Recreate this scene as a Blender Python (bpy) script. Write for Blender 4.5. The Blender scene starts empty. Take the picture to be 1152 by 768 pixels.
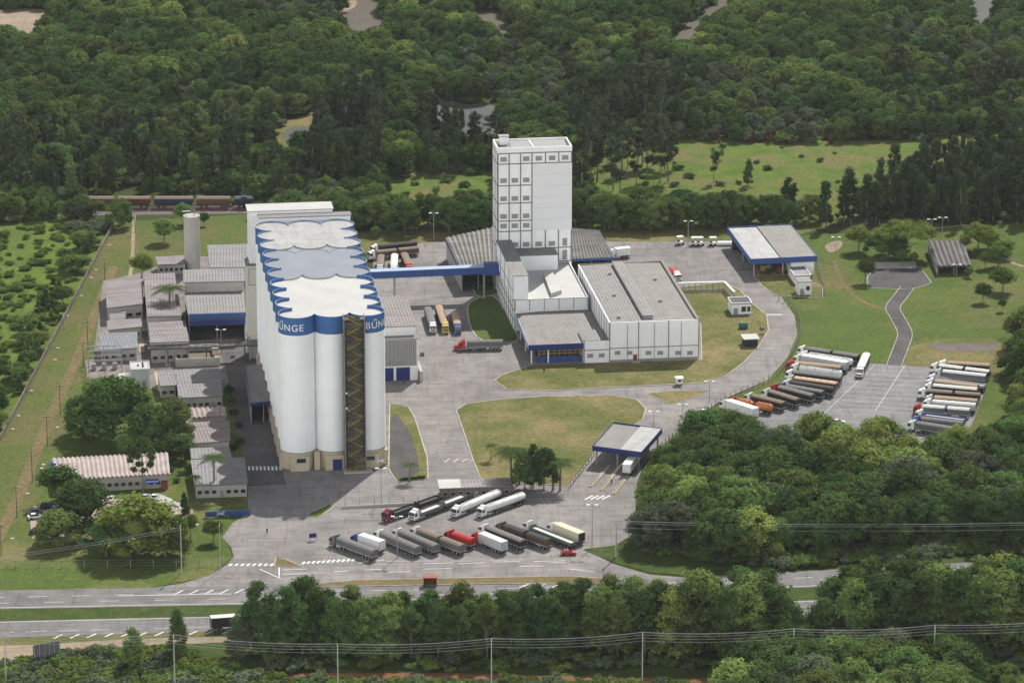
import bpy, bmesh, math, random
import numpy as np
from mathutils import Vector, Matrix

# ------------------------------------------------------------------ camera, sky, sun, exposure
S = bpy.context.scene
COL = S.collection
PITCH = math.radians(17.0); FPX = 4400.0; CAMH = 356.0; CAMY = -CAMH / math.tan(PITCH)
cd = bpy.data.cameras.new('camera'); cam = bpy.data.objects.new('camera', cd); COL.objects.link(cam)
cam.location = (0, CAMY, CAMH); cam.rotation_euler = (math.pi / 2 - PITCH, 0, 0)
cd.sensor_fit = 'HORIZONTAL'; cd.sensor_width = 36.0; cd.lens = FPX / 1152 * 36
cd.clip_start = 5; cd.clip_end = 30000
S.camera = cam
SUN_EL = math.radians(46.0); SUN_AZ = math.radians(21.0)      # light comes from behind the plant, from its right
W = bpy.data.worlds.new('World'); S.world = W; W.use_nodes = True
wn = W.node_tree.nodes; wl = W.node_tree.links
sky = wn.new('ShaderNodeTexSky'); sky.sky_type = 'NISHITA'; sky.sun_disc = False
sky.sun_elevation = SUN_EL; sky.sun_rotation = SUN_AZ; sky.air_density = 1.0; sky.dust_density = 3.5
wn['Background'].inputs['Strength'].default_value = 0.07
# unseen broken cloud added to the sky, brightest opposite the sun, to fill shade
tcw = wn.new('ShaderNodeTexCoord'); mpw = wn.new('ShaderNodeMapping'); mpw.inputs['Scale'].default_value = (1, 1, 1.8); wl.new(tcw.outputs['Generated'], mpw.inputs['Vector'])
nzw = wn.new('ShaderNodeTexNoise'); nzw.inputs['Scale'].default_value = 2.6; nzw.inputs['Detail'].default_value = 6; nzw.inputs['Roughness'].default_value = .55; wl.new(mpw.outputs[0], nzw.inputs['Vector'])
cvw = wn.new('ShaderNodeMapRange'); cvw.inputs['From Min'].default_value = .40; cvw.inputs['From Max'].default_value = .52
sxw = wn.new('ShaderNodeSeparateXYZ'); wl.new(tcw.outputs['Generated'], sxw.inputs[0])       # added cloud thins out overhead, so its fill favours upright faces
elw = wn.new('ShaderNodeMath'); elw.operation = 'MULTIPLY_ADD'; elw.inputs[1].default_value = -.34; elw.inputs[2].default_value = .14; wl.new(sxw.outputs['Z'], elw.inputs[0])
adw = wn.new('ShaderNodeMath'); adw.operation = 'ADD'; wl.new(nzw.outputs['Fac'], adw.inputs[0]); wl.new(elw.outputs[0], adw.inputs[1]); wl.new(adw.outputs[0], cvw.inputs['Value'])
dtw = wn.new('ShaderNodeVectorMath'); dtw.operation = 'DOT_PRODUCT'; wl.new(tcw.outputs['Generated'], dtw.inputs[0])
dtw.inputs[1].default_value = (math.sin(SUN_AZ) * math.cos(SUN_EL), math.cos(SUN_AZ) * math.cos(SUN_EL), math.sin(SUN_EL))
brw = wn.new('ShaderNodeMapRange'); brw.inputs['From Min'].default_value = -.75; brw.inputs['From Max'].default_value = .75; brw.inputs['To Min'].default_value = 36.0; brw.inputs['To Max'].default_value = 2.5; wl.new(dtw.outputs['Value'], brw.inputs['Value'])
clw = wn.new('ShaderNodeVectorMath'); clw.operation = 'SCALE'; clw.inputs[0].default_value = (1, 1, .985); wl.new(brw.outputs[0], clw.inputs['Scale'])
mxw = wn.new('ShaderNodeMix'); mxw.data_type = 'RGBA'; wl.new(cvw.outputs[0], mxw.inputs[0]); wl.new(sky.outputs[0], mxw.inputs[6]); wl.new(clw.outputs[0], mxw.inputs[7])
wl.new(mxw.outputs[2], wn['Background'].inputs['Color'])
sd = bpy.data.lights.new('sun', 'SUN'); sd.energy = 5.0; sd.angle = math.radians(0.5); sd.color = (1.0, .965, .90)
so = bpy.data.objects.new('sun', sd); COL.objects.link(so); so.location = (200, 600, 700)
dv = Vector((math.sin(SUN_AZ) * math.cos(SUN_EL), math.cos(SUN_AZ) * math.cos(SUN_EL), math.sin(SUN_EL)))
so.rotation_euler = dv.to_track_quat('Z', 'Y').to_euler()
S.view_settings.view_transform = 'Standard'; S.view_settings.look = 'None'
S.view_settings.exposure = 0.16; S.view_settings.gamma = 1.0; S.view_settings.use_curve_mapping = False
S.render.engine = 'CYCLES'; HAZE = 0.00002
S.cycles.max_bounces = 5; S.cycles.diffuse_bounces = 3; S.cycles.transmission_bounces = 3; S.cycles.caustics_reflective = False

# ------------------------------------------------------------------ survey helpers: where a photographed ground point lies in metres
TH = math.radians(7.5)                                        # the plant's own axes, turned a little from the view
def ray(px, py):
    a = (px - 576) / FPX; b = -(py - 384) / FPX
    return Vector((a, math.cos(PITCH) + b * math.sin(PITCH), -math.sin(PITCH) + b * math.cos(PITCH)))
CAMV = Vector((0, CAMY, CAMH))
def G(px, py, z=0.0):
    d = ray(px, py); t = (z - CAMH) / d.z
    return CAMV + d * t
def PX(p):
    dy = p[1] - CAMY; dz = p[2] - CAMH
    c = dy * math.cos(PITCH) - dz * math.sin(PITCH); u = dy * math.sin(PITCH) + dz * math.cos(PITCH)
    return 576 + FPX * p[0] / c, 384 - FPX * u / c
def in_poly(x, y, poly):
    r = False; n = len(poly)
    for i in range(n):
        x1, y1 = poly[i]; x2, y2 = poly[(i + 1) % n]
        if (y1 > y) != (y2 > y) and x < (x2 - x1) * (y - y1) / (y2 - y1) + x1: r = not r
    return r
def smooth(pts, n=4, closed=True):
    out = []; m = len(pts)
    rng = range(m) if closed else range(m - 1)
    for i in rng:
        if closed: p0, p1, p2, p3 = (pts[(i + k - 1) % m] for k in range(4))
        else: p0, p1, p2, p3 = pts[max(i - 1, 0)], pts[i], pts[i + 1], pts[min(i + 2, m - 1)]
        for k in range(n):
            t = k / n
            out.append(tuple(.5 * (2 * p1[a] + (p2[a] - p0[a]) * t + (2 * p0[a] - 5 * p1[a] + 4 * p2[a] - p3[a]) * t * t + (3 * p1[a] - p0[a] - 3 * p2[a] + p3[a]) * t ** 3) for a in (0, 1)))
    if not closed: out.append(tuple(pts[-1][:2]))
    return out

# ------------------------------------------------------------------ materials
MATS = {}
def nt(name):
    m = bpy.data.materials.new(name); m.use_nodes = True
    t = m.node_tree; b = t.nodes['Principled BSDF']
    return m, t, b
def rgb(c): return (c[0], c[1], c[2], 1.0)
def noise(t, vec, scale, detail=4, rough=.6):
    n = t.nodes.new('ShaderNodeTexNoise'); n.inputs['Scale'].default_value = scale
    n.inputs['Detail'].default_value = detail; n.inputs['Roughness'].default_value = rough
    t.links.new(vec, n.inputs['Vector']); return n.outputs['Fac']
def ramp(t, fac, stops):
    r = t.nodes.new('ShaderNodeValToRGB'); e = r.color_ramp.elements
    while len(e) < len(stops): e.new(.5)
    for i, (p, c) in enumerate(stops): e[i].position = p; e[i].color = rgb(c) if len(c) == 3 else c
    t.links.new(fac, r.inputs['Fac']); return r.outputs['Color']
def mixc(t, fac, a, b, mode='MIX'):
    m = t.nodes.new('ShaderNodeMix'); m.data_type = 'RGBA'; m.blend_type = mode
    if isinstance(fac, (int, float)): m.inputs[0].default_value = fac
    else: t.links.new(fac, m.inputs[0])
    for v, i in ((a, 6), (b, 7)):
        if isinstance(v, tuple): m.inputs[i].default_value = rgb(v)
        else: t.links.new(v, m.inputs[i])
    return m.outputs[2]
def coords(t, world, scale=(1, 1, 1), rot=(0, 0, 0)):
    if world: o = t.nodes.new('ShaderNodeNewGeometry').outputs['Position']
    else: o = t.nodes.new('ShaderNodeTexCoord').outputs['Object']
    mp = t.nodes.new('ShaderNodeMapping'); mp.inputs['Scale'].default_value = scale; mp.inputs['Rotation'].default_value = rot
    t.links.new(o, mp.inputs['Vector']); return mp.outputs['Vector']
def mul(c, k): return tuple(min(1, x * k) for x in c)
def plain(name, c, rough=.7, var=.12, scale=.35, metal=0.0, world=False, stretch=(1, 1, 1), spec=.3):
    if name in MATS: return MATS[name]
    m, t, b = nt(name)
    v = coords(t, world, stretch)
    f = noise(t, v, scale, 5); g = noise(t, v, scale * 6, 3)
    c1 = ramp(t, f, [(.3, mul(c, 1 - var)), (.7, mul(c, 1 + var))])
    c2 = ramp(t, g, [(.3, (1 - var * .6,) * 3), (.7, (1, 1, 1))])
    t.links.new(mixc(t, 1.0, c1, c2, 'MULTIPLY'), b.inputs['Base Color'])
    b.inputs['Roughness'].default_value = rough; b.inputs['Metallic'].default_value = metal
    b.inputs['Specular IOR Level'].default_value = spec
    MATS[name] = m; return m
def pave(name, c, patch, var=.18):
    """asphalt or old concrete: large repairs, tyre tracks, stains"""
    m, t, b = nt(name); v = coords(t, True, (1, 1, 1), (0, 0, -TH))
    big = noise(t, v, .035, 6, .62); mid = noise(t, v, .16, 5, .65); fine = noise(t, v, 1.6, 3)
    a = ramp(t, big, [(.32, mul(c, 1 - var)), (.5, c), (.68, patch)])
    a = mixc(t, 1.0, a, ramp(t, mid, [(.3, (.74, .74, .75)), (.62, (1.08, 1.07, 1.06))]), 'MULTIPLY')
    a = mixc(t, 1.0, a, ramp(t, fine, [(.25, (.9, .9, .9)), (.75, (1.05, 1.05, 1.05))]), 'MULTIPLY')
    v2 = coords(t, True, (.05, .9, 1), (0, 0, math.radians(-62)))
    tr = noise(t, v2, 1.0, 4, .7)
    a = mixc(t, 1.0, a, ramp(t, tr, [(.34, (.74, .73, .73)), (.5, (1, 1, 1))]), 'MULTIPLY')
    v5 = coords(t, True, (.9, .05, 1), (0, 0, math.radians(15)))
    a = mixc(t, 1.0, a, ramp(t, noise(t, v5, .8, 4, .7), [(.33, (.80, .79, .79)), (.47, (1, 1, 1)), (.62, (1, 1, 1)), (.7, (1.1, 1.1, 1.09))]), 'MULTIPLY')
    a = mixc(t, 1.0, a, ramp(t, noise(t, v, .45, 2, .5), [(.24, (.62, .61, .61)), (.34, (1, 1, 1))]), 'MULTIPLY')
    if name in ('yard_asphalt', 'lot_paving'):                                    # slab joints and odd repaired bays
        bk = t.nodes.new('ShaderNodeTexBrick'); bk.inputs['Scale'].default_value = 1.0; bk.inputs['Brick Width'].default_value = 7.0; bk.inputs['Row Height'].default_value = 5.0; bk.inputs['Mortar Size'].default_value = .10; bk.inputs['Mortar Smooth'].default_value = .3
        bk.inputs['Color1'].default_value = (.95, .95, .95, 1); bk.inputs['Color2'].default_value = (1.05, 1.05, 1.05, 1); bk.inputs['Mortar'].default_value = (.72, .71, .70, 1); t.links.new(v, bk.inputs['Vector'])
        a = mixc(t, .8, a, bk.outputs['Color'], 'MULTIPLY')
    t.links.new(a, b.inputs['Base Color']); b.inputs['Roughness'].default_value = .9; b.inputs['Specular IOR Level'].default_value = .2
    MATS[name] = m; return m
def turf(name, g1, g2, dry, drylo=.5, dryhi=.7, scale=.03, fine=1.0):
    m, t, b = nt(name); v = coords(t, True)
    a = ramp(t, noise(t, v, scale * 2.3, 5, .65), [(.32, g1), (.66, g2)])
    a = mixc(t, ramp(t, noise(t, v, scale, 6, .65), [(drylo, (0, 0, 0)), (dryhi, (1, 1, 1))]), a, dry)
    a = mixc(t, 1.0, a, ramp(t, noise(t, v, .7, 5, .7), [(.28, (.55, .6, .52)), (.68, (1.2, 1.17, 1.12))]), 'MULTIPLY')
    a = mixc(t, fine * .6, a, ramp(t, noise(t, v, 4, 2), [(.3, (.6, .6, .6)), (.7, (1.25, 1.25, 1.2))]), 'MULTIPLY')
    t.links.new(a, b.inputs['Base Color']); b.inputs['Roughness'].default_value = 1; b.inputs['Specular IOR Level'].default_value = .05
    bp = t.nodes.new('ShaderNodeBump'); bp.inputs['Strength'].default_value = .5; bp.inputs['Distance'].default_value = .25
    t.links.new(noise(t, v, 1.5, 4), bp.inputs['Height']); t.links.new(bp.outputs[0], b.inputs['Normal'])
    MATS[name] = m; return m
def sheetroof(name, c, alt, streak=.5, pitch=1.05, rough=.6, metal=.0, axis=0):
    """ribbed roof sheets: each sheet row its own tone, streaks down the slope, fine ribs as bump"""
    m, t, b = nt(name)
    sc = (1, .12, .12) if axis == 0 else (.12, 1, .12)
    v = coords(t, False, sc)
    a = ramp(t, noise(t, v, .9, 4, .7), [(.38, mul(c, .82)), (.52, c), (.66, alt)])
    sc2 = (.1, 1, .4) if axis == 0 else (1, .1, .4)
    v3 = coords(t, False, sc2)
    a = mixc(t, streak, a, ramp(t, noise(t, v3, .55, 3, .6), [(.36, mul(alt, .8)), (.5, c), (.64, mul(c, 1.18))]))
    v4 = coords(t, False)
    a = mixc(t, 1.0, a, ramp(t, noise(t, v4, .25, 6, .7), [(.3, (.75, .74, .73)), (.65, (1.05, 1.05, 1.05))]), 'MULTIPLY')
    t.links.new(a, b.inputs['Base Color']); b.inputs['Roughness'].default_value = rough; b.inputs['Metallic'].default_value = metal
    w = t.nodes.new('ShaderNodeTexWave'); w.bands_direction = 'X' if axis == 0 else 'Y'; w.inputs['Scale'].default_value = .314 / pitch * 1.0
    t.links.new(v4, w.inputs['Vector'])
    bp = t.nodes.new('ShaderNodeBump'); bp.inputs['Strength'].default_value = .5; bp.inputs['Distance'].default_value = .08
    t.links.new(w.outputs['Fac'], bp.inputs['Height']); t.links.new(bp.outputs[0], b.inputs['Normal'])
    MATS[name] = m; return m
def leaf(name, c, tip, hue=.03, val=.35, trans=.17):
    m, t, b = nt(name); t.nodes.remove(b)
    oi = t.nodes.new('ShaderNodeObjectInfo'); v = coords(t, False)
    a = ramp(t, noise(t, v, .6, 5, .75), [(.32, mul(c, .85)), (.68, mul(tip, 1.1))])
    a = mixc(t, 1.0, a, ramp(t, noise(t, v, 3.2, 2, .6), [(.3, (.66, .7, .6)), (.7, (1.3, 1.26, 1.2))]), 'MULTIPLY')
    hs = t.nodes.new('ShaderNodeHueSaturation')
    mr = t.nodes.new('ShaderNodeMapRange'); mr.inputs['To Min'].default_value = .5 - hue; mr.inputs['To Max'].default_value = .5 + hue * .6
    t.links.new(oi.outputs['Random'], mr.inputs['Value']); t.links.new(mr.outputs[0], hs.inputs['Hue'])
    m2 = t.nodes.new('ShaderNodeMath'); m2.operation = 'MULTIPLY'; m2.inputs[1].default_value = 7.31
    m3 = t.nodes.new('ShaderNodeMath'); m3.operation = 'FRACT'
    t.links.new(oi.outputs['Random'], m2.inputs[0]); t.links.new(m2.outputs[0], m3.inputs[0])
    mr2 = t.nodes.new('ShaderNodeMapRange'); mr2.inputs['To Min'].default_value = 1 - val; mr2.inputs['To Max'].default_value = 1 + val
    t.links.new(m3.outputs[0], mr2.inputs['Value']); t.links.new(mr2.outputs[0], hs.inputs['Value'])
    t.links.new(a, hs.inputs['Color'])
    d = t.nodes.new('ShaderNodeBsdfDiffuse'); tr = t.nodes.new('ShaderNodeBsdfTranslucent'); ms = t.nodes.new('ShaderNodeMixShader')
    ms.inputs[0].default_value = trans
    t.links.new(hs.outputs[0], d.inputs['Color']); t.links.new(hs.outputs[0], tr.inputs['Color'])
    t.links.new(d.outputs[0], ms.inputs[1]); t.links.new(tr.outputs[0], ms.inputs[2])
    t.links.new(ms.outputs[0], t.nodes['Material Output'].inputs['Surface'])
    MATS[name] = m; return m
def water(name, c):
    m, t, b = nt(name); v = coords(t, True)
    t.links.new(ramp(t, noise(t, v, .02, 4), [(.3, mul(c, .8)), (.7, mul(c, 1.15))]), b.inputs['Base Color'])
    b.inputs['Roughness'].default_value = .35; b.inputs['Specular IOR Level'].default_value = .14
    bp = t.nodes.new('ShaderNodeBump'); bp.inputs['Strength'].default_value = .12; bp.inputs['Distance'].default_value = .1
    t.links.new(noise(t, v, .8, 3), bp.inputs['Height']); t.links.new(bp.outputs[0], b.inputs['Normal'])
    MATS[name] = m; return m

yard_m = pave('yard_asphalt', (.235, .220, .215), (.275, .262, .254))
road_m = pave('highway_asphalt', (.19, .185, .185), (.225, .22, .215), .12)
lot_m = pave('lot_paving', (.215, .215, .22), (.24, .24, .24), .08)
dark_m = pave('dark_asphalt', (.085, .08, .082), (.11, .105, .105), .2)
dirt_m = pave('dirt', (.30, .235, .17), (.34, .275, .205), .15)
red_m = pave('red_soil', (.22, .09, .045), (.28, .14, .08), .25)
conc_m = plain('concrete', (.40, .385, .355), .9, .14, .3)
kerb_m = plain('kerb_concrete', (.40, .38, .35), .9, .3, .25, world=True)
lawn_m = turf('lawn', (.075, .115, .03), (.11, .145, .042), (.20, .175, .085), .50, .70, .035)
dryl_m = turf('dry_lawn', (.105, .125, .042), (.145, .15, .058), (.25, .20, .11), .44, .66, .045)
park_m = turf('park_grass', (.072, .115, .03), (.105, .145, .04), (.18, .15, .075), .48, .70, .022)
field_m = turf('field_grass', (.085, .14, .028), (.135, .19, .042), (.10, .13, .045), .5, .75, .05)
slope_m = turf('slope_grass', (.085, .12, .036), (.115, .145, .045), (.17, .135, .072), .44, .68, .03)
mead_m = turf('meadow_grass', (.080, .13, .03), (.13, .185, .042), (.165, .15, .07), .46, .62, .055)
wood_m = turf('wood_floor', (.045, .06, .022), (.065, .085, .03), (.085, .085, .045), .5, .75, .03)
verge_m = turf('verge_grass', (.045, .075, .022), (.075, .105, .032), (.13, .12, .055), .55, .8, .06)
white_m = plain('white_paint', (.80, .80, .79), .6, .05, .2)
road_w = plain('road_paint', (.72, .72, .70), .8, .18, .6, world=True)
def silo_mat():
    m, t, b = nt('silo_white'); v = coords(t, False)
    a = ramp(t, noise(t, coords(t, False, (1, 1, .06)), .9, 5, .65), [(.28, (.80, .805, .805)), (.44, (.88, .89, .90))])      # rain streaks
    a = mixc(t, 1.0, a, ramp(t, noise(t, v, .10, 4), [(.3, (.93, .93, .92)), (.6, (1, 1, 1))]), 'MULTIPLY')
    w = t.nodes.new('ShaderNodeTexWave'); w.bands_direction = 'Z'; w.inputs['Scale'].default_value = .26; w.inputs['Distortion'].default_value = .25; t.links.new(v, w.inputs['Vector'])
    a = mixc(t, 1.0, a, ramp(t, w.outputs['Fac'], [(.0, (.955, .955, .95)), (.06, (1, 1, 1))]), 'MULTIPLY')                     # slip-form pour joints
    t.links.new(a, b.inputs['Base Color']); b.inputs['Roughness'].default_value = .7; b.inputs['Specular IOR Level'].default_value = .2
    return m
silo_w = silo_mat()
def wallmat():
    m, t, b = nt('wall_white'); v = coords(t, False)
    a = ramp(t, noise(t, coords(t, False, (1, 1, .08)), 1.1, 5, .65), [(.28, (.70, .70, .69)), (.44, (.84, .845, .85))])
    a = mixc(t, 1.0, a, ramp(t, noise(t, v, .15, 4), [(.3, (.92, .92, .91)), (.6, (1, 1, 1))]), 'MULTIPLY')
    t.links.new(a, b.inputs['Base Color']); b.inputs['Roughness'].default_value = .7; b.inputs['Specular IOR Level'].default_value = .2
    return m
wall_w = wallmat()
clad_w = plain('cladding_white', (.72, .725, .725), .6, .03, .2, stretch=(1, 1, 3))
beige_m = plain('beige_wall', (.52, .45, .33), .85, .12, .3)
blue_m = plain('blue_paint', (.030, .075, .24), .5, .12, .25)
blueb_m = plain('blue_band', (.045, .13, .33), .5, .10, .2)
navy_m = plain('navy_paint', (.016, .03, .15), .5, .1, .25)
lblue_m = plain('pale_blue_sheet', (.32, .42, .58), .5, .12, .3)
roofw_m = plain('white_roof', (.43, .43, .42), .6, .09, .12)
roofd_m = plain('dark_blue_grey_roof', (.20, .225, .27), .55, .12, .12)
roofl_m = sheetroof('weathered_pale_roof', (.33, .335, .34), (.27, .27, .27), .3, 1.0, .6, axis=1)
roofg_m = sheetroof('grey_roof', (.16, .157, .156), (.18, .176, .172), .3, 1.0)
roofg2_m = sheetroof('plain_grey_roof', (.148, .138, .13), (.16, .15, .142), .2, .9)
roofp_m = sheetroof('pinkish_roof', (.165, .152, .16), (.16, .105, .10), .8, 1.0)
rooff_m = sheetroof('fibre_roof', (.165, .163, .17), (.13, .128, .128), .5, 1.0)
roofb_m = sheetroof('bluish_roof', (.14, .16, .19), (.105, .12, .145), .5, 1.0)
shedr_m = sheetroof('rippled_roof', (.15, .143, .132), (.085, .08, .075), .8, 1.3, axis=0)
glass_m = plain('dark_glass', (.025, .03, .035), .12, .1, .3, spec=.6)
louv_m = plain('grey_louvre', (.27, .27, .27), .6, .15, 1.2)
rib_m = plain('grey_rib', (.19, .185, .165), .7, .1, .4)
steel_m = plain('dark_steel', (.07, .07, .07), .55, .2, .4)
gsteel_m = plain('grey_steel', (.30, .31, .32), .5, .12, .4)
yellow_m = plain('yellow_steel', (.36, .28, .075), .6, .18, .4)
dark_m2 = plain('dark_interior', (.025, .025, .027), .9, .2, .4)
tyre_m = plain('tyre_rubber', (.02, .02, .02), .9, .1, 1)
rust_m = plain('rust_red', (.26, .06, .035), .8, .25, .5)
wood_p = plain('pole_wood', (.20, .17, .145), .9, .2, .6)
bark_m = plain('bark', (.19, .17, .145), .95, .25, .8)
cpole_m = plain('concrete_pole', (.42, .41, .39), .9, .1, .4)
lf_dark = leaf('leaf_dark', (.042, .080, .029), (.084, .138, .044), .025, .36)
lf_mid = leaf('leaf_mid', (.068, .118, .036), (.135, .20, .060), .03, .38)
lf_lime = leaf('leaf_lime', (.135, .205, .046), (.255, .325, .10), .02, .22)
lf_grey = leaf('leaf_grey', (.076, .106, .066), (.125, .155, .096), .02, .28)
lf_pine = leaf('leaf_pine', (.032, .055, .028), (.056, .083, .040), .02, .25)
lf_red = leaf('leaf_red', (.12, .05, .026), (.17, .08, .045), .01, .2)
lf_bright = leaf('leaf_bright', (.082, .13, .028), (.14, .195, .05), .02, .25)
lf_palm = leaf('leaf_palm', (.055, .09, .032), (.10, .145, .055), .01, .15)

# ------------------------------------------------------------------ objects
def tag(o, label=None, cat=None, group=None, kind=None):
    if label: o['label'] = label
    if cat: o['category'] = cat
    if group: o['group'] = group
    if kind: o['kind'] = kind
    return o
def empty(name, loc, rz=0.0, label=None, cat=None, group=None):
    o = bpy.data.objects.new(name, None); o.empty_display_size = .5; COL.objects.link(o)
    o.location = loc; o.rotation_euler = (0, 0, rz)
    return tag(o, label, cat, group)
class MB:
    def __init__(s): s.v = []; s.f = []; s.m = []; s.mats = []
    def mi(s, m):
        if m not in s.mats: s.mats.append(m)
        return s.mats.index(m)
    def add(s, vs, fs, mat):
        k = len(s.v); i = s.mi(mat); s.v += [tuple(v) for v in vs]
        for f in fs: s.f.append(tuple(k + a for a in f)); s.m.append(i)
        return s
    def quad(s, a, b, c, d, mat): return s.add([a, b, c, d], [(0, 1, 2, 3)], mat)
    def box(s, x0, x1, y0, y1, z0, z1, mat):
        return s.add([(x0, y0, z0), (x1, y0, z0), (x1, y1, z0), (x0, y1, z0), (x0, y0, z1), (x1, y0, z1), (x1, y1, z1), (x0, y1, z1)],
                     [(0, 3, 2, 1), (4, 5, 6, 7), (0, 1, 5, 4), (1, 2, 6, 5), (2, 3, 7, 6), (3, 0, 4, 7)], mat)
    def hexa(s, bot, top, mat, topmat=None):
        n = len(bot)
        s.add(list(bot) + list(top), [tuple(range(n))[::-1]] + [(i, (i + 1) % n, n + (i + 1) % n, n + i) for i in range(n)], mat)
        s.add(top, [tuple(range(n))], topmat or mat); return s
    def bar(s, p, q, w, h, mat):
        p = Vector(p); q = Vector(q); d = (q - p)
        if d.length < 1e-6: return s
        d.normalize(); up = Vector((0, 0, 1)) if abs(d.z) < .95 else Vector((1, 0, 0))
        a = d.cross(up).normalized() * (w / 2); b = a.cross(d).normalized() * (h / 2)
        return s.hexa([p - a - b, p + a - b, p + a + b, p - a + b], [q - a - b, q + a - b, q + a + b, q - a + b], mat)
    def tube(s, p, q, r0, r1, mat, n=8, caps=True):
        p = Vector(p); q = Vector(q); d = (q - p).normalized(); up = Vector((0, 0, 1)) if abs(d.z) < .95 else Vector((1, 0, 0))
        a = d.cross(up).normalized(); b = a.cross(d)
        A = [p + (a * math.cos(t) + b * math.sin(t)) * r0 for t in (2 * math.pi * i / n for i in range(n))]
        B = [q + (a * math.cos(t) + b * math.sin(t)) * r1 for t in (2 * math.pi * i / n for i in range(n))]
        fs = [(i, (i + 1) % n, n + (i + 1) % n, n + i) for i in range(n)]
        if caps: fs += [tuple(range(n))[::-1], tuple(range(n, 2 * n))]
        return s.add(A + B, fs, mat)
    def build(s, name, parent=None, loc=None, rz=0.0, smooth=False):
        me = bpy.data.meshes.new(name); me.from_pydata(s.v, [], s.f)
        for m in s.mats: me.materials.append(m)
        me.polygons.foreach_set('material_index', s.m)
        bm = bmesh.new(); bm.from_mesh(me); bmesh.ops.recalc_face_normals(bm, faces=bm.faces); bm.to_mesh(me); bm.free()
        if smooth: me.polygons.foreach_set('use_smooth', [True] * len(me.polygons)); me.set_sharp_from_angle(angle=.7)
        me.update()
        o = bpy.data.objects.new(name, me); COL.objects.link(o)
        if parent: o.parent = parent
        if loc is not None: o.location = loc
        o.rotation_euler = (0, 0, rz)
        return o
def loc_of(root, p):
    d = Vector(p) - Vector(root.location); c, s_ = math.cos(root.rotation_euler.z), math.sin(root.rotation_euler.z)
    return Vector((d.x * c + d.y * s_, -d.x * s_ + d.y * c, d.z))
def on_front(root, px, py, v=0.0):
    """point of the root's front plane (local y = v) seen at a photo position, as local (x, z)"""
    o = loc_of(root, CAMV); q = loc_of(root, CAMV + ray(px, py)); d = q - o; t = (v - o.y) / d.y; r = o + d * t
    return r.x, r.z
def on_side(root, px, py, u=0.0):
    o = loc_of(root, CAMV); q = loc_of(root, CAMV + ray(px, py)); d = q - o; t = (u - o.x) / d.x; r = o + d * t
    return r.y, r.z
def copy_tree(o, parent=None):
    c = o.copy(); COL.objects.link(c); c.parent = parent
    for ch in o.children: copy_tree(ch, c)
    return c

# ------------------------------------------------------------------ ground, roads, water
def fill(name, pts, mat, z, kind='structure', h=0.0):
    bm = bmesh.new(); vs = [bm.verts.new((p[0], p[1], z)) for p in pts]; f = bm.faces.new(vs); f.normal_update()
    if f.normal.z < 0: f.normal_flip()
    bmesh.ops.triangulate(bm, faces=[f])
    me = bpy.data.meshes.new(name); bm.to_mesh(me); bm.free(); me.materials.append(mat)
    o = bpy.data.objects.new(name, me); COL.objects.link(o)
    if kind: o['kind'] = kind
    return o
def sheet(name, px, mat, lvl, sm=0, kerb=0.0, kmat=None, raised=False):
    pp = smooth(px, sm) if sm else px
    w = [G(x, y) for x, y in pp]
    z = .02 * lvl + (.13 if raised else 0)
    o = fill(name, w, mat, z)
    if kerb:
        b = MB(); n = len(w); c = sum((Vector(p) for p in w), Vector()) / n
        area = sum(w[i].x * w[(i + 1) % n].y - w[(i + 1) % n].x * w[i].y for i in range(n)); sg = 1 if area > 0 else -1
        outs = []
        for i in range(n):
            t = (w[(i + 1) % n] - w[i - 1]); t.z = 0; t.normalize(); outs.append(Vector((t.y, -t.x, 0)) * sg)
        for i in range(n):
            j = (i + 1) % n; a, d = w[i], w[j]; a2, d2 = a + outs[i] * kerb, d + outs[j] * kerb
            zt = z + .03
            b.quad((a.x, a.y, zt), (d.x, d.y, zt), (d2.x, d2.y, zt), (a2.x, a2.y, zt), kmat or kerb_m)
            b.quad((a2.x, a2.y, zt), (d2.x, d2.y, zt), (d2.x, d2.y, 0), (a2.x, a2.y, 0), kmat or kerb_m)
            b.quad((a.x, a.y, zt), (d.x, d.y, zt), (d.x, d.y, 0), (a.x, a.y, 0), kmat or kerb_m)
        tag(b.build('kerb'), kind='structure')
    return o
def ribbon(name, px, width, mat, lvl, sm=6, edge=None):
    w = [G(x, y) for x, y in smooth(px, sm, False)]
    L_, R_ = [], []
    for i in range(len(w)):
        t = w[min(i + 1, len(w) - 1)] - w[max(i - 1, 0)]; t.z = 0; t.normalize(); nrm = Vector((-t.y, t.x, 0)) * width / 2
        L_.append(w[i] + nrm); R_.append(w[i] - nrm)
    o = fill(name, L_ + R_[::-1], mat, .02 * lvl)
    if edge:
        b = MB()
        for side in (L_, R_):
            for a, c in zip(side, side[1:]): b.bar((a.x, a.y, .06), (c.x, c.y, .06), edge, .14, kerb_m)
        tag(b.build('kerb'), kind='structure')
    return o
gm = bpy.data.meshes.new('ground'); E_ = 4200
gm.from_pydata([(-E_, -2600, 0), (E_, -2600, 0), (E_, E_, 0), (-E_, E_, 0)], [], [(0, 1, 2, 3)]); gm.materials.append(wood_m)
tag(bpy.data.objects.new('ground', gm), kind='structure'); COL.objects.link(bpy.data.objects['ground'])

# summer air between the camera and the far wood
hz = bpy.data.materials.new('haze_air'); hz.use_nodes = True; ht = hz.node_tree; ht.nodes.remove(ht.nodes['Principled BSDF'])
pv = ht.nodes.new('ShaderNodeVolumePrincipled'); pv.inputs['Color'].default_value = (.86, .93, 1, 1); pv.inputs['Density'].default_value = HAZE; pv.inputs['Anisotropy'].default_value = .2
ht.links.new(pv.outputs[0], ht.nodes['Material Output'].inputs['Volume'])
hb = MB().box(-4300, 4300, -2700, 4300, -1, 420, hz).build('haze'); tag(hb, kind='stuff')

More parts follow.
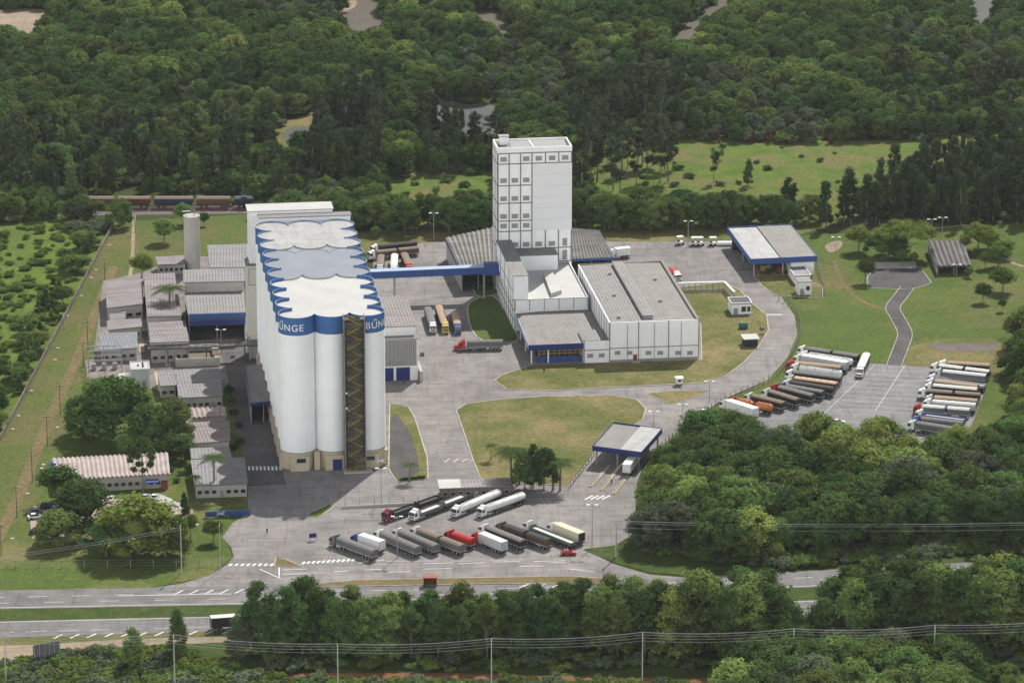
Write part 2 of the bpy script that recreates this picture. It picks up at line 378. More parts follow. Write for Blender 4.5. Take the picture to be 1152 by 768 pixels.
slope_w = turf('worn_grass', (.15, .13, .06), (.17, .14, .075), (.20, .155, .09), .4, .6, .05)
# grass zones
sheet('wild_field', [(-220, 238), (125, 246), (129, 256), (0, 497), (-60, 612), (-220, 612)], field_m, 1)
sheet('grass_slope', [(129, 250), (300, 240), (300, 305), (165, 312), (118, 316), (104, 400), (80, 470), (44, 560), (18, 600), (-40, 640), (-220, 640), (-60, 608), (0, 493)], slope_m, 1.4)
sheet('front_lawn', [(-220, 667), (-40, 636), (30, 560), (70, 480), (104, 395), (118, 316), (300, 300), (300, 585), (253, 606), (262, 626), (235, 648), (155, 663)], lawn_m, 1.1)
sheet('verge', [(-260, 662), (0, 661), (300, 655), (600, 652), (880, 641), (1300, 610), (1300, 720), (900, 745), (500, 745), (0, 748), (-260, 752)], verge_m, .8)
sheet('dry_verge', [(-260, 716), (0, 715), (240, 709), (240, 719), (0, 729), (-260, 734)], dryl_m, 1.5)
sheet('rough_grass', [(-260, 745), (200, 728), (1300, 700), (1300, 830), (-260, 830)], verge_m, .6)
sheet('dirt_track', [(-220, 729), (0, 726), (70, 723), (140, 719), (250, 716), (250, 722), (140, 727), (70, 735), (0, 749), (-220, 764)], dirt_m, 2, 3)
sheet('soil_strip', [(280, 757), (500, 757), (640, 760), (880, 765), (880, 769), (640, 765), (480, 762), (280, 761)], red_m, 1.2, 3)
sheet('park_grass', [(835, 268), (1040, 258), (1320, 240), (1320, 600), (1100, 570), (1000, 540), (860, 530), (740, 540), (735, 490), (860, 430), (890, 395), (897, 365), (845, 310)], park_m, 1)
sheet('scrub_verge', [(640, 660), (700, 622), (1320, 580), (1320, 640), (880, 660)], verge_m, .9)
sheet('grass_strip', [(380, 262), (560, 255), (690, 255), (840, 254), (840, 277), (690, 276), (420, 286), (380, 280)], dryl_m, 1.2)
sheet('meadow', [(680, 148), (870, 158), (1010, 158), (1060, 150), (1320, 138), (1320, 163), (1150, 168), (1030, 205), (960, 245), (900, 264), (690, 264), (640, 250)], mead_m, 1)
sheet('clearing', [(430, 188), (556, 186), (556, 256), (440, 256), (400, 240)], mead_m, 1, 3)
sheet('wet_clearing', [(296, 150), (345, 128), (362, 122), (372, 140), (350, 165), (340, 195), (312, 200), (300, 175)], dryl_m, 1, 3)
wat_m = water('pond_water', (.105, .11, .105)); riv_m = water('river_water', (.115, .10, .08))
for nm, p, m in (('river', [(376, -6), (436, -4), (436, 44), (420, 56), (392, 54), (378, 28)], riv_m), ('river', [(530, 10), (566, 16), (578, 40), (578, 58), (558, 56), (540, 36)], riv_m),
                 ('pond', [(470, 112), (500, 112), (524, 117), (560, 122), (560, 168), (520, 160), (486, 142)], wat_m), ('pond', [(320, 150), (338, 143), (356, 145), (352, 158), (326, 160)], wat_m),
                 ('pond', [(312, 172), (332, 163), (336, 178), (330, 192), (314, 190)], wat_m), ('river', [(746, 60), (764, 38), (802, -4), (834, -16), (816, 14), (786, 44), (762, 62)], riv_m),
                 ('river', [(1084, -10), (1118, -8), (1122, 26), (1104, 36), (1086, 28)], wat_m)):
    sheet(nm, p, m, 1.3, 3)
sheet('mud_bank', [(-40, 16), (60, 12), (66, 40), (40, 52), (-40, 54)], dirt_m, 1.2, 3)
sheet('mud_bank', [(376, 2), (400, 1), (398, 9), (376, 16)], dirt_m, 1.6, 3)
sheet('track_bed', [(60, 234), (300, 231), (305, 240), (60, 243)], plain('ballast', (.13, .115, .11), .95, .25, .5, world=True), 1.8)

# paved yard and roads
sheet('yard', [(158, 663), (205, 656), (236, 647), (255, 635), (263, 626), (260, 615), (250, 604), (262, 588), (280, 576), (276, 512), (258, 427), (244, 388), (420, 330), (420, 280), (480, 273), (560, 266), (690, 272),
      (820, 272), (846, 300), (862, 316), (880, 335), (894, 355), (897, 376), (886, 402), (864, 427), (812, 450), (772, 476), (748, 498), (724, 522), (716, 545), (714, 600), (690, 614), (664, 620),
      (690, 634), (730, 646), (800, 652), (760, 658), (600, 656), (300, 660)], yard_m, 2)
sheet('side_road', [(246, 390), (300, 390), (318, 529), (322, 545), (277, 547), (276, 530), (258, 427)], pave('shade_dark_asphalt', (.115, .108, .11), (.13, .122, .122), .15), 2.5)  # dark asphalt with silo shade also put into its colour, ending inside the shadow
sheet('service_yard', [(106, 395), (116, 316), (165, 305), (200, 290), (300, 285), (300, 395), (246, 395), (258, 430), (214, 480), (214, 505), (200, 505), (190, 440), (165, 436), (104, 424)], plain('service_paving', (.20, .18, .165), .95, .3, .2, world=True), 1.8)
sheet('car_park', [(36, 574), (50, 567), (130, 561), (206, 566), (216, 582), (186, 602), (112, 608), (46, 609), (35, 598)], plain('car_park_paving', (.36, .29, .25), .95, .15, .2, world=True), 2.2, 2)
sheet('footpath', [(168, 556), (182, 556), (206, 567), (224, 590), (219, 592), (198, 572), (168, 566)], conc_m, 2.4)
sheet('parking_lot', [(842, 462), (880, 446), (905, 425), (960, 405), (976, 408.5), (1046, 413), (1112, 419), (1106, 446), (1092, 480), (1040, 505), (940, 505), (860, 500), (820, 480)], lot_m, 2.2)
sheet('highway', [(-260, 667), (0, 664), (160, 661), (300, 657.5), (600, 654), (760, 650), (880, 643.5), (1152, 629), (1320, 616), (1320, 633), (1152, 646), (921, 660), (600, 673), (271, 680), (0, 685), (-260, 689)], road_m, 2.6)
sheet('highway', [(-260, 702), (0, 698.5), (240, 693), (600, 686), (935, 674), (1152, 660), (1320, 648), (1320, 662), (1152, 676), (935, 690), (600, 703), (240, 710), (0, 717), (-260, 721)], road_m, 2.6)
sheet('drive_pad', [(983, 302), (1035, 300.5), (1047.5, 318), (1040, 321), (1030, 324), (1014, 325), (977, 324), (976, 312)], dark_m, 2.2, 0, .25)
sheet('concrete_pad', [(984, 295), (1030, 294.5), (1031, 301.5), (985, 302.5)], conc_m, 2.6)
ribbon('drive', [(1021, 323), (1012, 335), (1004.5, 346), (1010, 358), (1018, 375), (1013, 392), (1008, 405), (1006, 411)], 4.6, dark_m, 2.4, 6, .22)
ribbon('dirt_path', [(1003, 349), (988, 346), (971.6, 339.5), (958, 330), (950.5, 321), (944, 311), (940, 300), (938, 292)], 1.4, slope_w, 1.6, 6)
sheet('sand_patch', [(928, 277), (940, 271), (948, 273), (944, 280), (934, 284)], dirt_m, 1.8, 3)
sheet('bare_patch', [(1046, 388), (1070, 386), (1118, 387), (1122, 391), (1100, 395), (1060, 394)], plain('bare_soil', (.13, .11, .10), .95, .2, .2, world=True), 1.6, 3)
sheet('bare_patch', [(1020, 392), (1060, 382), (1110, 380), (1130, 390), (1128, 420), (1114, 430), (1112, 418), (1040, 410), (1018, 406)], dryl_m, 1.3, 3)
ribbon('path', [(151, 240), (150, 262), (149, 290), (146, 312)], 1.2, dirt_m, 1.9, 4)
ribbon('worn_track', [(128, 300), (108, 350), (84, 410), (56, 470), (20, 560), (-10, 620)], 3.2, slope_w, 1.7, 6)
for pp in ([(157, 372), (160, 396)], [(187, 396), (189, 413)], [(176, 418), (181, 440)], [(189, 404), (206, 403)], [(160, 371), (172, 370)]): ribbon('footpath', pp, 1.6, plain('sandy_concrete', (.42, .37, .27), .9, .2, .4, world=True), 2.6, 2)
ribbon('path', [(1152, 300), (1130, 290), (1100, 256), (1060, 256), (1035, 257)], 1.6, dirt_m, 1.6, 4)
# lawns set in the paving
sheet('lawn', [(557, 428), (566, 422), (590, 414), (600, 411), (790, 405), (789, 366), (746, 306), (762, 324), (815, 318), (832, 327), (846, 342), (862, 355), (864, 372), (852, 391), (836, 408), (816, 423), (790, 431), (700, 435), (620, 439.5), (570, 437.5)], dryl_m, 3, 0, .35, None, True)
sheet('lawn', [(514, 462), (524, 455), (560, 450), (610, 446.5), (690, 445), (716, 450), (726, 460), (722, 473), (704, 484), (672, 504), (655, 528), (640, 546), (560, 543), (541, 538), (532, 515), (522, 485)], dryl_m, 3, 0, .35, None, True)
sheet('lawn', [(729, 443), (760, 440), (797, 439.5), (780, 447), (756, 455), (742, 450)], dryl_m, 3, 0, .3, None, True)
sheet('lawn', [(439, 454), (459, 458), (466, 470), (480, 515), (481, 539), (447, 542), (438, 528)], dryl_m, 3, 0, .35, None, True)
sheet('side_drive', [(440, 470), (452, 473), (464, 495), (472, 530), (450, 538), (440, 528)], dark_m, 11, 2)
sheet('lawn', [(530, 340), (548, 334), (560, 338), (578, 372), (580, 384), (546, 384), (532, 372), (527, 352)], lawn_m, 3, 2, .5, None, True)
sheet('lawn', [(536, 318), (556, 318), (560, 330), (540, 334), (534, 327)], lawn_m, 3, 2, .4, None, True)
sheet('lawn', [(848, 311), (884, 309), (925, 322), (925, 336), (872, 332), (858, 322)], dryl_m, 3, 0, .3, None, True)
sheet('lawn', [(322, 660.5), (400, 653), (520, 650.5), (640, 648.5), (690, 652), (692, 656), (560, 656.5), (400, 659.5)], slope_w, 4, 0, .3, None, True)
sheet('lawn', [(309, 637), (311, 627), (322, 630), (338, 637)], slope_w, 4, 0, .35, None, True)
sheet('lawn', [(345, 582), (350, 577), (372, 567), (374, 571), (358, 582)], lawn_m, 4, 0, .35, None, True)
sheet('lawn', [(656, 618), (716, 611), (760, 626), (820, 640), (770, 648), (730, 644), (690, 633)], verge_m, 3, 0, 0, None, True)
sheet('truck_kerb', [(347, 605), (349, 604), (391, 627), (440, 630.5), (520, 630.5), (630, 627.5), (660, 621), (661, 622.2), (631, 629), (520, 632), (438, 632), (388, 628.4)], plain('soiled_kerb', (.27, .26, .24), .9, .3, .2, world=True), 4, 0)

# painted markings: one sheet
mk = MB()
def stripe(p, q, w, z=.105):
    a, c = G(*p), G(*q); d = (c - a); d.normalize(); n = Vector((-d.y, d.x, 0)) * w / 2
    mk.quad(*[(v.x, v.y, z) for v in (a - n, c - n, c + n, a + n)], road_w)
def dashes(pts, on, off, w):
    P_ = [G(*p) for p in pts]; seg = 0; carry = 0; draw = True; left = on
    for a, c in zip(P_, P_[1:]):
        d = c - a; L_ = d.length; d.normalize(); s = 0
        while s < L_:
            e = min(L_, s + left)
            if draw:
                n = Vector((-d.y, d.x, 0)) * w / 2; u, v = a + d * s, a + d * e
                mk.quad(*[(k.x, k.y, .105) for k in (u - n, v - n, v + n, u + n)], road_w)
            left -= e - s; s = e
            if left <= 1e-4: draw = not draw; left = on if draw else off
for pts in ([(-260, 687.6), (0, 683.6), (271, 678.6), (600, 671.5), (921, 658.6), (1320, 632)], [(-260, 703.3), (0, 699.8), (240, 694.3), (600, 687.3), (935, 675.3), (1320, 649.3)]):
    for a, c in zip(pts, pts[1:]): stripe(a, c, .22)
for pts in ([(-260, 715), (0, 711.5), (240, 705), (600, 698), (935, 686), (1320, 659)],): dashes(pts, 5, 3, .16)
dashes([(-260, 675.5), (0, 672), (140, 669), (320, 665.5), (600, 661.5), (900, 650), (1320, 623)], 5, 6, .2)
dashes([(-260, 682), (20, 678), (300, 672.5), (600, 667), (900, 654)], 5, 9, .2)
stripe((134, 670.2), (260, 668), .3)
for k in range(5): stripe((196 + k * 17, 668.6 - k * .3), (206 + k * 17, 664 - k * .3), .4)
for k in range(12): stripe((60 + k * 19, 718.3 - k * .55), (70 + k * 19, 713.8 - k * .5), .45)
for k in range(4): stripe((584 + k * 18, 661), (596 + k * 18, 656.5), .45)
for k in range(8): stripe((258 + k * 6.6, 636.5), (261 + k * 6.6, 634), .7)
for k in range(11): stripe((340 + k * 5.6, 634.6 - k * .35), (343 + k * 5.6, 631.8 - k * .35), .7)
for k in range(9): stripe((280.5 + k * 4.4, 529), (279.8 + k * 4.4, 524.6), .55)
for k in range(4): stripe((658 + k * 6.5, 562 - k * .1), (667 + k * 6.5, 557.3), .55)
for k in range(9): stripe((861 + k * 2.2, 354.5), (862 + k * 2.2, 353.6), .45)
for a, c in (((318, 641), (345, 640)), ((318, 646), (345, 645)), ((314, 650.5), (314, 638)), ((292, 640), (316, 651)), ((376, 643), (393, 642)), ((410, 641), (430, 640.5)), ((436, 643.5), (462, 643)), ((476, 634), (510, 633)),
             ((478, 640), (508, 639.5)), ((515, 634), (545, 632.7)), ((555, 632.2), (585, 631.5)), ((600, 631.5), (636, 630.5)), ((584, 637), (612, 636.6)), ((618, 633), (636, 632.6)), ((640, 640), (668, 643)), ((404, 633.5), (416, 630.5)), ((420, 632), (432, 629.5))): stripe(a, c, .3)
for k in range(4): stripe((500 + k * 10, 520 - k * .4), (506 + k * 10, 516), .25)
stripe((985, 462), (1018, 411), .14); stripe((922, 470), (985, 410), .12)
for k in range(10): stripe((945 - k * 1.2 + 10, 415 + k * 5), (1040 - k * 1.5, 419 + k * 5.2), .10)
tag(mk.build('road_markings'), kind='structure')

# ------------------------------------------------------------------ generic building pieces
def pane(root, name, x0, x1, z0, z1, mat, v=0.0, fr=None, t=.06):
    """a window or door standing proud of the front wall (local y = v)"""
    b = MB(); b.box(x0, x1, v - t, v + .05, z0, z1, mat); o = b.build(name, root)
    if fr:
        f = MB(); w = .1
        for (a, c, d, e) in ((x0 - w, x0, z0 - w, z1 + w), (x1, x1 + w, z0 - w, z1 + w), (x0, x1, z1, z1 + w), (x0, x1, z0 - w, z0)): f.box(a, c, v - t - .05, v + .04, d, e, fr)
        f.build('frame', o)
    return o
def root_at(name, px, label, cat, group=None, rz=TH, z=0.0): return empty(name, G(px[0], px[1], z), rz, label, cat, group)
def shed(name, roof, hb, hf, rmat, wmat, label, cat, thick=.3, inset=.45, wins=0, door=None, fascia=None, openf=False, group=None, corr=0, hwin=1.0, zwin=1.2, ridge=False):
    """roof = photo corners back-left, back-right, front-right, front-left seen at eaves heights hb (back) and hf (front)"""
    hs = (hb, hb, hf, hf); w = [G(x, y, h) for (x, y), h in zip(roof, hs)]
    d = w[2] - w[3]; rz = math.atan2(d.y, d.x)
    r = empty(name, (w[3].x, w[3].y, 0), rz, label, cat, group)
    c = [loc_of(r, p) for p in w]; cen = sum((Vector((p.x, p.y, 0)) for p in c), Vector()) / 4
    def ins(p, k):
        q = Vector((p.x, p.y, 0)) - cen; L_ = q.length; return cen + q * max(.3, (L_ - k * 1.41) / L_)
    b = MB(); top = [Vector((p.x, p.y, p.z)) for p in c]; bot = [p - Vector((0, 0, thick)) for p in top]
    if corr:
        # real folds running down the slope
        n = int((top[2] - top[3]).length / corr)
        for k in range(n):
            for (t0, t1, z0, z1) in ((k / n, (k + .5) / n, 0, corr * .38), ((k + .5) / n, (k + 1) / n, corr * .38, 0)):
                A = top[3].lerp(top[2], t0); B = top[3].lerp(top[2], t1); C = top[0].lerp(top[1], t1); D = top[0].lerp(top[1], t0)
                A.z += z0; B.z += z1; C.z += z1; D.z += z0; b.quad(A, B, C, D, rmat)
        top = [p - Vector((0, 0, .02)) for p in top]
    b.hexa([bot[3], bot[2], bot[1], bot[0]], [top[3], top[2], top[1], top[0]], rmat)
    if ridge: b.bar((top[0] + top[3]) / 2 + Vector((0, 0, .12)), (top[1] + top[2]) / 2 + Vector((0, 0, .12)), .5, .2, rmat)
    b.build('roof', r)
    ib = [ins(p, inset) for p in c]; it = [Vector((p.x, p.y, q.z - thick - .003)) for p, q in zip(ib, c)]
    wl_ = MB()
    if openf:
        t = .25
        for i, j in ((0, 1), (1, 2), (3, 0)):
            a, e = ib[i], ib[j]; dd = (e - a).normalized(); n_ = Vector((-dd.y, dd.x, 0)) * t
            if (cen - a).dot(n_) < 0: n_ = -n_
            wl_.hexa([a, e, e + n_, a + n_], [it[i], it[j], it[j] + n_, it[i] + n_], wmat)
        wl_.build('wall', r)
        n = max(2, int((ib[2] - ib[3]).length / 6))
        for k in range(n + 1):
            p = ib[3].lerp(ib[2], k / n); q = it[3].lerp(it[2], k / n); m_ = MB(); m_.box(p.x - .12, p.x + .12, p.y - .12, p.y + .12, 0, q.z, gsteel_m); m_.build('post', r)
    else:
        wl_.hexa([ib[3], ib[2], ib[1], ib[0]], [it[3], it[2], it[1], it[0]], wmat); wl_.build('wall', r)
        a, e = ib[3], ib[2]; L_ = (e - a).length; yy = (a.y + e.y) / 2 - abs(a.y - e.y) / 2
        if wins:
            g = L_ / wins
            for k in range(wins):
                if door is not None and k == door: pane(r, 'door', a.x + (k + .3) * g, a.x + (k + .3) * g + 1.0, .02, 2.1, louv_m, yy, conc_m)
                else: pane(r, 'window', a.x + (k + .2) * g, a.x + (k + .8) * g, zwin, min(zwin + hwin, hf - thick - .25), glass_m, yy, conc_m)
    if fascia:
        fm, fh = fascia; f = MB()
        for i, j in ((3, 2), (0, 3), (2, 1)):
            a, e = c[i], c[j]; dd = (e - a); dd.z = 0; dd.normalize(); n_ = Vector((dd.y, -dd.x, 0)) * .12
            if (cen - a).dot(n_) > 0: n_ = -n_
            lo = Vector((0, 0, -fh + .15)); hi = Vector((0, 0, .2))
            f.hexa([a + lo, e + lo, e + lo + n_, a + lo + n_], [a + hi, e + hi, e + hi + n_, a + hi + n_], fm)
        f.build('fascia', r)
    return r

# ------------------------------------------------------------------ grain silo block
SP = 9.82; SR = 5.06; NR = 10; HS = 44.0
silo = root_at('silo_block', (318.0, 530.5), 'huge white concrete grain silo block of scalloped cylinders with blue lettered band', 'silo')
silo.scale = (1, 1.045, 1)
def lobes(r0, r1, rad):
    """outline of touching cylinders, three across, rows r0..r1 counted from the front"""
    al = math.acos(min(1, (SP / 2) / rad)); out = []
    cx = [SP * (.5 + k) for k in range(3)]; cy = [SP * (.5 + k) for k in range(r0, r1)]
    h = math.pi / 2
    def arc(x, y, a0, a1):
        n = 24 if abs(a1 - a0) > 2.2 * h else 14
        for k in range(n + 1):
            t = a0 + (a1 - a0) * k / n; out.append((x + rad * math.cos(t), y + rad * math.sin(t)))
    h = math.pi / 2
    n = len(cy)
    arc(cx[0], cy[0], -h * 2 - (h - al) if n > 1 else -h * 2, -al); arc(cx[1], cy[0], -2 * h + al, -al); arc(cx[2], cy[0], -2 * h + al, h - al)
    for k in range(1, n - 1): arc(cx[2], cy[k], -h + al, h - al)
    arc(cx[2], cy[-1], -h + al, 2 * h - al); arc(cx[1], cy[-1], al, 2 * h - al); arc(cx[0], cy[-1], al, 2 * h + h - al)
    for k in range(n - 2, 0, -1): arc(cx[0], cy[k], h + al, 3 * h - al)
    return out
def wallring(b, pts, z0, z1, mat):
    n = len(pts); b.add([(x, y, z0) for x, y in pts] + [(x, y, z1) for x, y in pts], [(i, (i + 1) % n, n + (i + 1) % n, n + i) for i in range(n)], mat)
def roofcap(b, r0, r1, rad, z, mat):
    """flat roof: fans round the outer cylinders' centres, wedges between neighbours, one slab inside"""
    al = math.acos(min(1, (SP / 2) / rad)); cs = [(SP * (.5 + i), SP * (.5 + k)) for k in range(r0, r1) for i in range(3)]; n = 40
    for i in range(3):
        for k in range(r0, r1):
            cx, cy = SP * (.5 + i), SP * (.5 + k); V = [(cx, cy, z)]; idx = []
            for q in range(n + 1):
                a = 2 * math.pi * q / n
                x, y = rad * math.cos(a), rad * math.sin(a)
                if i < 2: x = min(x, SP / 2)
                if i > 0: x = max(x, -SP / 2)
                if k < r1 - 1: y = min(y, SP / 2)
                if k > r0: y = max(y, -SP / 2)
                V.append((cx + x, cy + y, z))
            b.add(V, [(0, q + 1, q + 2) for q in range(n)], mat)
    b.box(SP * .5, SP * 2.5, SP * (r0 + .5), SP * (r1 - .5), z - 1.0, z - .004, mat)
def cap(b, pts, z, mat):
    bm = bmesh.new(); f = bm.faces.new([bm.verts.new((x, y, z)) for x, y in pts]); bmesh.ops.triangulate(bm, faces=[f]); bm.verts.index_update()
    b.add([v.co for v in bm.verts], [tuple(v.index for v in g.verts) for g in bm.faces], mat); bm.free()
ZP = 5.4
b = MB(); wallring(b, lobes(0, NR, SR), ZP, HS - 4.3, silo_w); b.build('cylinder_wall', silo, smooth=True)
RT = HS + .85; o2 = lobes(0, NR, SR + .05); i2 = lobes(0, NR, SR - .10); n = len(o2)
b = MB(); wallring(b, o2, HS - 4.3, RT, blueb_m); wallring(b, i2, HS - .6, RT, blueb_m)
b.add([(x, y, RT) for x, y in o2] + [(x, y, RT) for x, y in i2], [(i, (i + 1) % n, n + (i + 1) % n, n + i) for i in range(n)], lblue_m)
b.build('blue_band', silo, smooth=True)
for (r0, r1, top, rm, rn) in ((0, 4, HS, roofw_m, 'white'), (4, 7, HS + .3, roofd_m, 'dark'), (7, 10, HS + .55, roofl_m, 'pale')):
    b = MB(); roofcap(b, r0, r1, SR - .12, top - .1, rm)
    if r0: wallring(b, lobes(r0, r1, SR - .12), top - .8, top + .06, conc_m)
    if r1 < 10: b.box(SP * .5, SP * 2.5, SP * (r1 - .5), SP * (r1 + .5), top - 4, top - .104, rm)
    b.build('roof', silo)['label'] = rn + ' flat roof of the silo block'
b = MB(); o = lobes(0, 10, SR - .25); wallring(b, o, 0, ZP, beige_m)
b2 = lobes(0, 10, SR + .12); wallring(b, b2, ZP - .35, ZP + .02, conc_m); 

for k in range(1, 3): b.box(SP * k - .8, SP * k + .8, .4, 3, 0, ZP - .4, beige_m)
for k in range(3): b.box(SP * (.5 + k) - 2.6, SP * (.5 + k) + 2.6, -.45, 1.5, 0, 4.3, beige_m)
for k in range(10):
    for s in (-.45, SP * 3 - 1.05): b.box(s, s + 1.5, SP * (.5 + k) - 2.2, SP * (.5 + k) + 2.2, 0, 4.3, beige_m)
b.build('plinth', silo)
for k, (x0, x1, z0, z1) in enumerate(((SP * .5 - .9, SP * .5 + 1.6, 2.6, 3.8), (SP * 2.5 - .9, SP * 2.5 + 1.4, 2.6, 3.7))): pane(silo, 'window', x0, x1, z0, z1, glass_m, -.45, conc_m)
pane(silo, 'door', SP * 1.5 - .6, SP * 1.5 + 2.0, .02, 3.2, navy_m, -.45, gsteel_m)
# stair tower on the front
sx0 = on_front(silo, 387.3, 440, -2.6)[0]; sx1 = on_front(silo, 411.2, 440, -2.6)[0]
st = MB(); ztop = HS + .6
for x in (sx0, sx1 - .2):
    for y in (-3.0, -.3): st.box(x, x + .2, y, y + .2, 0, ztop + 1, louv_m)
nf = 20; fh = ztop / nf
for k in range(nf + 1):
    z = k * fh
    for y in (-3.0, -.3): st.box(sx0 + .2, sx1 - .2, y + .02, y + .18, z - .1, z + .08, steel_m)
    for x in (sx0 + .02, sx1 - .18): st.box(x, x + .16, -2.8, -.3, z - .1, z + .08, gsteel_m)
    st.box(sx0 + .2, sx0 + 1.3, -2.85, -.3, z - .04, z + .02, steel_m); st.box(sx1 - 1.3, sx1 - .2, -2.85, -.3, z - .04, z + .02, steel_m)
st.box(sx0 + .05, sx1 - .05, -.28, -.12, 0, ztop, steel_m)
for x in (sx0 + .06, sx1 - .14): st.box(x, x + .08, -2.8, -.3, 0, ztop, steel_m)
nb = 15
for k in range(1, nb): x = sx0 + (sx1 - sx0) * k / nb; st.box(x - .03, x + .03, -2.97, -2.91, 0, ztop, steel_m)   # guard mesh bars
for k in range(nf):
    for q in (.28, .5): z = k * fh + fh * q; st.box(sx0 + .2, sx1 - .2, -2.96, -2.9, z - .03, z + .03, yellow_m)
sto = st.build('stair_tower', silo)
for k in range(nf):
    f = MB(); z = k * fh; d = 1 if k % 2 == 0 else -1; y = -2.6 if d > 0 else -1.3
    xa, xb = (sx0 + 1.0, sx1 - 1.0) if d > 0 else (sx1 - 1.0, sx0 + 1.0)
    for yy in (y, y + .95): f.bar((xa, yy, z + .1), (xb, yy, z + fh + .05), .09, .32, yellow_m); f.bar((xa, yy, z + 1.1), (xb, yy, z + fh + 1.0), .07, .09, yellow_m)
    ns = 8
    for q in range(ns):
        t = (q + .5) / ns; x = xa + (xb - xa) * t; zz = z + fh * t; f.box(min(x - .16, x + .16), max(x - .16, x + .16), y + .05, y + .9, zz, zz + .06, yellow_m)
    for px_ in (xa, xb): f.box(px_ - .05, px_ + .05, y, y + .08, z if px_ == xa else z + fh, (z if px_ == xa else z + fh) + 1.05, yellow_m)
    f.build('stair_flight', sto)
b = MB(); b.box(sx0 - .5, sx1 + 1.6, -4.2, -.5, 0, .5, conc_m); b.build('stair_base', silo)
for z in (ztop * .52, ztop * .42):
    b = MB(); b.box(sx0 + .35, sx0 + .75, -3.18, -3.02, z, z + .5, white_m); b.build('lamp_head', sto)
# lettering wrapped round the corner cylinders
def wrap_text(txt, size, cx, cy, rad, mid, z, mat, name, parent):
    cu = bpy.data.curves.new('t', 'FONT'); cu.body = txt; cu.size = size; cu.align_x = 'CENTER'; cu.resolution_u = 3; cu.extrude = .02; cu.space_character = 1.12; cu.offset = .012
    to = bpy.data.objects.new('t', cu); COL.objects.link(to); dg = bpy.context.evaluated_depsgraph_get(); me = bpy.data.meshes.new_from_object(to.evaluated_get(dg))
    bpy.data.objects.remove(to)
    bm = bmesh.new(); bm.from_mesh(me); bmesh.ops.triangulate(bm, faces=bm.faces)
    long_ = [e for e in bm.edges if e.calc_length() > .5]
    bmesh.ops.subdivide_edges(bm, edges=long_, cuts=2); bmesh.ops.triangulate(bm, faces=bm.faces)
    for v in bm.verts:
        a = mid + v.co.x / rad; rr = rad + v.co.z + .06
        v.co = Vector((cx + rr * math.cos(a), cy + rr * math.sin(a), z + v.co.y))
    bmesh.ops.recalc_face_normals(bm, faces=bm.faces)
    bm.to_mesh(me); bm.free(); me.materials.clear(); me.materials.append(mat); o = bpy.data.objects.new(name, me); COL.objects.link(o); o.parent = parent; return o
for i, (cx, mid) in enumerate(((SP * .5, math.radians(-125)), (SP * 2.5, math.radians(-46)))):
    o = wrap_text('BUNGE', 2.7, cx, SP * .5, SR + .05, mid, HS - 3.0, white_m, 'lettering', silo); o['label'] = 'white lettering BUNGE on the blue band'
    b = MB(); a = mid - .37; rr = SR + .12
    for da, z in ((-.06, HS - .72), (.02, HS - .45), (.09, HS - .72)):
        p = Vector((cx + rr * math.cos(a + da), SP * .5 + rr * math.sin(a + da), z)); n_ = Vector((math.cos(a + da), math.sin(a + da), 0))
        b.tube(p - n_ * .05, p + n_ * .05, .17, .17, white_m, 8)
    b.build('emblem', silo)
def star(root, cx, cz, s, v, name='emblem'):
    """the white figure mark: two bent arms meeting, with a head above and below"""
    b = MB()
    for sx in (-1, 1):
        for sz in (-1, 1):
            b.bar((cx + sx * s * .12, v - .05, cz + sz * s * .04), (cx + sx * s * .62, v - .05, cz + sz * s * .2), .1, s * .16, white_m); b.bar((cx + sx * s * .6, v - .05, cz + sz * s * .2), (cx + sx * s, v - .05, cz + sz * s * .42), .1, s * .13, white_m)
    b.box(cx - s * .2, cx + s * .2, v - .11, v, cz - s * .14, cz + s * .14, white_m)
    for sx in (-1, 1): b.tube((cx + sx * s * .45, v - .1, cz + s * .42), (cx + sx * s * .45, v, cz + s * .42), s * .12, s * .12, white_m)
    return b.build(name, root)
ex, ez = on_front(silo, 428, 518.5, -.46); star(silo, ex, ez, 1.25, -.46)

# head house behind the silos, and the elevator tower at their left side
hh = root_at('head_house', (318.0, 530.5), 'pale rooftop head house standing behind the far end of the silo block', 'building')
hh.location = hh.location + Vector((-math.sin(TH), math.cos(TH), 0)) * (SP * NR * 1.045 + 1.0)
b = MB(); b.box(-1.5, SP * 2.45, 4.2, 12, 0, HS + 2.6, wall_w); b.box(1.5, SP * 3 - .3, 0, 4.197, 0, HS + 1.6, wall_w); b.build('wall', hh)
b = MB(); b.box(-1.9, SP * 2.45 + .3, 4.0, 12.4, HS + 2.6, HS + 2.9, roofw_m); b.build('roof', hh)
b = MB(); b.box(1.2, SP * 3, -.3, 3.99, HS + 1.6, HS + 1.85, roofp_m); b.build('roof', hh)['label'] = 'lower pinkish roof'
el = root_at('elevator_tower', (280.5, 405), 'narrow beige elevator tower on legs against the left side of the silos', 'tower')
ew = on_front(el, 299, 350)[0]; ez0 = on_front(el, 278, 378)[1]; ez1 = on_front(el, 277, 299)[1]
b = MB(); b.box(-.2, ew, 0, 8.5, ez0, ez1, beige_m if False else plain('pale_beige', (.58, .56, .50), .8, .08, .2)); b.build('wall', el)
b = MB(); b.box(-.5, ew, -.3, 8.8, ez1 + .003, ez1 + .35, rooff_m); b.build('roof', el)
b = MB()
for (x0, x1, z0, z1) in ((.3, .45, ez1 - 6.2, ez1 - 1), (ew - 1.6, ew - 1.45, ez1 - 6.2, ez1 - 1), (.45, ew - 1.6, ez1 - 6.2, ez1 - 6.05), (.45, ew - 1.6, ez1 - 1.15, ez1 - 1)): b.box(x0, x1, -.08, .05, z0, z1, rib_m)
b.build('panel_frame', el)
for x in (0, ew - .5):
    for y in (0, 7.8): b = MB(); b.box(x, x + .4, y, y + .4, 0, ez0, gsteel_m); b.build('leg', el)
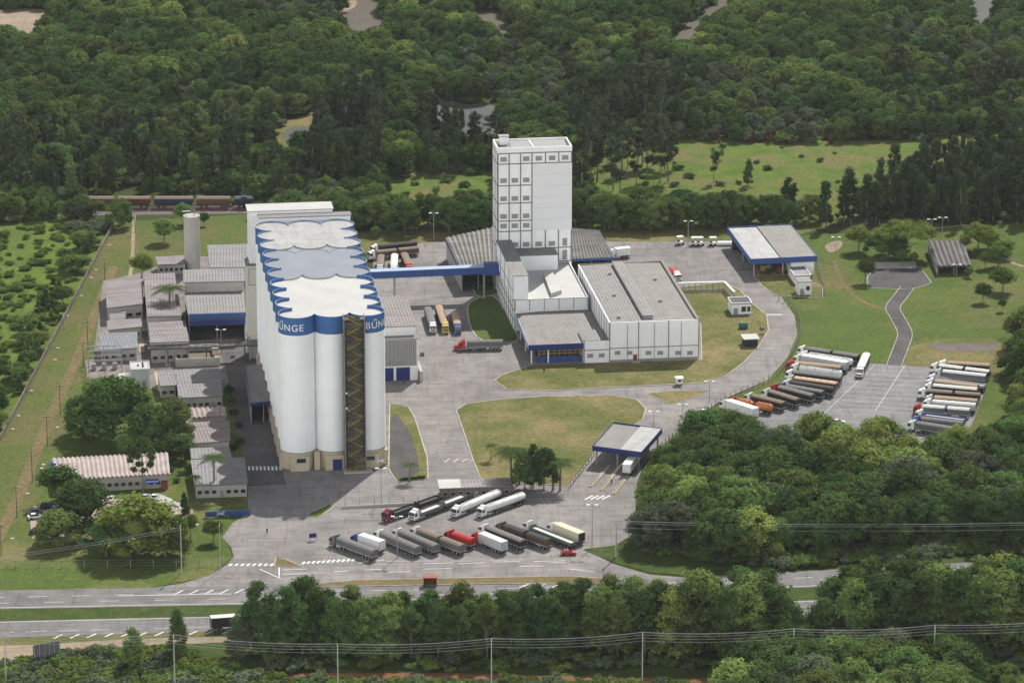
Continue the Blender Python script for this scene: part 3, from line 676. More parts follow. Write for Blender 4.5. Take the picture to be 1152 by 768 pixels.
b = MB(); b.box(.6, ew - .8, 1, 6, 0, ez0 - 1.2, conc_m); b.build('pit_wall', el)

# ------------------------------------------------------------------ mill: tower, lower block, stair block
mill = root_at('mill_building', (559.8, 330), 'tall white mill tower with ribbed panels and louvred windows above its lower white block', 'mill tower')
def tz(x, y): return on_front(mill, 540 + x / 4.518, 150 + y / 4.518)
TW = tz(468, 75)[0]; TT = tz(82, 76)[1]; TD = 12.0
b = MB(); b.box(0, TW, 0, TD, 0, TT - 1.3, wall_w)
for (x0, x1, y0, y1) in ((0, TW, 0, .35), (0, TW, TD - .35, TD), (0, .35, .35, TD - .35), (TW - .35, TW, .35, TD - .35)): b.box(x0, x1, y0, y1, TT - 1.297, TT, wall_w)
b.build('tower_wall', mill)
b = MB(); b.box(.36, TW - .36, .36, TD - .36, TT - 1.29, TT - 1.0, roofg_m)
b.hexa([(5, 2.2, TT - .99), (TW - 1, 2.2, TT - .99), (TW - 1, TD - 1, TT - .99), (5, TD - 1, TT - .99)], [(5, 2.2, TT - .9), (TW - 1, 2.2, TT - .9), (TW - 1, TD - 1, TT - .6), (5, TD - 1, TT - .6)], louv_m)
b.bar((TW * .5, 2.2, TT - .7), (TW * .48, TD - 1, TT - .45), .5, .25, white_m); b.build('roof', mill)
b = MB(); b.box(1.8, 4.6, TD - 4, TD - 1.5, TT - 1, TT + 1.6, wall_w); b.box(1.5, 4.9, TD - 4.3, TD - 1.2, TT + 1.603, TT + 1.85, louv_m); b.build('rooftop_box', mill)
XS = [92, 148, 206, 264, 333, 400, 466]; XS = [tz(x, 130)[0] for x in XS]; XS[0] = .15; XS[-1] = TW - .15
YS = [tz(92, y)[1] for y in (105, 158, 268, 357, 447, 500, 590, 660)]
g = MB(); t = .13
def vrib(x, z0, z1): g.box(x - .17, x + .17, -t, .02, z0, z1, rib_m)
def hrib(x0, x1, z): g.box(x0, x1, -t + .01, .02, z - .17, z + .17, rib_m)
for i in range(4): vrib(XS[i], YS[7], YS[0])
for i in (4, 5, 6): vrib(XS[i], YS[1], YS[0]); vrib(XS[i], YS[7] if i > 4 else YS[6], YS[5])
for k, z in enumerate(YS[:7]):
    hrib(XS[0], XS[3], z)
    if k in (0, 1, 6): hrib(XS[3], XS[6], z)
hrib(XS[5], XS[6], YS[7])
side = [TD * k / 3 for k in range(4)]
for v in side: g.box(-t, .02, min(max(v - .15, 0), TD - .3), min(max(v + .15, .3), TD), 8, YS[0], rib_m)
for z in YS[:7]: g.box(-t + .01, .02, .3, TD - .3, z - .15, z + .15, rib_m)
g.build('frame_ribs', mill)
b = MB(); b.box(XS[3] + .18, TW - .02, -.05, .02, YS[5], YS[1] - .18, clad_w)
for k in range(1, 6): z = YS[5] + (YS[1] - YS[5]) * k / 6; b.box(XS[3] + .2, TW - .04, -.056, .01, z - .02, z + .02, gsteel_m)
b.build('cladding_panel', mill)
def win(i, row, dz=.25, kind='window', hh=1.35):
    xm = (XS[i] + XS[i + 1]) / 2; zb = YS[row + 1] + .17; w = .95
    if hh < 2: zc = zb + (YS[row] - zb) * dz; pane(mill, kind, xm - w, xm + w, zc - hh / 2, zc + hh / 2, louv_m, 0, conc_m)
    else: pane(mill, kind, xm - w * .7, xm + w * .7, zb + .4, zb + .4 + hh, louv_m, 0, conc_m)
for i in (0, 2, 3, 4, 5): win(i, 0, .42)
for row, dz in ((1, .22), (2, .24), (3, .24), (4, .5), (5, .22)):
    for i in range(3): win(i, row, dz)
for i in (3, 4): win(i, 5, .22)
win(5, 5, 0, 'door', 2.4); win(5, 6, 0, 'door', 3.0)
# lower block in front
q = loc_of(mill, G(580.5, 372.5)); PV = q.y; PZ = on_front(mill, 580, 337, PV)[1]; PW = on_front(mill, 662, 336, PV)[0]
b = MB(); b.box(-.1, PW, PV, -.003, 0, PZ - .9, wall_w)
for (x0, x1, y0, y1) in ((-.1, PW, PV, PV + .25), (-.1, .15, PV + .25, -.01), (PW - .25, PW, PV + .25, -.01)): b.box(x0, x1, y0, y1, PZ - .897, PZ, wall_w)
b.build('block_wall', mill)
b = MB(); b.box(.16, PW - .26, PV + .26, -.02, PZ - .89, PZ - .7, roofw_m); b.build('block_roof', mill)
g = MB(); g.box(0, PW, PV - .09, PV + .02, PZ - .25, PZ - .1, rib_m)
for k in range(6): x = PW * k / 5; x = min(max(x, .1), PW - .3); g.box(x - .1, x + .1, PV - .1, PV + .02, 6.6, PZ, rib_m)
g.build('frame_ribs', mill); g = MB(); n = 9
for k in range(n + 1): v = PV + (-PV - .4) * k / n; g.box(-.22, -.09, v, v + .3, 0, PZ, rib_m)
for z in (3.2, 6.4, PZ - .2): g.box(-.21, -.09, PV + .1, -.2, z - .14, z + .14, rib_m)
g.build('frame_ribs', mill)
zr = PZ - .7
SV = PV + .6; SW0 = on_front(mill, 577.5, 316, SV)[0]; SW1 = on_front(mill, 594.2, 316, SV)[0]; SZ = on_front(mill, 577.5, 311, SV)[1]
b = MB(); b.box(SW0, SW1, SV, -.16, zr, SZ, wall_w); b.build('stair_block', mill)
b = MB(); b.box(SW0 - .12, SW1 + .12, SV - .12, -.16, SZ + .003, SZ + .22, roofd_m if False else roofg_m); b.build('stair_roof', mill)
g = MB()
for k in range(5): v = SV + (-.6 - SV) * k / 4; g.box(SW0 - .12, SW0 + .02, v, v + .25, zr + .1, SZ - .1, rib_m)
g.box(SW0 - .11, SW0 + .02, SV + .3, -.6, zr + 2.9, zr + 3.1, rib_m); g.build('frame_ribs', mill)
q = loc_of(mill, G(592, 304.5, zr)); UV_ = q.y; UW = on_front(mill, 627.5, 300, UV_)[0]; UZ = on_front(mill, 590, 288, UV_)[1]
b = MB(); b.box(SW1 + .02, UW, UV_, -.16, zr, UZ, wall_w); b.build('upper_block', mill)
b = MB(); b.box(SW1 + .13, UW + .1, UV_ - .1, -.17, UZ + .003, UZ + .2, roofg_m); b.build('upper_roof', mill)
w = [loc_of(mill, G(x, y, zr + 1.3)) for x, y in ((611, 306.5), (621.5, 305.5), (632, 326), (620, 330))]
b = MB(); b.hexa([(p.x, p.y, zr) for p in (w[3], w[2], w[1], w[0])], [tuple(p) for p in (w[3], w[2], w[1], w[0])], roofw_m); b.build('skylight', mill)
# conveyor bridge
br = root_at('conveyor_bridge', (545, 337), 'long blue enclosed conveyor bridge running from the silos to the mill tower', 'conveyor')
zt = on_front(br, 480, 302.2)[1]; zb = zt - 3.0
xl = on_front(br, 392, 305)[0]; xr = on_front(br, 563, 298)[0]
P0 = Vector((xl, 0, 0)); P1 = Vector((xr, 0, 0)); zL = on_front(br, 420, 306)[1]; zR = on_front(br, 555, 300.2)[1]
sl = (zR - zL) / (on_front(br, 555, 300)[0] - on_front(br, 420, 306)[0]); zl = zL + sl * (xl - on_front(br, 420, 306)[0]); zr_ = zR + sl * (xr - on_front(br, 555, 300)[0])
b = MB(); b.hexa([(xl, 0, zl - 2.3), (xr, 0, zr_ - 2.3), (xr, 3, zr_ - 2.3), (xl, 3, zl - 2.3)], [(xl, 0, zl), (xr, 0, zr_), (xr, 3, zr_), (xl, 3, zl)], blue_m); b.build('wall', br)
b = MB(); b.hexa([(xl, -.15, zl + .003), (xr, -.15, zr_ + .003), (xr, 3.15, zr_ + .003), (xl, 3.15, zl + .003)], [(xl, -.15, zl + .16), (xr, -.15, zr_ + .16), (xr, 3.15, zr_ + .16), (xl, 3.15, zl + .16)], lblue_m); b.build('roof', br)
b = MB(); b.box(xr - 5.2, xr + .6, -.4, 3.3, zr_ - 2.7, zr_ + .9, blue_m); b.build('end_housing', br)
for x in (on_front(br, 444.4, 330)[0], on_front(br, 545, 320)[0]):
    b = MB(); zz = zl + sl * (x - xl) - 2.3
    for y in (.3, 2.3): b.box(x - .2, x + .2, y, y + .4, 0, zz, gsteel_m)
    b.bar((x, .5, 1), (x, 2.4, zz - .5), .15, .15, gsteel_m); b.build('support', br)

# ------------------------------------------------------------------ big warehouse with loading dock
wh = root_at('warehouse', (685.4, 408.0), 'large white warehouse with broad grey roof and a raised ridge strip', 'warehouse')
WW = on_front(wh, 786, 403)[0]; WZ = on_front(wh, 736, 361)[1]; WD = 66.0
b = MB(); b.box(0, WW, 0, WD, .9, WZ - .5, wall_w); b.box(.05, WW - .05, .05, WD - .1, 0, .897, louv_m)
b.box(0, WW, 0, .3, WZ - .497, WZ, wall_w); b.box(WW - .9, WW, .3, WD, WZ - .497, WZ + .25, rib_m); b.box(0, WW - .9, WD - .3, WD, WZ - .497, WZ, rib_m); b.box(0, .35, .3, WD - .3, WZ - .497, WZ - .1, wall_w)
b.build('wall', wh)
um = (loc_of(wh, G(734, 355, WZ)).x + loc_of(wh, G(690, 300, WZ)).x) / 2
b = MB(); e = [(.36, .31), (um, .31), (um, WD - .31), (.36, WD - .31)]
b.hexa([(x, y, WZ - .49) for x, y in e], [(.36, .31, WZ - .4), (um, .31, WZ - .1), (um, WD - .31, WZ - .1), (.36, WD - .31, WZ - .4)], roofg_m)
b.hexa([(um + .003, .31, WZ - .49), (WW - .91, .31, WZ - .49), (WW - .91, WD - .31, WZ - .49), (um + .003, WD - .31, WZ - .49)], [(um + .003, .31, WZ - .1), (WW - .91, .31, WZ - .4), (WW - .91, WD - .31, WZ - .4), (um + .003, WD - .31, WZ - .1)], roofg2_m)
b.build('roof', wh)
b = MB(); b.box(um - 1.6, um + 1.4, 3, WD - 2, WZ - .2, WZ + .85, louv_m); b.box(um - 1.8, um + 1.6, 2.8, WD - 1.8, WZ + .853, WZ + 1.0, roofg_m); b.build('ridge_vent', wh)
for k in range(7):
    b = MB(); x = WW * (.12 + .76 * ((k * .37) % 1)); y = 5 + 8 * k; b.box(x, x + .9, y, y + .9, WZ - .35, WZ + .35, gsteel_m); b.box(x - .1, x + 1.0, y - .1, y + 1.0, WZ + .353, WZ + .45, louv_m); b.build('roof_vent', wh)
for k in range(3): b = MB(); x = WW * (.2 + .3 * k) ; b.tube((x, -.16, .9), (x, -.16, WZ - .6), .09, .09, gsteel_m, 6); b.build('downpipe', wh)
g = MB(); zh = on_front(wh, 736, 390)[1]
for k in range(4): x = [0.12, WW * .325, WW * .66, WW - .12][k]; g.box(x - .13, x + .13, -.1, .02, .9, WZ, rib_m)
g.box(.25, WW - .25, -.09, .02, zh - .12, zh + .12, rib_m)
for k in range(14): v = .3 + (WD - 1) * k / 13; g.box(-.1, .02, v, v + .25, .9, WZ, rib_m)
g.build('frame_ribs', wh)
for a in (648, 706, 796, 853, 938, 995):
    x, z = on_front(wh, 540 + a / 4.265, 260 + 584 / 4.265); pane(wh, 'window', x, x + 1.55, z - .5, z + .55, louv_m, 0, conc_m)
x, z = on_front(wh, 540 + 745 / 4.265, 402); pane(wh, 'door', x - .6, x + .5, .05, 2.3, rust_m, 0, gsteel_m)
b = MB(); b.box(x - 1, x + 1.2, -1.6, -.1, 0, .35, conc_m); b.build('door_step', wh)
x0 = on_front(wh, 657, 408)[0]
b = MB(); b.box(x0, -.02, .2, 12, 0, 7.1, wall_w); b.build('annex_wall', wh); b = MB(); b.box(x0 - .05, -.11, .25, 12.03, 7.103, 7.2, roofg2_m); b.build('annex_roof', wh)
g = MB(); g.box(x0, -.15, .1, .22, 4.1, 4.35, rib_m); g.box(x0 - .02, x0 + .2, .08, .22, 0, 7.3, rib_m); g.build('frame_ribs', wh)
for k in (.25, .7): pane(wh, 'window', x0 + (-x0) * k - .8, x0 + (-x0) * k + .8, 1.9, 3.0, louv_m, .2, conc_m)
dk = root_at('loading_dock', (598, 410.5), 'open loading dock with grey roof and blue edge beside the warehouse', 'loading dock')
DZ = 6.2
def wpt(u, v): c, s = math.cos(TH), math.sin(TH); return Vector((wh.location.x + u * c - v * s, wh.location.y + u * s + v * c, DZ))
fl = loc_of(dk, G(595, 388.5, DZ)); bl = loc_of(dk, G(580.5, 353.0, DZ)); fr = loc_of(dk, G(657, 385.5, DZ)); an = loc_of(dk, wpt(x0 - .03, .2)); an2 = loc_of(dk, wpt(x0 - .03, 12.02)); wr = loc_of(dk, wpt(-.12, 12.02)); ml = loc_of(dk, wpt(-.12, 33))
brx = loc_of(dk, G(661, 344.5, DZ)); an.y = fr.y = fl.y
poly = [(fl.x, fl.y), (an.x - .01, fl.y), (an.x - .01, an2.y), (wr.x, wr.y), (ml.x, brx.y), (bl.x, bl.y)]
b = MB(); b.hexa([(x, y, DZ - .3) for x, y in poly], [(x, y, DZ) for x, y in poly], roofg2_m); b.build('roof', dk)
b = MB(); b.box(fl.x - .12, an.x, fl.y - .14, fl.y - .005, DZ - 1.6, DZ + .12, navy_m)
b.hexa([(fl.x - .14, fl.y, DZ - 1.5), (fl.x - .01, fl.y, DZ - 1.5), (bl.x - .01, bl.y, DZ - 1.5), (bl.x - .14, bl.y, DZ - 1.5)], [(fl.x - .14, fl.y, DZ + .12), (fl.x - .01, fl.y, DZ + .12), (bl.x - .01, bl.y, DZ + .12), (bl.x - .14, bl.y, DZ + .12)], lblue_m)
b.build('fascia', dk)
b = MB(); b.box(fl.x + 3.2, an.x - .1, fl.y + 2.0, fl.y + 2.3, 0, 1.7, blue_m); b.box(fl.x + 3.2, an.x - .1, fl.y + 9, fl.y + 9.3, 0, DZ - .35, navy_m); b.build('dock_wall', dk)
b = MB()
for z in (2.4, 3.3, 4.1): b.box(fl.x + 3.2, an.x - .2, fl.y + 2.6, fl.y + 2.75, z, z + .28, yellow_m)
for k in range(9): x = fl.x + 3.3 + (an.x - fl.x - 4) * k / 8; b.box(x, x + .2, fl.y + 2.45, fl.y + 2.6, 1.7, 4.6, yellow_m)
b.build('rack', dk)
for k, v in ((.33, 1.2), (.02, 1.0), (.02, 14), (.02, 26)): b = MB(); x = fl.x + .4 + (an.x - fl.x) * k; b.box(x, x + .4, fl.y + v, fl.y + v + .4, 0, DZ - .3, white_m); b.build('post', dk)
# open sheds either side of the tower
shed('side_shed', [(501, 268), (556, 256), (557, 304), (519, 306)], 7.2, 6.8, shedr_m, gsteel_m, 'dark rippled roof shed left of the white mill tower, with blue front edge', 'shed', openf=True, fascia=(navy_m, 1.2), corr=1.1)
shed('side_shed', [(638, 257), (674, 259.5), (690.5, 290), (640, 292.5)], 7.2, 6.8, shedr_m, gsteel_m, 'rippled grey roof shed right of the tower behind the warehouse', 'shed', openf=True, fascia=(blue_m, .8), corr=1.1)
# sheds against the right side of the silos
sr = root_at('ribbed_shed', (437.5, 428.5), 'ribbed grey shed with blue doors against the right side of the silos', 'shed')
u1 = on_front(sr, 470.5, 420)[0]; z1 = on_front(sr, 450, 381.5)[1]
b = MB(); b.box(-2, u1, 0, 3, 0, z1, wall_w); b.build('wall', sr)
b = MB()
n = 16
for k in range(n): x = -1 + (u1 + .6) * k / n; b.box(x, x + .5, -.22, -.003, 4.7, z1 - .3, gsteel_m if k % 2 else louv_m)
b.build('ribbed_sheet', sr)
z2 = on_front(sr, 450, 367.5, 3.2)[1]; vb = loc_of(sr, G(452, 334.5, z2)).y
b = MB(); b.box(-2, u1 - .4, 3.003, vb, 0, z2, wall_w); b.build('upper_wall', sr)
b = MB(); b.hexa([(-2, 2.8, z2 + .003), (u1, 2.8, z2 + .003), (u1, vb, z2 + .003), (-2, vb, z2 + .003)], [(-2, 2.8, z2 + .25), (u1, 2.8, z2 + .25), (u1, vb, z2 + .6), (-2, vb, z2 + .6)], roofp_m); b.build('roof', sr)
b = MB(); b.box(-2.2, u1 + .2, -.4, 2.79, z1 + .003, z1 + .3, rib_m); b.build('lower_roof', sr)
x, _ = on_front(sr, 446, 420); x2, _ = on_front(sr, 461, 420); pane(sr, 'door', x, x2, .02, 4.1, navy_m, 0, gsteel_m); x3, _ = on_front(sr, 442.6, 420); pane(sr, 'door', x3 - 3, x3, .02, 4.1, navy_m, 0, gsteel_m)
b = MB(); b.box(u1 + .3, u1 + 1.2, -2, 9, 0, 3.2, conc_m); b.build('side_wall', sr)
shed('truck_canopy', [(276.4, 411.6), (301, 408.6), (311, 451), (281.8, 454)], 6.4, 6.2, roofg2_m, gsteel_m, 'grey lean-to canopy with blue edge against the left side of the silos', 'canopy', openf=True, fascia=(navy_m, .9))

# ------------------------------------------------------------------ canopies and small buildings at the right
def canopy(name, roof, h, label, cat, fas, fh, rmats, wallx=None, split=.45):
    w = [G(x, y, h) for x, y in roof]; d = w[2] - w[3]; rz = math.atan2(d.y, d.x); r = empty(name, (w[3].x, w[3].y, 0), rz, label, cat)
    c = [loc_of(r, p) for p in w]; lerp = lambda t, s: c[3].lerp(c[2], t).lerp(c[0].lerp(c[1], t), s)
    for k, (a, e, dz) in enumerate(((0, split, 0), (split + .012, 1, .25))):
        b = MB(); q4 = [lerp(a, 0), lerp(e, 0), lerp(e, 1), lerp(a, 1)]; up = Vector((0, 0, dz)); b.hexa([p + up - Vector((0, 0, .3)) for p in q4], [p + up for p in q4], rmats[k]); b.build('roof', r)
    f = MB(); cen = sum(c, Vector()) / 4
    for i, j in ((3, 2), (0, 3), (2, 1), (1, 0)):
        a, e = c[i], c[j]; dd = (e - a); dd.z = 0; dd.normalize(); n_ = Vector((dd.y, -dd.x, 0)) * .18
        if (cen - a).dot(n_) > 0: n_ = -n_
        lo = Vector((0, 0, -fh + .2)); hi = Vector((0, 0, .4)); f.hexa([a + lo, e + lo, e + lo + n_, a + lo + n_], [a + hi, e + hi, e + hi + n_, a + hi + n_], fas)
    f.build('fascia', r)
    for t in (.06, .5, .94):
        for s in (.04, .5, .95): p = lerp(t, s); b = MB(); b.box(p.x - .2, p.x + .2, p.y - .2, p.y + .2, 0, h - .32, gsteel_m); b.build('post', r)
    return r, lerp
mt, lp = canopy('maintenance_shed', [(818.6, 256.6), (889.4, 253.8), (918.8, 289), (845, 292.5)], 6.2, 'open maintenance shed with split grey roof and bright blue edge by the rear yard', 'shed', blue_m, 1.7, (roofl_m, roofg2_m))
b = MB(); p0, p1, p2, p3 = lp(.62, .02), lp(.97, .02), lp(.97, .93), lp(.62, .93); b.hexa([Vector((p.x, p.y, 0)) for p in (p0, p1, p2, p3)], [Vector((p.x, p.y, 5.85)) for p in (p0, p1, p2, p3)], wall_w); b.build('wall', mt)
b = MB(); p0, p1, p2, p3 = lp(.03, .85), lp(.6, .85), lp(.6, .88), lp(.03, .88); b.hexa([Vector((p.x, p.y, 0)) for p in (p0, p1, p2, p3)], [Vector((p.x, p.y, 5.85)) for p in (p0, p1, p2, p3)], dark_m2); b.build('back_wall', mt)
b = MB()
for k in range(5):
    p = lp(.12 + .11 * k, .12 + .07 * (k % 3)); b.box(p.x, p.x + 1.5, p.y, p.y + 1.4, 0, 1.2 + .4 * (k % 2), (rust_m, yellow_m, gsteel_m)[k % 3]); b.box(p.x + .3, p.x + 1.1, p.y + .3, p.y + 1, 1.2, 2.2, steel_m)
b.build('workbench', mt)
wb, lp2 = canopy('weighbridge_canopy', [(690.4, 476), (744.3, 483), (721.2, 509.5), (667, 502.5)], 5.4, 'weighbridge canopy with grey roof and blue fascia over the entry lanes', 'canopy', navy_m, 1.3, (roofg2_m, roofl_m), None, .55)
def block(name, fl, frx, topy, depth, wmat, rmat, label, cat, wins=(), door=None, over=.25, rz=TH, rtop=.25, para=False):
    r = root_at(name, fl, label, cat, rz=rz); w = on_front(r, *frx)[0]; z = on_front(r, fl[0], topy)[1]
    b = MB(); b.box(0, w, 0, depth, 0, z, wmat); b.build('wall', r)
    b = MB(); b.box(-over, w + over, -over, depth + over, z + .003, z + rtop, rmat)
    if para:
        for (x0, x1, y0, y1) in ((-over, w + over, -over, -over + .2), (-over, w + over, depth + over - .2, depth + over), (-over, -over + .2, -over + .2, depth + over - .2), (w + over - .2, w + over, -over + .2, depth + over - .2)): b.box(x0, x1, y0, y1, z + rtop, z + rtop + .3, wmat)
    b.build('roof', r)
    for k, (a, e, z0, z1) in enumerate(wins): pane(r, 'window', w * a, w * e, z * z0, z * z1, glass_m, 0, conc_m)
    if door: pane(r, 'door', w * door[0], w * door[1], .02, min(2.2, z * .8), louv_m, 0, conc_m)
    return r, w, z
block('workshop_annex', (894, 320), (911.5, 318.5), 311, 11, wall_w, roofg_m, 'long white flat-roofed annex in front of the maintenance shed', 'building', ((.15, .4, .35, .75),), (.6, .85), para=True)
block('pump_house', (898, 332.5), (912.8, 331.5), 318, 5, clad_w, roofg_m, 'small pale box building with flat grey roof nearest the lawn fence', 'building', ((.6, .85, .4, .7),), (.15, .4))
block('guard_house', (823.3, 354.5), (845, 353.5), 342.5, 6.5, wall_w, plain('dark_flat_roof', (.10, .10, .10), .9, .15, .3), 'small white gatehouse with dark flat roof at the end of the pipe fence', 'gatehouse', ((.5, .72, .3, .75), (.8, .95, .3, .75)), (.1, .3), para=True)
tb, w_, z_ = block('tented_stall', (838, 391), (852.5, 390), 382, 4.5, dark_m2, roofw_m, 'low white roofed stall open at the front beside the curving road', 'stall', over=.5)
bn = root_at('waste_bin', (832.5, 371), 'green and blue waste bin standing on the dry lawn', 'waste bin')
b = MB(); b.hexa([(0, 0, .3), (2.4, 0, .3), (2.4, 1.8, .3), (0, 1.8, .3)], [(-.15, -.1, 1.2), (2.55, -.1, 1.2), (2.55, 1.9, 1.2), (-.15, 1.9, 1.2)], blue_m); b.build('body', bn)
b = MB(); gmat = plain('green_plastic', (.03, .13, .05), .5); b.hexa([(-.2, -.15, 1.203), (2.6, -.15, 1.203), (2.6, 1.95, 1.203), (-.2, 1.95, 1.203)], [(.1, .3, 2.1), (2.3, .3, 2.1), (2.3, 1.6, 2.1), (.1, 1.6, 2.1)], gmat); b.build('lid', bn)
for x in (.2, 2.0):
    for y in (.2, 1.4): b = MB(); b.tube((x, y, .15), (x + .15, y, .15), .15, .15, tyre_m); b.build('wheel', bn)
# pipe fence with white beam
pf = empty('pipe_fence', G(762, 330), 0, 'white topped pipe rack fence running from the warehouse to the gatehouse', 'fence')
pts = [G(762, 328), G(815, 326.5), G(826, 338)]; b = MB(); rl = [loc_of(pf, p) for p in pts]
for a, c in zip(rl, rl[1:]): b.bar(a + Vector((0, 0, 2.9)), c + Vector((0, 0, 2.9)), .7, .3, white_m)
b.build('beam', pf); b = MB()
for a, c in zip(rl, rl[1:]): b.bar(a + Vector((0, 0, 1.5)), c + Vector((0, 0, 1.5)), .06, .1, gsteel_m); b.bar(a + Vector((0, 0, .4)), c + Vector((0, 0, .4)), .15, .5, conc_m)
b.build('rail', pf)
for a, c, n in ((rl[0], rl[1], 8), (rl[1], rl[2], 6)):
    for k in range(n + (c is rl[2])): p = a.lerp(c, k / n); b = MB(); b.box(p.x - .1, p.x + .1, p.y - .1, p.y + .1, 0, 2.75, rust_m if False else rib_m); b.build('post', pf)
# picnic shelter
shed('picnic_shelter', [(1043, 272), (1084, 271), (1093, 299), (1054, 300)], 3.4, 3.0, sheetroof('folded_dark_roof', (.10, .095, .092), (.15, .14, .13), .3, 1.2), gsteel_m, 'brown-grey folded roof picnic shelter among park trees', 'shelter', openf=True, corr=1.5)
# long low lorry office by the front lot
lo = shed('driver_rest_shelter', [(492, 539.5), (573, 537), (577, 546), (494, 549.5)], 3.6, 3.4, roofp_m, plain('brown_wall', (.14, .12, .10), .9), 'long low shelter with pink and white roof behind the parked tankers', 'shelter', wins=9, door=4)
w = [loc_of(lo, G(x, y, h)) for x, y, h in ((492, 539.5, 3.64), (517, 538.7, 3.64), (519, 548.5, 3.44), (494, 549.4, 3.44))]
b = MB(); b.hexa([w[3], w[2], w[1], w[0]], [p + Vector((0, 0, .08)) for p in (w[3], w[2], w[1], w[0])], roofw_m); b.build('white_roof_sheet', lo)
# entrance sign beam
sg = root_at('entrance_sign', (231, 582.5), 'long blue entrance beam with a white figure emblem by the plant gate', 'sign')
u = on_front(sg, 281, 579)[0]
b = MB(); b.box(0, u, 0, .5, .3, 1.75, blue_m); b.build('beam', sg); star(sg, u * .345, 1.05, 1.1, -.01)
for k in (.05, .5, .93): b = MB(); b.box(u * k, u * k + .4, .05, .45, 0, .297, conc_m); b.build('foot', sg)

# ------------------------------------------------------------------ old works at the left
shed('tall_works_hall', [(233, 275.5), (290, 274), (293, 300), (236, 301)], 14, 13.8, rooff_m, conc_m, 'tall grey roofed works hall furthest back beside the silos', 'hall')
shed('stepped_works_hall', [(205.7, 303.5), (275, 300.5), (276, 316), (206, 317.5)], 13.6, 13.2, rooff_m, conc_m, 'weathered grey roofed hall stepping down in front of the tall works hall', 'hall')
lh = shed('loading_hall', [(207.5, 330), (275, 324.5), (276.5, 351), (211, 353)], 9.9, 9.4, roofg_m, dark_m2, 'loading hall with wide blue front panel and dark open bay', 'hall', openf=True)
b = MB(); x0, z0 = on_front(lh, 213, 367, -.3); x1, z1 = on_front(lh, 275.8, 352, -.3); zm = on_front(lh, 240, 360, -.3)[1]
b.box(x0, x1, -.3, .1, z0, z0 + 1.6, navy_m); b.box(x0, x1, -.1, .1, z0 + 1.6, z0 + 2.3, steel_m); b.box(x0, x1, -.45, .1, z0 + 2.3, 9.3, blue_m); b.build('front_panel', lh)
shed('long_works_shed', [(161.5, 308), (196.6, 306.8), (204.4, 355), (165.4, 356)], 7.4, 7, roofp_m, conc_m, 'long pinkish streaked roof shed behind the palm', 'shed', wins=5)
shed('works_shed', [(166.7, 362.8), (208.3, 360.5), (213.5, 386), (169, 389)], 6.2, 5.8, roofp_m, conc_m, 'pink streaked roof shed in front of the palm, beside the pipe gallery', 'shed', wins=5)
shed('works_shed', [(118.5, 316.5), (161.3, 313.5), (161.3, 341.5), (120, 346.5)], 5.4, 5, roofp_m, conc_m, 'red-streaked grey roof shed at the far left corner of the works', 'shed', wins=4)
shed('store_hut', [(122.4, 347.5), (142, 346.8), (142, 351), (122.4, 352)], 3.6, 3.4, roofw_m, wall_w, 'small white roofed hut between the left works sheds', 'hut', inset=.2)
shed('works_shed', [(120, 360.5), (159, 357.8), (160, 367.3), (121, 371)], 4.2, 4, roofp_m, conc_m, 'narrow pinkish roof shed below the small white hut', 'shed', wins=4)
shed('works_shed', [(112.5, 375), (154.5, 373), (155, 391), (112, 393.5)], 4.6, 4.2, roofb_m, conc_m, 'bluish grey sheet roof shed above the switchyard', 'shed', wins=4)
tk, w_, z_ = block('transformer_house', (148.5, 436), (168.5, 434.5), 417, 8, plain('pale_grey_wall', (.46, .48, .5), .8), roofw_m, 'white flat roof transformer house beside the switchyard', 'building', (), (.6, .8), para=True)
for k in range(4): b = MB(); b.tube((-.4 - 3.4, 1.5 + k * 1.7, 2.2), (-.35, 1.5 + k * 1.7, 2.2), .38, .38, white_m, 10); b.build('duct', tk)
for k, (x, y) in enumerate(((.35, .45), (.62, .3), (.62, .5), (.62, .7))): b = MB(); b.box(w_ * x, w_ * x + .5, 8 * y, 8 * y + .5, z_ + .25, z_ + .75, steel_m); b.build('roof_vent', tk)
shed('canteen', [(198, 416.2), (247.4, 414), (251, 445), (200.5, 447.5)], 4.4, 4.2, rooff_m, conc_m, 'wide pale grey roof canteen left of the shaded side road', 'building', wins=7, door=5)
shed('canteen_wing', [(176.5, 417), (197, 416.3), (198, 433), (180, 434)], 4.1, 4, rooff_m, conc_m, 'small grey roof wing joined left of the wide canteen roof', 'building', wins=2)
shed('folded_roof_hut', [(213, 459.5), (254, 458), (255, 468.5), (216, 470.5)], 3.6, 3.4, plain('pink_white_folded', (.36, .30, .28), .8, .25, .5), conc_m, 'narrow pink folded roof hut between canteen and reddish office', 'hut', corr=1.3, wins=4)
shed('office', [(212, 475), (258, 472.3), (259, 495.5), (213.5, 498.5)], 4.2, 4, sheetroof('reddish_roof', (.175, .14, .135), (.17, .10, .095), .7, 1.0), conc_m, 'reddish roof office block between the folded hut and the gate offices', 'building', wins=6)
shed('gate_office', [(213.5, 504), (258, 502), (261, 514), (215, 516)], 4.3, 4.2, rooff_m, conc_m, 'grey roof rear wing of the gate offices next to the crosswalk', 'building', wins=4)
shed('gate_office', [(214.5, 517), (275, 514), (279, 543.5), (219, 545.5)], 4.3, 4.0, rooff_m, conc_m, 'pale grey roof gate office behind the blue entrance beam', 'building', wins=7, door=3)
ad = shed('administration_building', [(58, 516), (189, 509.5), (191.5, 533.5), (62, 540.5)], 4.2, 3.9, plain('pink_white_tiles', (.42, .355, .335), .8, .22, .25), conc_m, 'long administration building with pink and white folded roof', 'building', corr=1.25, wins=16, door=12)
x, z = on_front(ad, 163.5, 540); x2, _ = on_front(ad, 178, 540); b = MB(); b.box(x, x2, -2.4, .4, 2.5, 2.75, blue_m); b.build('awning', ad)
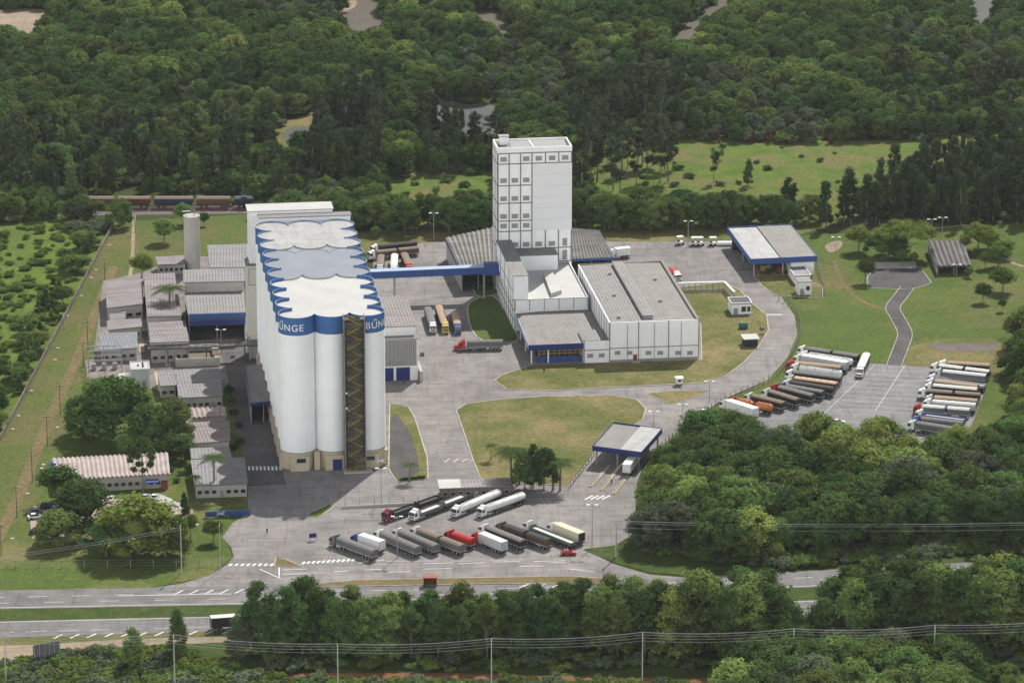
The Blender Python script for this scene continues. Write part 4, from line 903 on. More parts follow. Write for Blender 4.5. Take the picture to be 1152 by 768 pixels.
x3, _ = on_front(ad, 182, 545); b = MB(); b.box(x3, x3 + 1.5, -1.2, -.2, 0, 2.2, rust_m); b.build('vending_booth', ad)
shed('rear_store', [(174.5, 288.8), (208.3, 287.2), (208.5, 296.5), (177, 297.8)], 3.9, 3.6, roofp_m, conc_m, 'low pinkish roof store at the foot of the water tower', 'shed', wins=5)
tk2 = root_at('settling_tank', (198, 413), 'open rectangular tank with white rim and brown inside', 'tank')
w_ = on_front(tk2, 248, 411)[0]; b = MB(); h_ = 2.6
for (x0, x1, y0, y1) in ((0, w_, 0, .35), (0, w_, 14, 14.5), (0, .4, .35, 14), (w_ - 1.6, w_, .35, 14)): b.box(x0, x1, y0, y1, 0, h_, conc_m)
b.build('wall', tk2); b = MB(); b.box(.41, w_ - 1.61, .36, 13.99, 0, .5, plain('brown_sludge', (.12, .085, .06), .6)); b.build('sludge', tk2)
b = MB(); b.box(w_ - 2.2, w_ - .2, 3, 9, h_ + .003, h_ + 1.2, beige_m); b.build('pump_box', tk2)
gl = root_at('pipe_gallery', (167, 410), 'long dark pipe gallery on posts running to the silos', 'pipe rack')
u1 = on_front(gl, 298, 405)[0]; b = MB()
for y in (0, 2.2):
    for z in (4.6, 6.0): b.box(-.2, u1, y, y + .2, z, z + .25, steel_m)
    for k in range(28): x = u1 * k / 28; b.bar((x, y + .1, 4.7), (x + u1 / 28, y + .1, 6.1) if k % 2 else (x, y + .1, 6.1), .1, .1, steel_m)
b.box(0, u1, .25, 2.1, 4.62, 4.75, gsteel_m)
for k in range(4): b.tube((0, .5 + k * .45, 5.0), (u1, .5 + k * .45, 5.0), .14, .14, (gsteel_m, conc_m, rust_m, gsteel_m)[k], 6)
b.build('truss', gl)
for k in range(7):
    x = u1 * k / 6.05
    if k == 4: continue
    b = MB(); b.box(x, x + .25, 0, .25, 0, 4.597, steel_m); b.box(x, x + .25, 2.15, 2.4, 0, 4.597, steel_m); b.build('support', gl)
sw = root_at('switchyard', (100, 425), 'small electrical switchyard of grey steel frames and insulators', 'switchyard')
for k in range(4):
    b = MB(); y = k * 5.0
    for x in (0, 5, 10): b.box(x, x + .22, y, y + .22, 0, 5.2, gsteel_m)
    b.box(0, 10.2, y, y + .2, 5.2, 5.45, gsteel_m)
    for x in (1.5, 3.2, 6.5, 8.4): b.tube((x, y + .1, 4.6), (x, y + .1, 5.2), .1, .1, conc_m, 6)
    b.build('gantry', sw)
for k in range(3): b = MB(); x = 1 + k * 3.2; b.box(x, x + 1.4, 7, 8.6, .2, 1.9, louv_m); [b.tube((x + .3 + q * .4, 7.8, 1.9), (x + .3 + q * .4, 7.8, 2.6), .08, .05, white_m, 6) for q in range(3)]; b.build('transformer', sw)
b = MB(); b.box(-.6, 11, -.6, 18, 0, .12, plain('gravel_pad', (.24, .21, .19), .95, .25, .8)); b.build('pad', sw)
# water tower
wt = root_at('water_tower', (216.8, 303.5), 'plain cylindrical concrete water tower with an antenna mast behind the works', 'water tower')
zt = on_front(wt, 216.8, 243.5)[1]; rr = 2.62
b = MB(); b.tube((0, 0, 0), (0, 0, zt), rr, rr, plain('tower_concrete', (.44, .43, .40), .9, .12, .15, stretch=(1, 1, .5)), 28); b.build('shaft', wt, smooth=True)
b = MB(); b.tube((0, 0, zt), (0, 0, zt + .35), rr + .15, rr + .15, conc_m, 28); b.build('rim', wt)
b = MB(); b.box(-1.7, -1.5, 0, .2, zt + .35, zt + 1.8, gsteel_m); b.box(-3.0, -.2, .02, .2, zt + 1.7, zt + 1.95, white_m); b.box(.9, 1.2, 0, .3, zt + .35, zt + 2.2, gsteel_m); b.build('antenna', wt)
# field wall
fw = empty('boundary_wall', G(64, 376), 0, 'long brown-grey boundary wall along the wild field', 'wall'); pts = [G(-60, 612), G(0, 497), G(64, 376), G(128, 255)]
b = MB(); rl = [loc_of(fw, p) for p in pts]
for a, c in zip(rl, rl[1:]): b.bar(a + Vector((0, 0, .9)), c + Vector((0, 0, .9)), .35, 1.8, plain('old_wall', (.16, .14, .115), .95, .3, .3, world=True))
b.build('wall', fw)
def fence(name, px, step, h, mat, label, rails=2, group=None, post=.1, top=0):
    w = [G(x, y) for x, y in smooth(px, 6, False)]; r = empty(name, w[0], 0, label, 'fence', group); L_ = [loc_of(r, p) for p in w]
    b = MB()
    for k in range(rails):
        z = h * (k + 1) / rails - .06
        for a, c in zip(L_, L_[1:]): b.bar(a + Vector((0, 0, z)), c + Vector((0, 0, z)), .035, .05, mat)
    b.build('wire', r); d = 0; nxt = 0; proto = None
    for a, c in zip(L_, L_[1:]):
        s = (c - a).length
        while nxt <= d + s:
            p = a.lerp(c, (nxt - d) / s)
            if proto is None: m_ = MB(); m_.box(-post, post, -post, post, 0, h, mat); proto = m_.build('post', r, p)
            else: q = proto.copy(); COL.objects.link(q); q.location = p
            nxt += step
        d += s
    return r
fpost = plain('fence_post', (.22, .21, .19), .9, .15, .4)
fence('wire_fence', [(876, 338), (890, 345), (899, 360), (900, 378), (890, 402), (868, 428), (816, 452), (776, 478), (750, 500), (728, 520)], 3.0, 2.2, fpost, 'wire fence with concrete posts curving along the loop road')
fence('wire_fence', [(876, 338), (900, 335), (926, 334), (924, 318), (918, 300)], 3.0, 2.0, fpost, 'wire fence around the small pump house')
fence('wire_fence', [(-60, 640), (0, 639), (120, 638.5), (252, 637)], 6.0, 2.2, fpost, 'long wire fence across the front lawn', 3)
fence('wire_fence', [(372, 568), (430, 566.5), (492, 564)], 4.0, 2.0, gsteel_m, 'wire fence between the silo apron and the truck lot', 3)
fence('wire_fence', [(642, 548), (660, 524), (668, 514)], 3.0, 2.0, fpost, 'short fence along the weighbridge lawn')
fence('wire_fence', [(420, 262), (560, 256), (700, 258), (830, 255), (1040, 254)], 5.0, 2.4, fpost, 'rear boundary fence before the wood', 3)
ap = empty('apron_wall', G(430, 571), 0, 'low concrete wall at the back edge of the truck lot', 'wall'); b = MB()
a, c = loc_of(ap, G(384, 572)), loc_of(ap, G(478, 567.5)); b.bar(a + Vector((0, 0, .4)), c + Vector((0, 0, .4)), .3, .8, conc_m); b.build('wall', ap)
for k, (p, q_) in enumerate((((676, 552), (700, 522)), ((690, 556), (716, 523)), ((664, 548), (686, 524)))):
    ti = empty('traffic_island', G(*p), 0, ('narrow concrete lane island before the weighbridge, middle one', 'right-hand concrete lane island with guard rail at the weighbridge', 'left-hand concrete lane island before the weighbridge')[k], 'traffic island', 'weighbridge lane islands')
    b = MB(); a, c = loc_of(ti, G(*p)), loc_of(ti, G(*q_)); b.bar(a + Vector((0, 0, .15)), c + Vector((0, 0, .15)), 1.1, .3, plain('yellowed_kerb', (.34, .295, .21), .9)); b.build('kerb', ti)
    b = MB()
    for s in (.06, .16, .26, .4): pnt = a.lerp(c, s); b.box(pnt.x - .08, pnt.x + .08, pnt.y - .08, pnt.y + .08, .3, 1.4, gsteel_m)
    b.bar(a.lerp(c, .06) + Vector((0, 0, 1.3)), a.lerp(c, .4) + Vector((0, 0, 1.3)), .08, .1, gsteel_m); b.build('guard_rail', ti)

# ------------------------------------------------------------------ lorries
def cm(name, c, rough=.45): return plain('paint_' + name, c, rough, .06, .6)
PAINT = {'wagonred': (.10, .035, .03), 'wagonblue': (.022, .032, .07), 'white': (.78, .78, .77), 'red': (.42, .03, .03), 'darkred': (.22, .025, .03), 'blue': (.04, .10, .30), 'navy': (.03, .04, .12), 'yellow': (.60, .42, .06), 'orange': (.55, .17, .05), 'silver': (.48, .50, .51),
         'grey': (.15, .15, .15), 'tarpgrey': (.165, .16, .155), 'tarpbrown': (.20, .155, .115), 'tarptan': (.36, .26, .18), 'tarpdark': (.05, .048, .047), 'tarpwhite': (.58, .58, .56), 'cream': (.62, .56, .42), 'black': (.03, .03, .03),
         'green': (.10, .16, .12), 'brown': (.12, .07, .05), 'alu': (.42, .43, .43), 'pink': (.50, .33, .23)}
PM = {k: cm(k, v, .85 if k.startswith('tarp') else .4) for k, v in PAINT.items()}
light_m = plain('lamp_glass', (.6, .6, .55), .2, .05, 1, spec=.6); tail_m = plain('tail_lamp', (.35, .02, .02), .3)
WHEEL = {}
def wheel(root, x, y, wide):
    if wide not in WHEEL:
        b = MB(); h = .27 if wide else .16; b.tube((0, -h, 0), (0, h, 0), .5, .5, tyre_m, 14); b.tube((0, -h - .02, 0), (0, h + .02, 0), .25, .25, PM['alu'], 10); o = b.build('wheel', root); WHEEL[wide] = o.data
    else: o = bpy.data.objects.new('wheel', WHEEL[wide]); COL.objects.link(o); o.parent = root
    o.location = (x, y, .5)
TP = {}
def truck_proto(kind, L, cab, top, sd_, bonnet, nt):
    r = empty('articulated_truck' if kind != 'rigid' else 'rigid_truck', (0, 0, 0))
    xf = L / 2; cl = 2.1; c0 = xf - (1.3 if bonnet else 0); cmt = PM[cab]
    # cab: side profile pulled across, narrower at the roof
    pr = [(c0 - cl, .75), (c0 - .02, .75), (c0, 1.75), (c0 - .28, 2.95), (c0 - .75, 3.15), (c0 - cl, 3.2)]
    b = MB(); hw = [1.22, 1.22, 1.22, 1.12, 1.06, 1.06]; n = len(pr)
    A = [(x, -h, z) for (x, z), h in zip(pr, hw)]; B = [(x, h, z) for (x, z), h in zip(pr, hw)]
    b.add(A + B, [tuple(range(n))[::-1], tuple(range(n, 2 * n))] + [(i, (i + 1) % n, n + (i + 1) % n, n + i) for i in range(n)], cmt)
    b.hexa([(c0 - cl + .05, -1.0, 3.2), (c0 - .9, -1.0, 3.16), (c0 - .9, 1.0, 3.16), (c0 - cl + .05, 1.0, 3.2)], [(c0 - cl + .05, -.95, 3.75), (c0 - 1.35, -.9, 3.6), (c0 - 1.35, .9, 3.6), (c0 - cl + .05, .95, 3.75)], cmt)
    if bonnet: b.hexa([(c0 - .05, -.85, .75), (xf, -.8, .75), (xf, .8, .75), (c0 - .05, .85, .75)], [(c0 - .05, -.8, 1.9), (xf - .12, -.7, 1.7), (xf - .12, .7, 1.7), (c0 - .05, .8, 1.9)], cmt); b.box(c0 - .1, xf - .1, -1.2, -.86, .75, 1.25, cmt); b.box(c0 - .1, xf - .1, .86, 1.2, .75, 1.25, cmt)
    co = b.build('cab', r)
    b = MB(); a, e = Vector((c0 + .02, 0, 1.85)), Vector((c0 - .245, 0, 2.9)); o_ = Vector((.03, 0, .01))
    b.quad(a + o_ + Vector((0, -1.08, 0)), a + o_ + Vector((0, 1.08, 0)), e + o_ + Vector((0, 1.02, 0)), e + o_ + Vector((0, -1.02, 0)), glass_m)
    b.build('windscreen', co)
    for s in (-1, 1):
        b = MB(); b.quad((c0 - 1.15, s * 1.235, 1.85), (c0 - .2, s * 1.235, 1.85), (c0 - .42, s * 1.165, 2.7), (c0 - 1.15, s * 1.165, 2.7), glass_m); b.build('side_window', co)
        b = MB(); b.box(xf - .05, xf + .06, s * .95 - .2, s * .95 + .2, .8, 1.02, light_m); b.build('headlight', co)
        b = MB(); b.box(c0 - .3, c0 - .1, s * 1.4 - .12, s * 1.4 + .12, 2.0, 2.6, steel_m); b.build('mirror', co)
    b = MB(); b.box(xf - .2, xf + .12, -1.22, 1.22, .4, .747, PM['grey'] if cab in ('white', 'silver') else cmt); b.box(xf - .02, xf + .02, -.8, .8, 1.1, 1.6, steel_m); b.build('bumper', co)
    b = MB(); b.box(-L / 2 + .2, xf - .3, -.45, .45, .75, 1.05, steel_m)
    for s in (-1, 1): b.box(xf - 4.2, xf - 2.6, s * .85 - .3, s * .85 + .3, .55, 1.1, PM['alu']); b.box(-L / 2 + 5.0, xf - 6.5, s * 1.1 - .05, s * 1.1 + .05, .5, .9, steel_m) if L > 13 else None
    b.box(-L / 2 - .02, -L / 2 + .12, -1.2, 1.2, .55, .8, steel_m); b.build('chassis', r)
    ax = [(xf - 1.35, 0)]
    if L > 11: ax += [(xf - 4.5, 1), (xf - 5.8, 1), (-L / 2 + 1.2, 1), (-L / 2 + 2.45, 1)] + ([(-L / 2 + 3.7, 1)] if nt == 1 else [(.2 - L * .08, 1), (-1.05 - L * .08, 1)])
    else: ax += [(-L / 2 + 1.2, 1), (-L / 2 + 2.45, 1)]
    for x, wd in ax:
        for s in (-1, 1): wheel(r, x, s * (1.0 if wd else 1.06), wd)
    x1 = xf - 2.75 if not bonnet else xf - 3.9; x0 = -L / 2; segs = [(x0, x1)] if nt == 1 else [(x0, (x0 + x1) / 2 - .45), ((x0 + x1) / 2 + .45, x1)]
    tm, sm = PM[top], PM[sd_]
    for (a, e) in segs:
        b = MB()
        if kind == 'tank':
            nseg = 7; xs = [a, a + .12, a + .45, (a * 2 + e) / 3, (a + 2 * e) / 3, e - .45, e - .12, e]; rs = [.5, .85, 1.13, 1.18, 1.18, 1.13, .85, .5]
            n = 16; V = []; F = []
            for x, q in zip(xs, rs): V += [(x, q * 1.02 * math.cos(2 * math.pi * i / n), 2.25 + q * math.sin(2 * math.pi * i / n)) for i in range(n)]
            for k in range(len(xs) - 1): F += [(k * n + i, k * n + (i + 1) % n, (k + 1) * n + (i + 1) % n, (k + 1) * n + i) for i in range(n)]
            F += [tuple(range(n))[::-1], tuple(range((len(xs) - 1) * n, len(xs) * n))]
            b.add(V, F, tm); t_ = b.build('tank', r, smooth=True)
            b = MB(); b.box(a + .6, e - .6, -.3, .3, 3.42, 3.5, sm)
            for k in range(3): b.tube((a + (e - a) * (k + .5) / 3, 0, 3.42), (a + (e - a) * (k + .5) / 3, 0, 3.65), .28, .28, sm, 8)
            b.build('walkway', t_)
            b = MB()
            for k in range(1, 5): x = a + (e - a) * k / 5; b.tube((x - .05, 0, 2.25), (x + .05, 0, 2.25), 1.2, 1.2, sm, 16, False)
            b.build('band', t_); b = MB(); b.box(a + .3, e - .3, -.9, .9, 1.05, 1.2, steel_m); b.build('cradle', t_)
        elif kind in ('tarp', 'rigid'):
            b.box(a, e, -1.27, 1.27, 1.15, 1.4, PM['alu']); b.box(a + .02, e - .02, -1.25, 1.25, 1.403, 3.0, sm)
            n = max(3, int((e - a) / .9))
            for k in range(n + 1):
                x = a + .06 + (e - a - .2) * k / n
                for s in (-1, 1): b.box(x, x + .08, s * 1.29 - .04, s * 1.29 + .04, 1.2, 3.0, sm)
            t_ = b.build('trailer_body', r)
            b = MB(); cs = [(-1.3, 2.9), (-1.3, 3.05), (-.85, 3.38), (0, 3.55), (.85, 3.38), (1.3, 3.05), (1.3, 2.9)]; m = len(cs); nn = max(3, int((e - a) / 1.1)); V = []; F = []
            for k in range(nn + 1):
                x = a - .03 + (e - a + .06) * k / nn; sag = .06 if k % 2 else 0
                V += [(x, y, z - sag * (z > 3.2)) for y, z in cs]
            for k in range(nn): F += [(k * m + i, k * m + i + 1, (k + 1) * m + i + 1, (k + 1) * m + i) for i in range(m - 1)]
            F += [tuple(range(m))[::-1], tuple(range(nn * m, nn * m + m))]; b.add(V, F, tm); b.build('tarpaulin', t_)
            b = MB()
            for s in (-1, 1): b.box(a - .06, a, s * 1.0 - .15, s * 1.0 + .15, .9, 1.1, tail_m)
            b.build('tail_lights', t_)
        elif kind == 'box':
            b.box(a, e, -1.28, 1.28, 1.15, 3.85, sm); 
            for x in (a, e - .1):
                for s in (-1, 1): b.box(x - .01, x + .11, s * 1.24 - .05, s * 1.24 + .05, 1.1, 3.88, PM['alu'])
            t_ = b.build('box_body', r); b = MB(); b.box(a - .01, e + .01, -1.29, 1.29, 3.853, 3.93, tm); b.build('box_roof', t_)
            for s in (-1, 1): b = MB(); b.box(a - .05, a - .005, min(s * .03, s * 1.2), max(s * .03, s * 1.2), 1.25, 3.7, PM['black'] if top == 'cream' else sm); b.build('rear_door', t_)
        elif kind == 'flat':
            b.box(a, e, -1.25, 1.25, 1.15, 1.35, steel_m); t_ = b.build('flat_bed', r)
            b = MB()
            for s in (-1, 1):
                b.box(a, e, s * 1.22 - .05, s * 1.22 + .05, 1.353, 2.3, sm)
            b.box(a, a + .1, -1.16, 1.16, 1.353, 2.3, sm); b.box(e - .1, e, -1.16, 1.16, 1.353, 2.8, sm); b.build('side_board', t_)
            b = MB(); b.box(a + .2, e - .2, -1.1, 1.1, 1.353, 1.9, tm); b.build('load', t_)
    return r
def truck(front, rear, kind, cab, top, side_, label, bonnet=False, nt=1, group=None, z=2.0, Lmin=12, Lmax=22):
    a, c = G(front[0], front[1], z), G(rear[0], rear[1], z); d = a - c; L = d.length + 1.6; L = max(Lmin, min(Lmax, L)); L = round(L * 2) / 2
    key = (kind, L, cab, top, side_, bonnet, nt)
    if key in TP: r = copy_tree(TP[key])
    else: r = truck_proto(*key); TP[key] = r
    d.normalize(); front_pt = a + d * 1.1; m = front_pt - d * L / 2; r.location = (m.x, m.y, .045); r.rotation_euler = (0, 0, math.atan2(d.y, d.x)); r.scale = (1, .92, .9)
    tag(r, label, 'truck', group); return r
gf = 'trucks in the front row by the road'; gs = 'trucks of the second row'; gl_ = 'trucks in the left rank of the parking lot'; gr_ = 'trucks in the right rank of the parking lot'; gy = 'trucks in the mid yard'; gb = 'trucks in the rear yard'
truck((377, 606), (420, 622), 'tarp', 'grey', 'tarpgrey', 'grey', 'leftmost tarped truck of the front row, dark cab and low grey cover', group=gf)
truck((401, 604.5), (429, 614), 'box', 'blue', 'tarpwhite', 'white', 'blue cab box truck with pale roof in the front row', group=gf, Lmin=9)
truck((427, 600), (470, 618.5), 'tarp', 'white', 'tarpgrey', 'grey', 'white cab truck with long grey tarp right of the blue box truck', group=gf)
truck((448, 598.5), (490, 616), 'tarp', 'white', 'tarpgrey', 'grey', 'white cab grain truck, second grey tarp right of the blue box truck', group=gf)
truck((468, 596.5), (519, 616), 'tarp', 'white', 'tarpbrown', 'grey', 'white cab double trailer truck left of the red tipper', nt=2, group=gf)
truck((506, 600.5), (531, 609), 'rigid', 'red', 'red', 'red', 'bright red tipper truck in the middle of the front row', group=gf, Lmin=8, Lmax=10)
truck((537, 602.5), (566, 614.5), 'box', 'red', 'tarpwhite', 'silver', 'red cab truck with tall pale grey box behind the red tipper', group=gf, Lmin=9)
truck((545, 594), (588, 611), 'tarp', 'white', 'tarpgrey', 'black', 'white cab truck with grey tarp right of the tall pale box', group=gf)
truck((564, 591.5), (617, 610), 'tarp', 'brown', 'tarpdark', 'brown', 'dark brown double trailer truck in the front row', nt=2, group=gf)
truck((595, 590), (644, 609.5), 'flat', 'white', 'tarpwhite', 'green', 'white and green open trailer truck near the right end of the front row', group=gf)
truck((622, 592), (653, 604.5), 'box', 'white', 'cream', 'cream', 'cream topped box truck with black rear doors ending the front row', group=gf, Lmin=10)
truck((435.5, 578.5), (492, 558.5), 'flat', 'darkred', 'black', 'black', 'dark red cab truck with black open trailers behind the lamp post', group=gs, nt=2)
truck((466, 578), (521, 557), 'flat', 'white', 'tarpwhite', 'grey', 'white cab truck with pale loads next to the left tanker', group=gs, nt=2)
truck((513, 574), (561, 554), 'tank', 'white', 'white', 'silver', 'white tanker truck, the left of two tankers', group=gs)
truck((542, 574), (588, 557.5), 'tank', 'white', 'white', 'silver', 'white tanker truck, the right of two tankers', group=gs)
rows = [((902, 393), (964, 402.5), 'tarp', 'white', 'tarpgrey', 'black', 2, 'grey tarped double trailer at the back end of the left rank'),
        ((904, 399), (958, 407.5), 'tank', 'white', 'white', 'silver', 1, 'white tanker second from the back of the left rank'),
        ((897, 403), (951, 412), 'box', 'white', 'white', 'silver', 1, 'white box trailer truck third from the back of the left rank'),
        ((889, 409.5), (944, 415), 'tarp', 'red', 'tarptan', 'black', 1, 'red cab truck with tan cover in the left rank'),
        ((893.8, 413), (946, 420.5), 'tank', 'white', 'white', 'grey', 1, 'white tanker next to the red cab tan cover truck'),
        ((888, 420), (945, 427), 'tarp', 'white', 'tarpgrey', 'black', 1, 'white cab truck with black sided trailer in the left rank behind an orange-tan cover'),
        ((889, 426.5), (940, 433.5), 'tarp', 'silver', 'pink', 'black', 1, 'truck with orange-tan cover in the left rank'),
        ((885, 431), (936, 439), 'tarp', 'white', 'tarpdark', 'black', 1, 'white cab truck with black cover just in front of the orange-tan one'),
        ((879, 435), (925, 443), 'tarp', 'blue', 'tarpgrey', 'black', 1, 'blue cab truck with dark grey cover in the left rank'),
        ((872, 436), (914, 447), 'tarp', 'red', 'tarpgrey', 'black', 1, 'red cab truck with dark cover and black sides in the left rank'),
        ((862.5, 441), (885, 448), 'tarp', 'white', 'tarpbrown', 'black', 1, 'white cab truck with short brown cover toward the front of the left rank'),
        ((842.5, 446), (875, 454), 'tarp', 'white', 'tarpbrown', 'black', 1, 'white cab truck with brown cover beside the orange tanker'),
        ((823.5, 451), (868, 459), 'tank', 'red', 'orange', 'orange', 2, 'orange tanker truck with red cab at the tree edge'),
        ((815, 453.5), (842, 462), 'box', 'white', 'white', 'white', 1, 'white truck nearest the trees in the left rank')]
for f, r_, k, c, t_, s_, n_, lb in rows: truck(f, r_, k, c, t_, s_, lb, nt=n_, group=gl_, Lmin=14)
rows = [((1060, 409.5), (1111, 413), 'tarp', 'white', 'tarptan', 'black', 1, 'tan covered truck at the back of the right rank'),
        ((1051, 412.5), (1111, 420), 'tarp', 'white', 'tarpwhite', 'black', 2, 'white cab double trailer with pale covers at the back of the right rank'),
        ((1055, 419), (1107, 424.5), 'tarp', 'silver', 'tarpwhite', 'grey', 1, 'silver cab truck with pale cover in the right rank'),
        ((1048, 425), (1105.5, 433), 'flat', 'white', 'alu', 'silver', 1, 'silver sided open trailer truck in the right rank'),
        ((1046, 430), (1099, 436.5), 'tarp', 'white', 'tarptan', 'black', 1, 'white cab truck with tan cover right before the silver sided trailer'),
        ((1044, 435), (1097, 440), 'tarp', 'white', 'tarpwhite', 'black', 1, 'white covered truck in front of a tan one in the right rank'),
        ((1037, 441), (1100, 446), 'tarp', 'white', 'tarpbrown', 'black', 2, 'white cab double trailer with brown covers in the right rank'),
        ((1045, 448.5), (1098.5, 453), 'tarp', 'silver', 'tarptan', 'black', 1, 'silver cab truck with tan cover in the right rank'),
        ((1043, 453), (1096, 457.5), 'tarp', 'white', 'tarpwhite', 'silver', 1, 'truck with white cover and silver sides in the right rank'),
        ((1032, 458.5), (1088, 463), 'tarp', 'red', 'tarpwhite', 'grey', 2, 'red cab double trailer in the right rank'),
        ((1034, 465), (1082, 471), 'flat', 'white', 'alu', 'blue', 1, 'white cab truck with silver and blue trailer in the right rank'),
        ((1031, 472), (1075, 477), 'tarp', 'blue', 'tarpgrey', 'grey', 1, 'blue cab truck at the tree edge of the right rank'),
        ((1026, 477), (1070, 484), 'tarp', 'white', 'tarpgrey', 'grey', 1, 'white cab truck nearest the trees in the right rank')]
for f, r_, k, c, t_, s_, n_, lb in rows: truck(f, r_, k, c, t_, s_, lb, nt=n_, group=gr_, Lmin=15)
truck((967, 418), (974.5, 401), 'tarp', 'white', 'tarpwhite', 'grey', 'white bonneted truck standing alone on the open parking lot', bonnet=True, Lmax=18)
truck((487, 368), (481.5, 349.5), 'tarp', 'white', 'tarpgrey', 'grey', 'white cab truck with grey cover, left of three in the mid yard', group=gy)
truck((501, 368), (493, 345.5), 'tarp', 'yellow', 'tarptan', 'navy', 'yellow cab truck with navy sides and tan cover', group=gy)
truck((515, 369), (511.5, 355), 'tarp', 'blue', 'tarptan', 'grey', 'blue cab truck with short tan cover, right of three in the mid yard', group=gy)
truck((515, 387), (564, 386), 'tarp', 'red', 'tarpgrey', 'grey', 'red bonneted truck with grey covered trailer crossing the mid yard', bonnet=True)
truck((421, 279.5), (466, 275), 'tarp', 'white', 'tarpdark', 'black', 'white cab truck with black cover at the back of the rear yard', group=gb)
truck((418, 286), (468, 281), 'tarp', 'white', 'tarpbrown', 'brown', 'white cab double trailer truck with brown covers in the rear yard', nt=2, group=gb)
truck((427.5, 303), (428.7, 290), 'tarp', 'silver', 'tarpbrown', 'brown', 'brown covered truck facing the bridge, left of three in the rear yard', group=gb)
truck((443, 302.5), (444, 289), 'tarp', 'white', 'tarpwhite', 'silver', 'white covered truck facing the bridge between two brown ones', group=gb)
truck((460.5, 301), (455, 288), 'tarp', 'red', 'tarpbrown', 'darkred', 'red cab brown covered truck facing the bridge', group=gb)
truck((762, 310.5), (752, 303), 'rigid', 'white', 'rust' if False else 'red', 'red', 'white cab truck with red tipper body behind the warehouse', Lmin=7, Lmax=8)
truck((687, 285), (701, 283.5), 'box', 'white', 'white', 'white', 'white box truck beside the right rippled shed', Lmin=8, Lmax=9)
truck((721, 506), (703, 530.5), 'box', 'white', 'white', 'white', 'white box truck driving in under the weighbridge canopy', Lmin=14, Lmax=19)
truck((272, 697.5), (245, 699.5), 'box', 'black', 'tarpwhite', 'black', 'dark box truck on the highway half hidden by trees', Lmin=9, Lmax=10)
truck((326, 692), (300, 693.5), 'tarp', 'white', 'tarpgrey', 'grey', 'white cab truck on the highway behind the tall roadside trees', Lmin=12, Lmax=14)

# ------------------------------------------------------------------ cars
CP = {}
def car(px, py, ang, colr, label, group=None):
    if colr not in CP:
        r = empty('parked_car', (0, 0, 0)); m = PM[colr]
        pr = [(-2.05, .35), (2.05, .35), (2.1, .75), (1.15, .95), (-1.9, 1.0), (-2.1, .8)]; n = len(pr); b = MB()
        V = [(x, -.85, z) for x, z in pr] + [(x, .85, z) for x, z in pr]; b.add(V, [tuple(range(n))[::-1], tuple(range(n, 2 * n))] + [(i, (i + 1) % n, n + (i + 1) % n, n + i) for i in range(n)], m)
        b.hexa([(-1.2, -.62, 1.40), (.1, -.62, 1.40), (.1, .62, 1.40), (-1.2, .62, 1.40)], [(-1.15, -.6, 1.47), (.05, -.6, 1.47), (.05, .6, 1.47), (-1.15, .6, 1.47)], m); body = b.build('body', r)
        b = MB(); b.hexa([(-1.75, -.8, .98), (.95, -.8, .94), (.95, .8, .94), (-1.75, .8, .98)], [(-1.25, -.64, 1.398), (.15, -.64, 1.398), (.15, .64, 1.398), (-1.25, .64, 1.398)], glass_m); b.build('windows', r)
        for x in (-1.3, 1.3):
            for s in (-1, 1): b = MB(); b.tube((x, s * .82 - .1, .32), (x, s * .82 + .1, .32), .32, .32, tyre_m, 12); b.build('wheel', r)
        for s in (-1, 1): b = MB(); b.box(2.0, 2.12, s * .6 - .18, s * .6 + .18, .6, .74, light_m); b.build('headlight', r)
        CP[colr] = r
    else: r = copy_tree(CP[colr])
    p = G(px, py); r.location = (p.x, p.y, .06); r.rotation_euler = (0, 0, math.radians(ang)); return tag(r, label, 'car', group)
rc = car(639.5, 624, 5, 'red', 'red car driving past the front row of trucks')
gc = 'cars in the small car park'
for px, py, an, c, lb in ((65, 569.5, 80, 'silver', 'silver car parked at the rear edge of the car park'), (71, 568.5, 80, 'white', 'white car parked at the rear edge of the car park left of the dark tree'), (76, 567.5, 80, 'navy', 'navy car at the rear edge of the car park'),
                          (40, 578, 20, 'grey', 'grey car at the left end of the car park'), (40, 583, 20, 'white', 'white car at the left end of the car park'), (42, 600, 0, 'black', 'black car at the lower left corner of the car park under a tree'),
                          (57, 603, 75, 'silver', 'silver car under the lower left tree'), (67, 598, 75, 'white', 'white car beside the red one under trees'), (90, 600.5, 80, 'red', 'small red car under the trees of the car park'),
                          (124, 563, 90, 'white', 'white car left of the administration path'), (164, 561, 85, 'silver', 'silver car before the administration awning'), (174, 561, 85, 'white', 'white car before the administration awning'), (50, 570.5, 80, 'black', 'black car at the rear left of the car park'), (57, 570, 80, 'navy', 'navy car among dark cars at the rear left of the car park')):
    car(px, py, an, c, lb, gc)

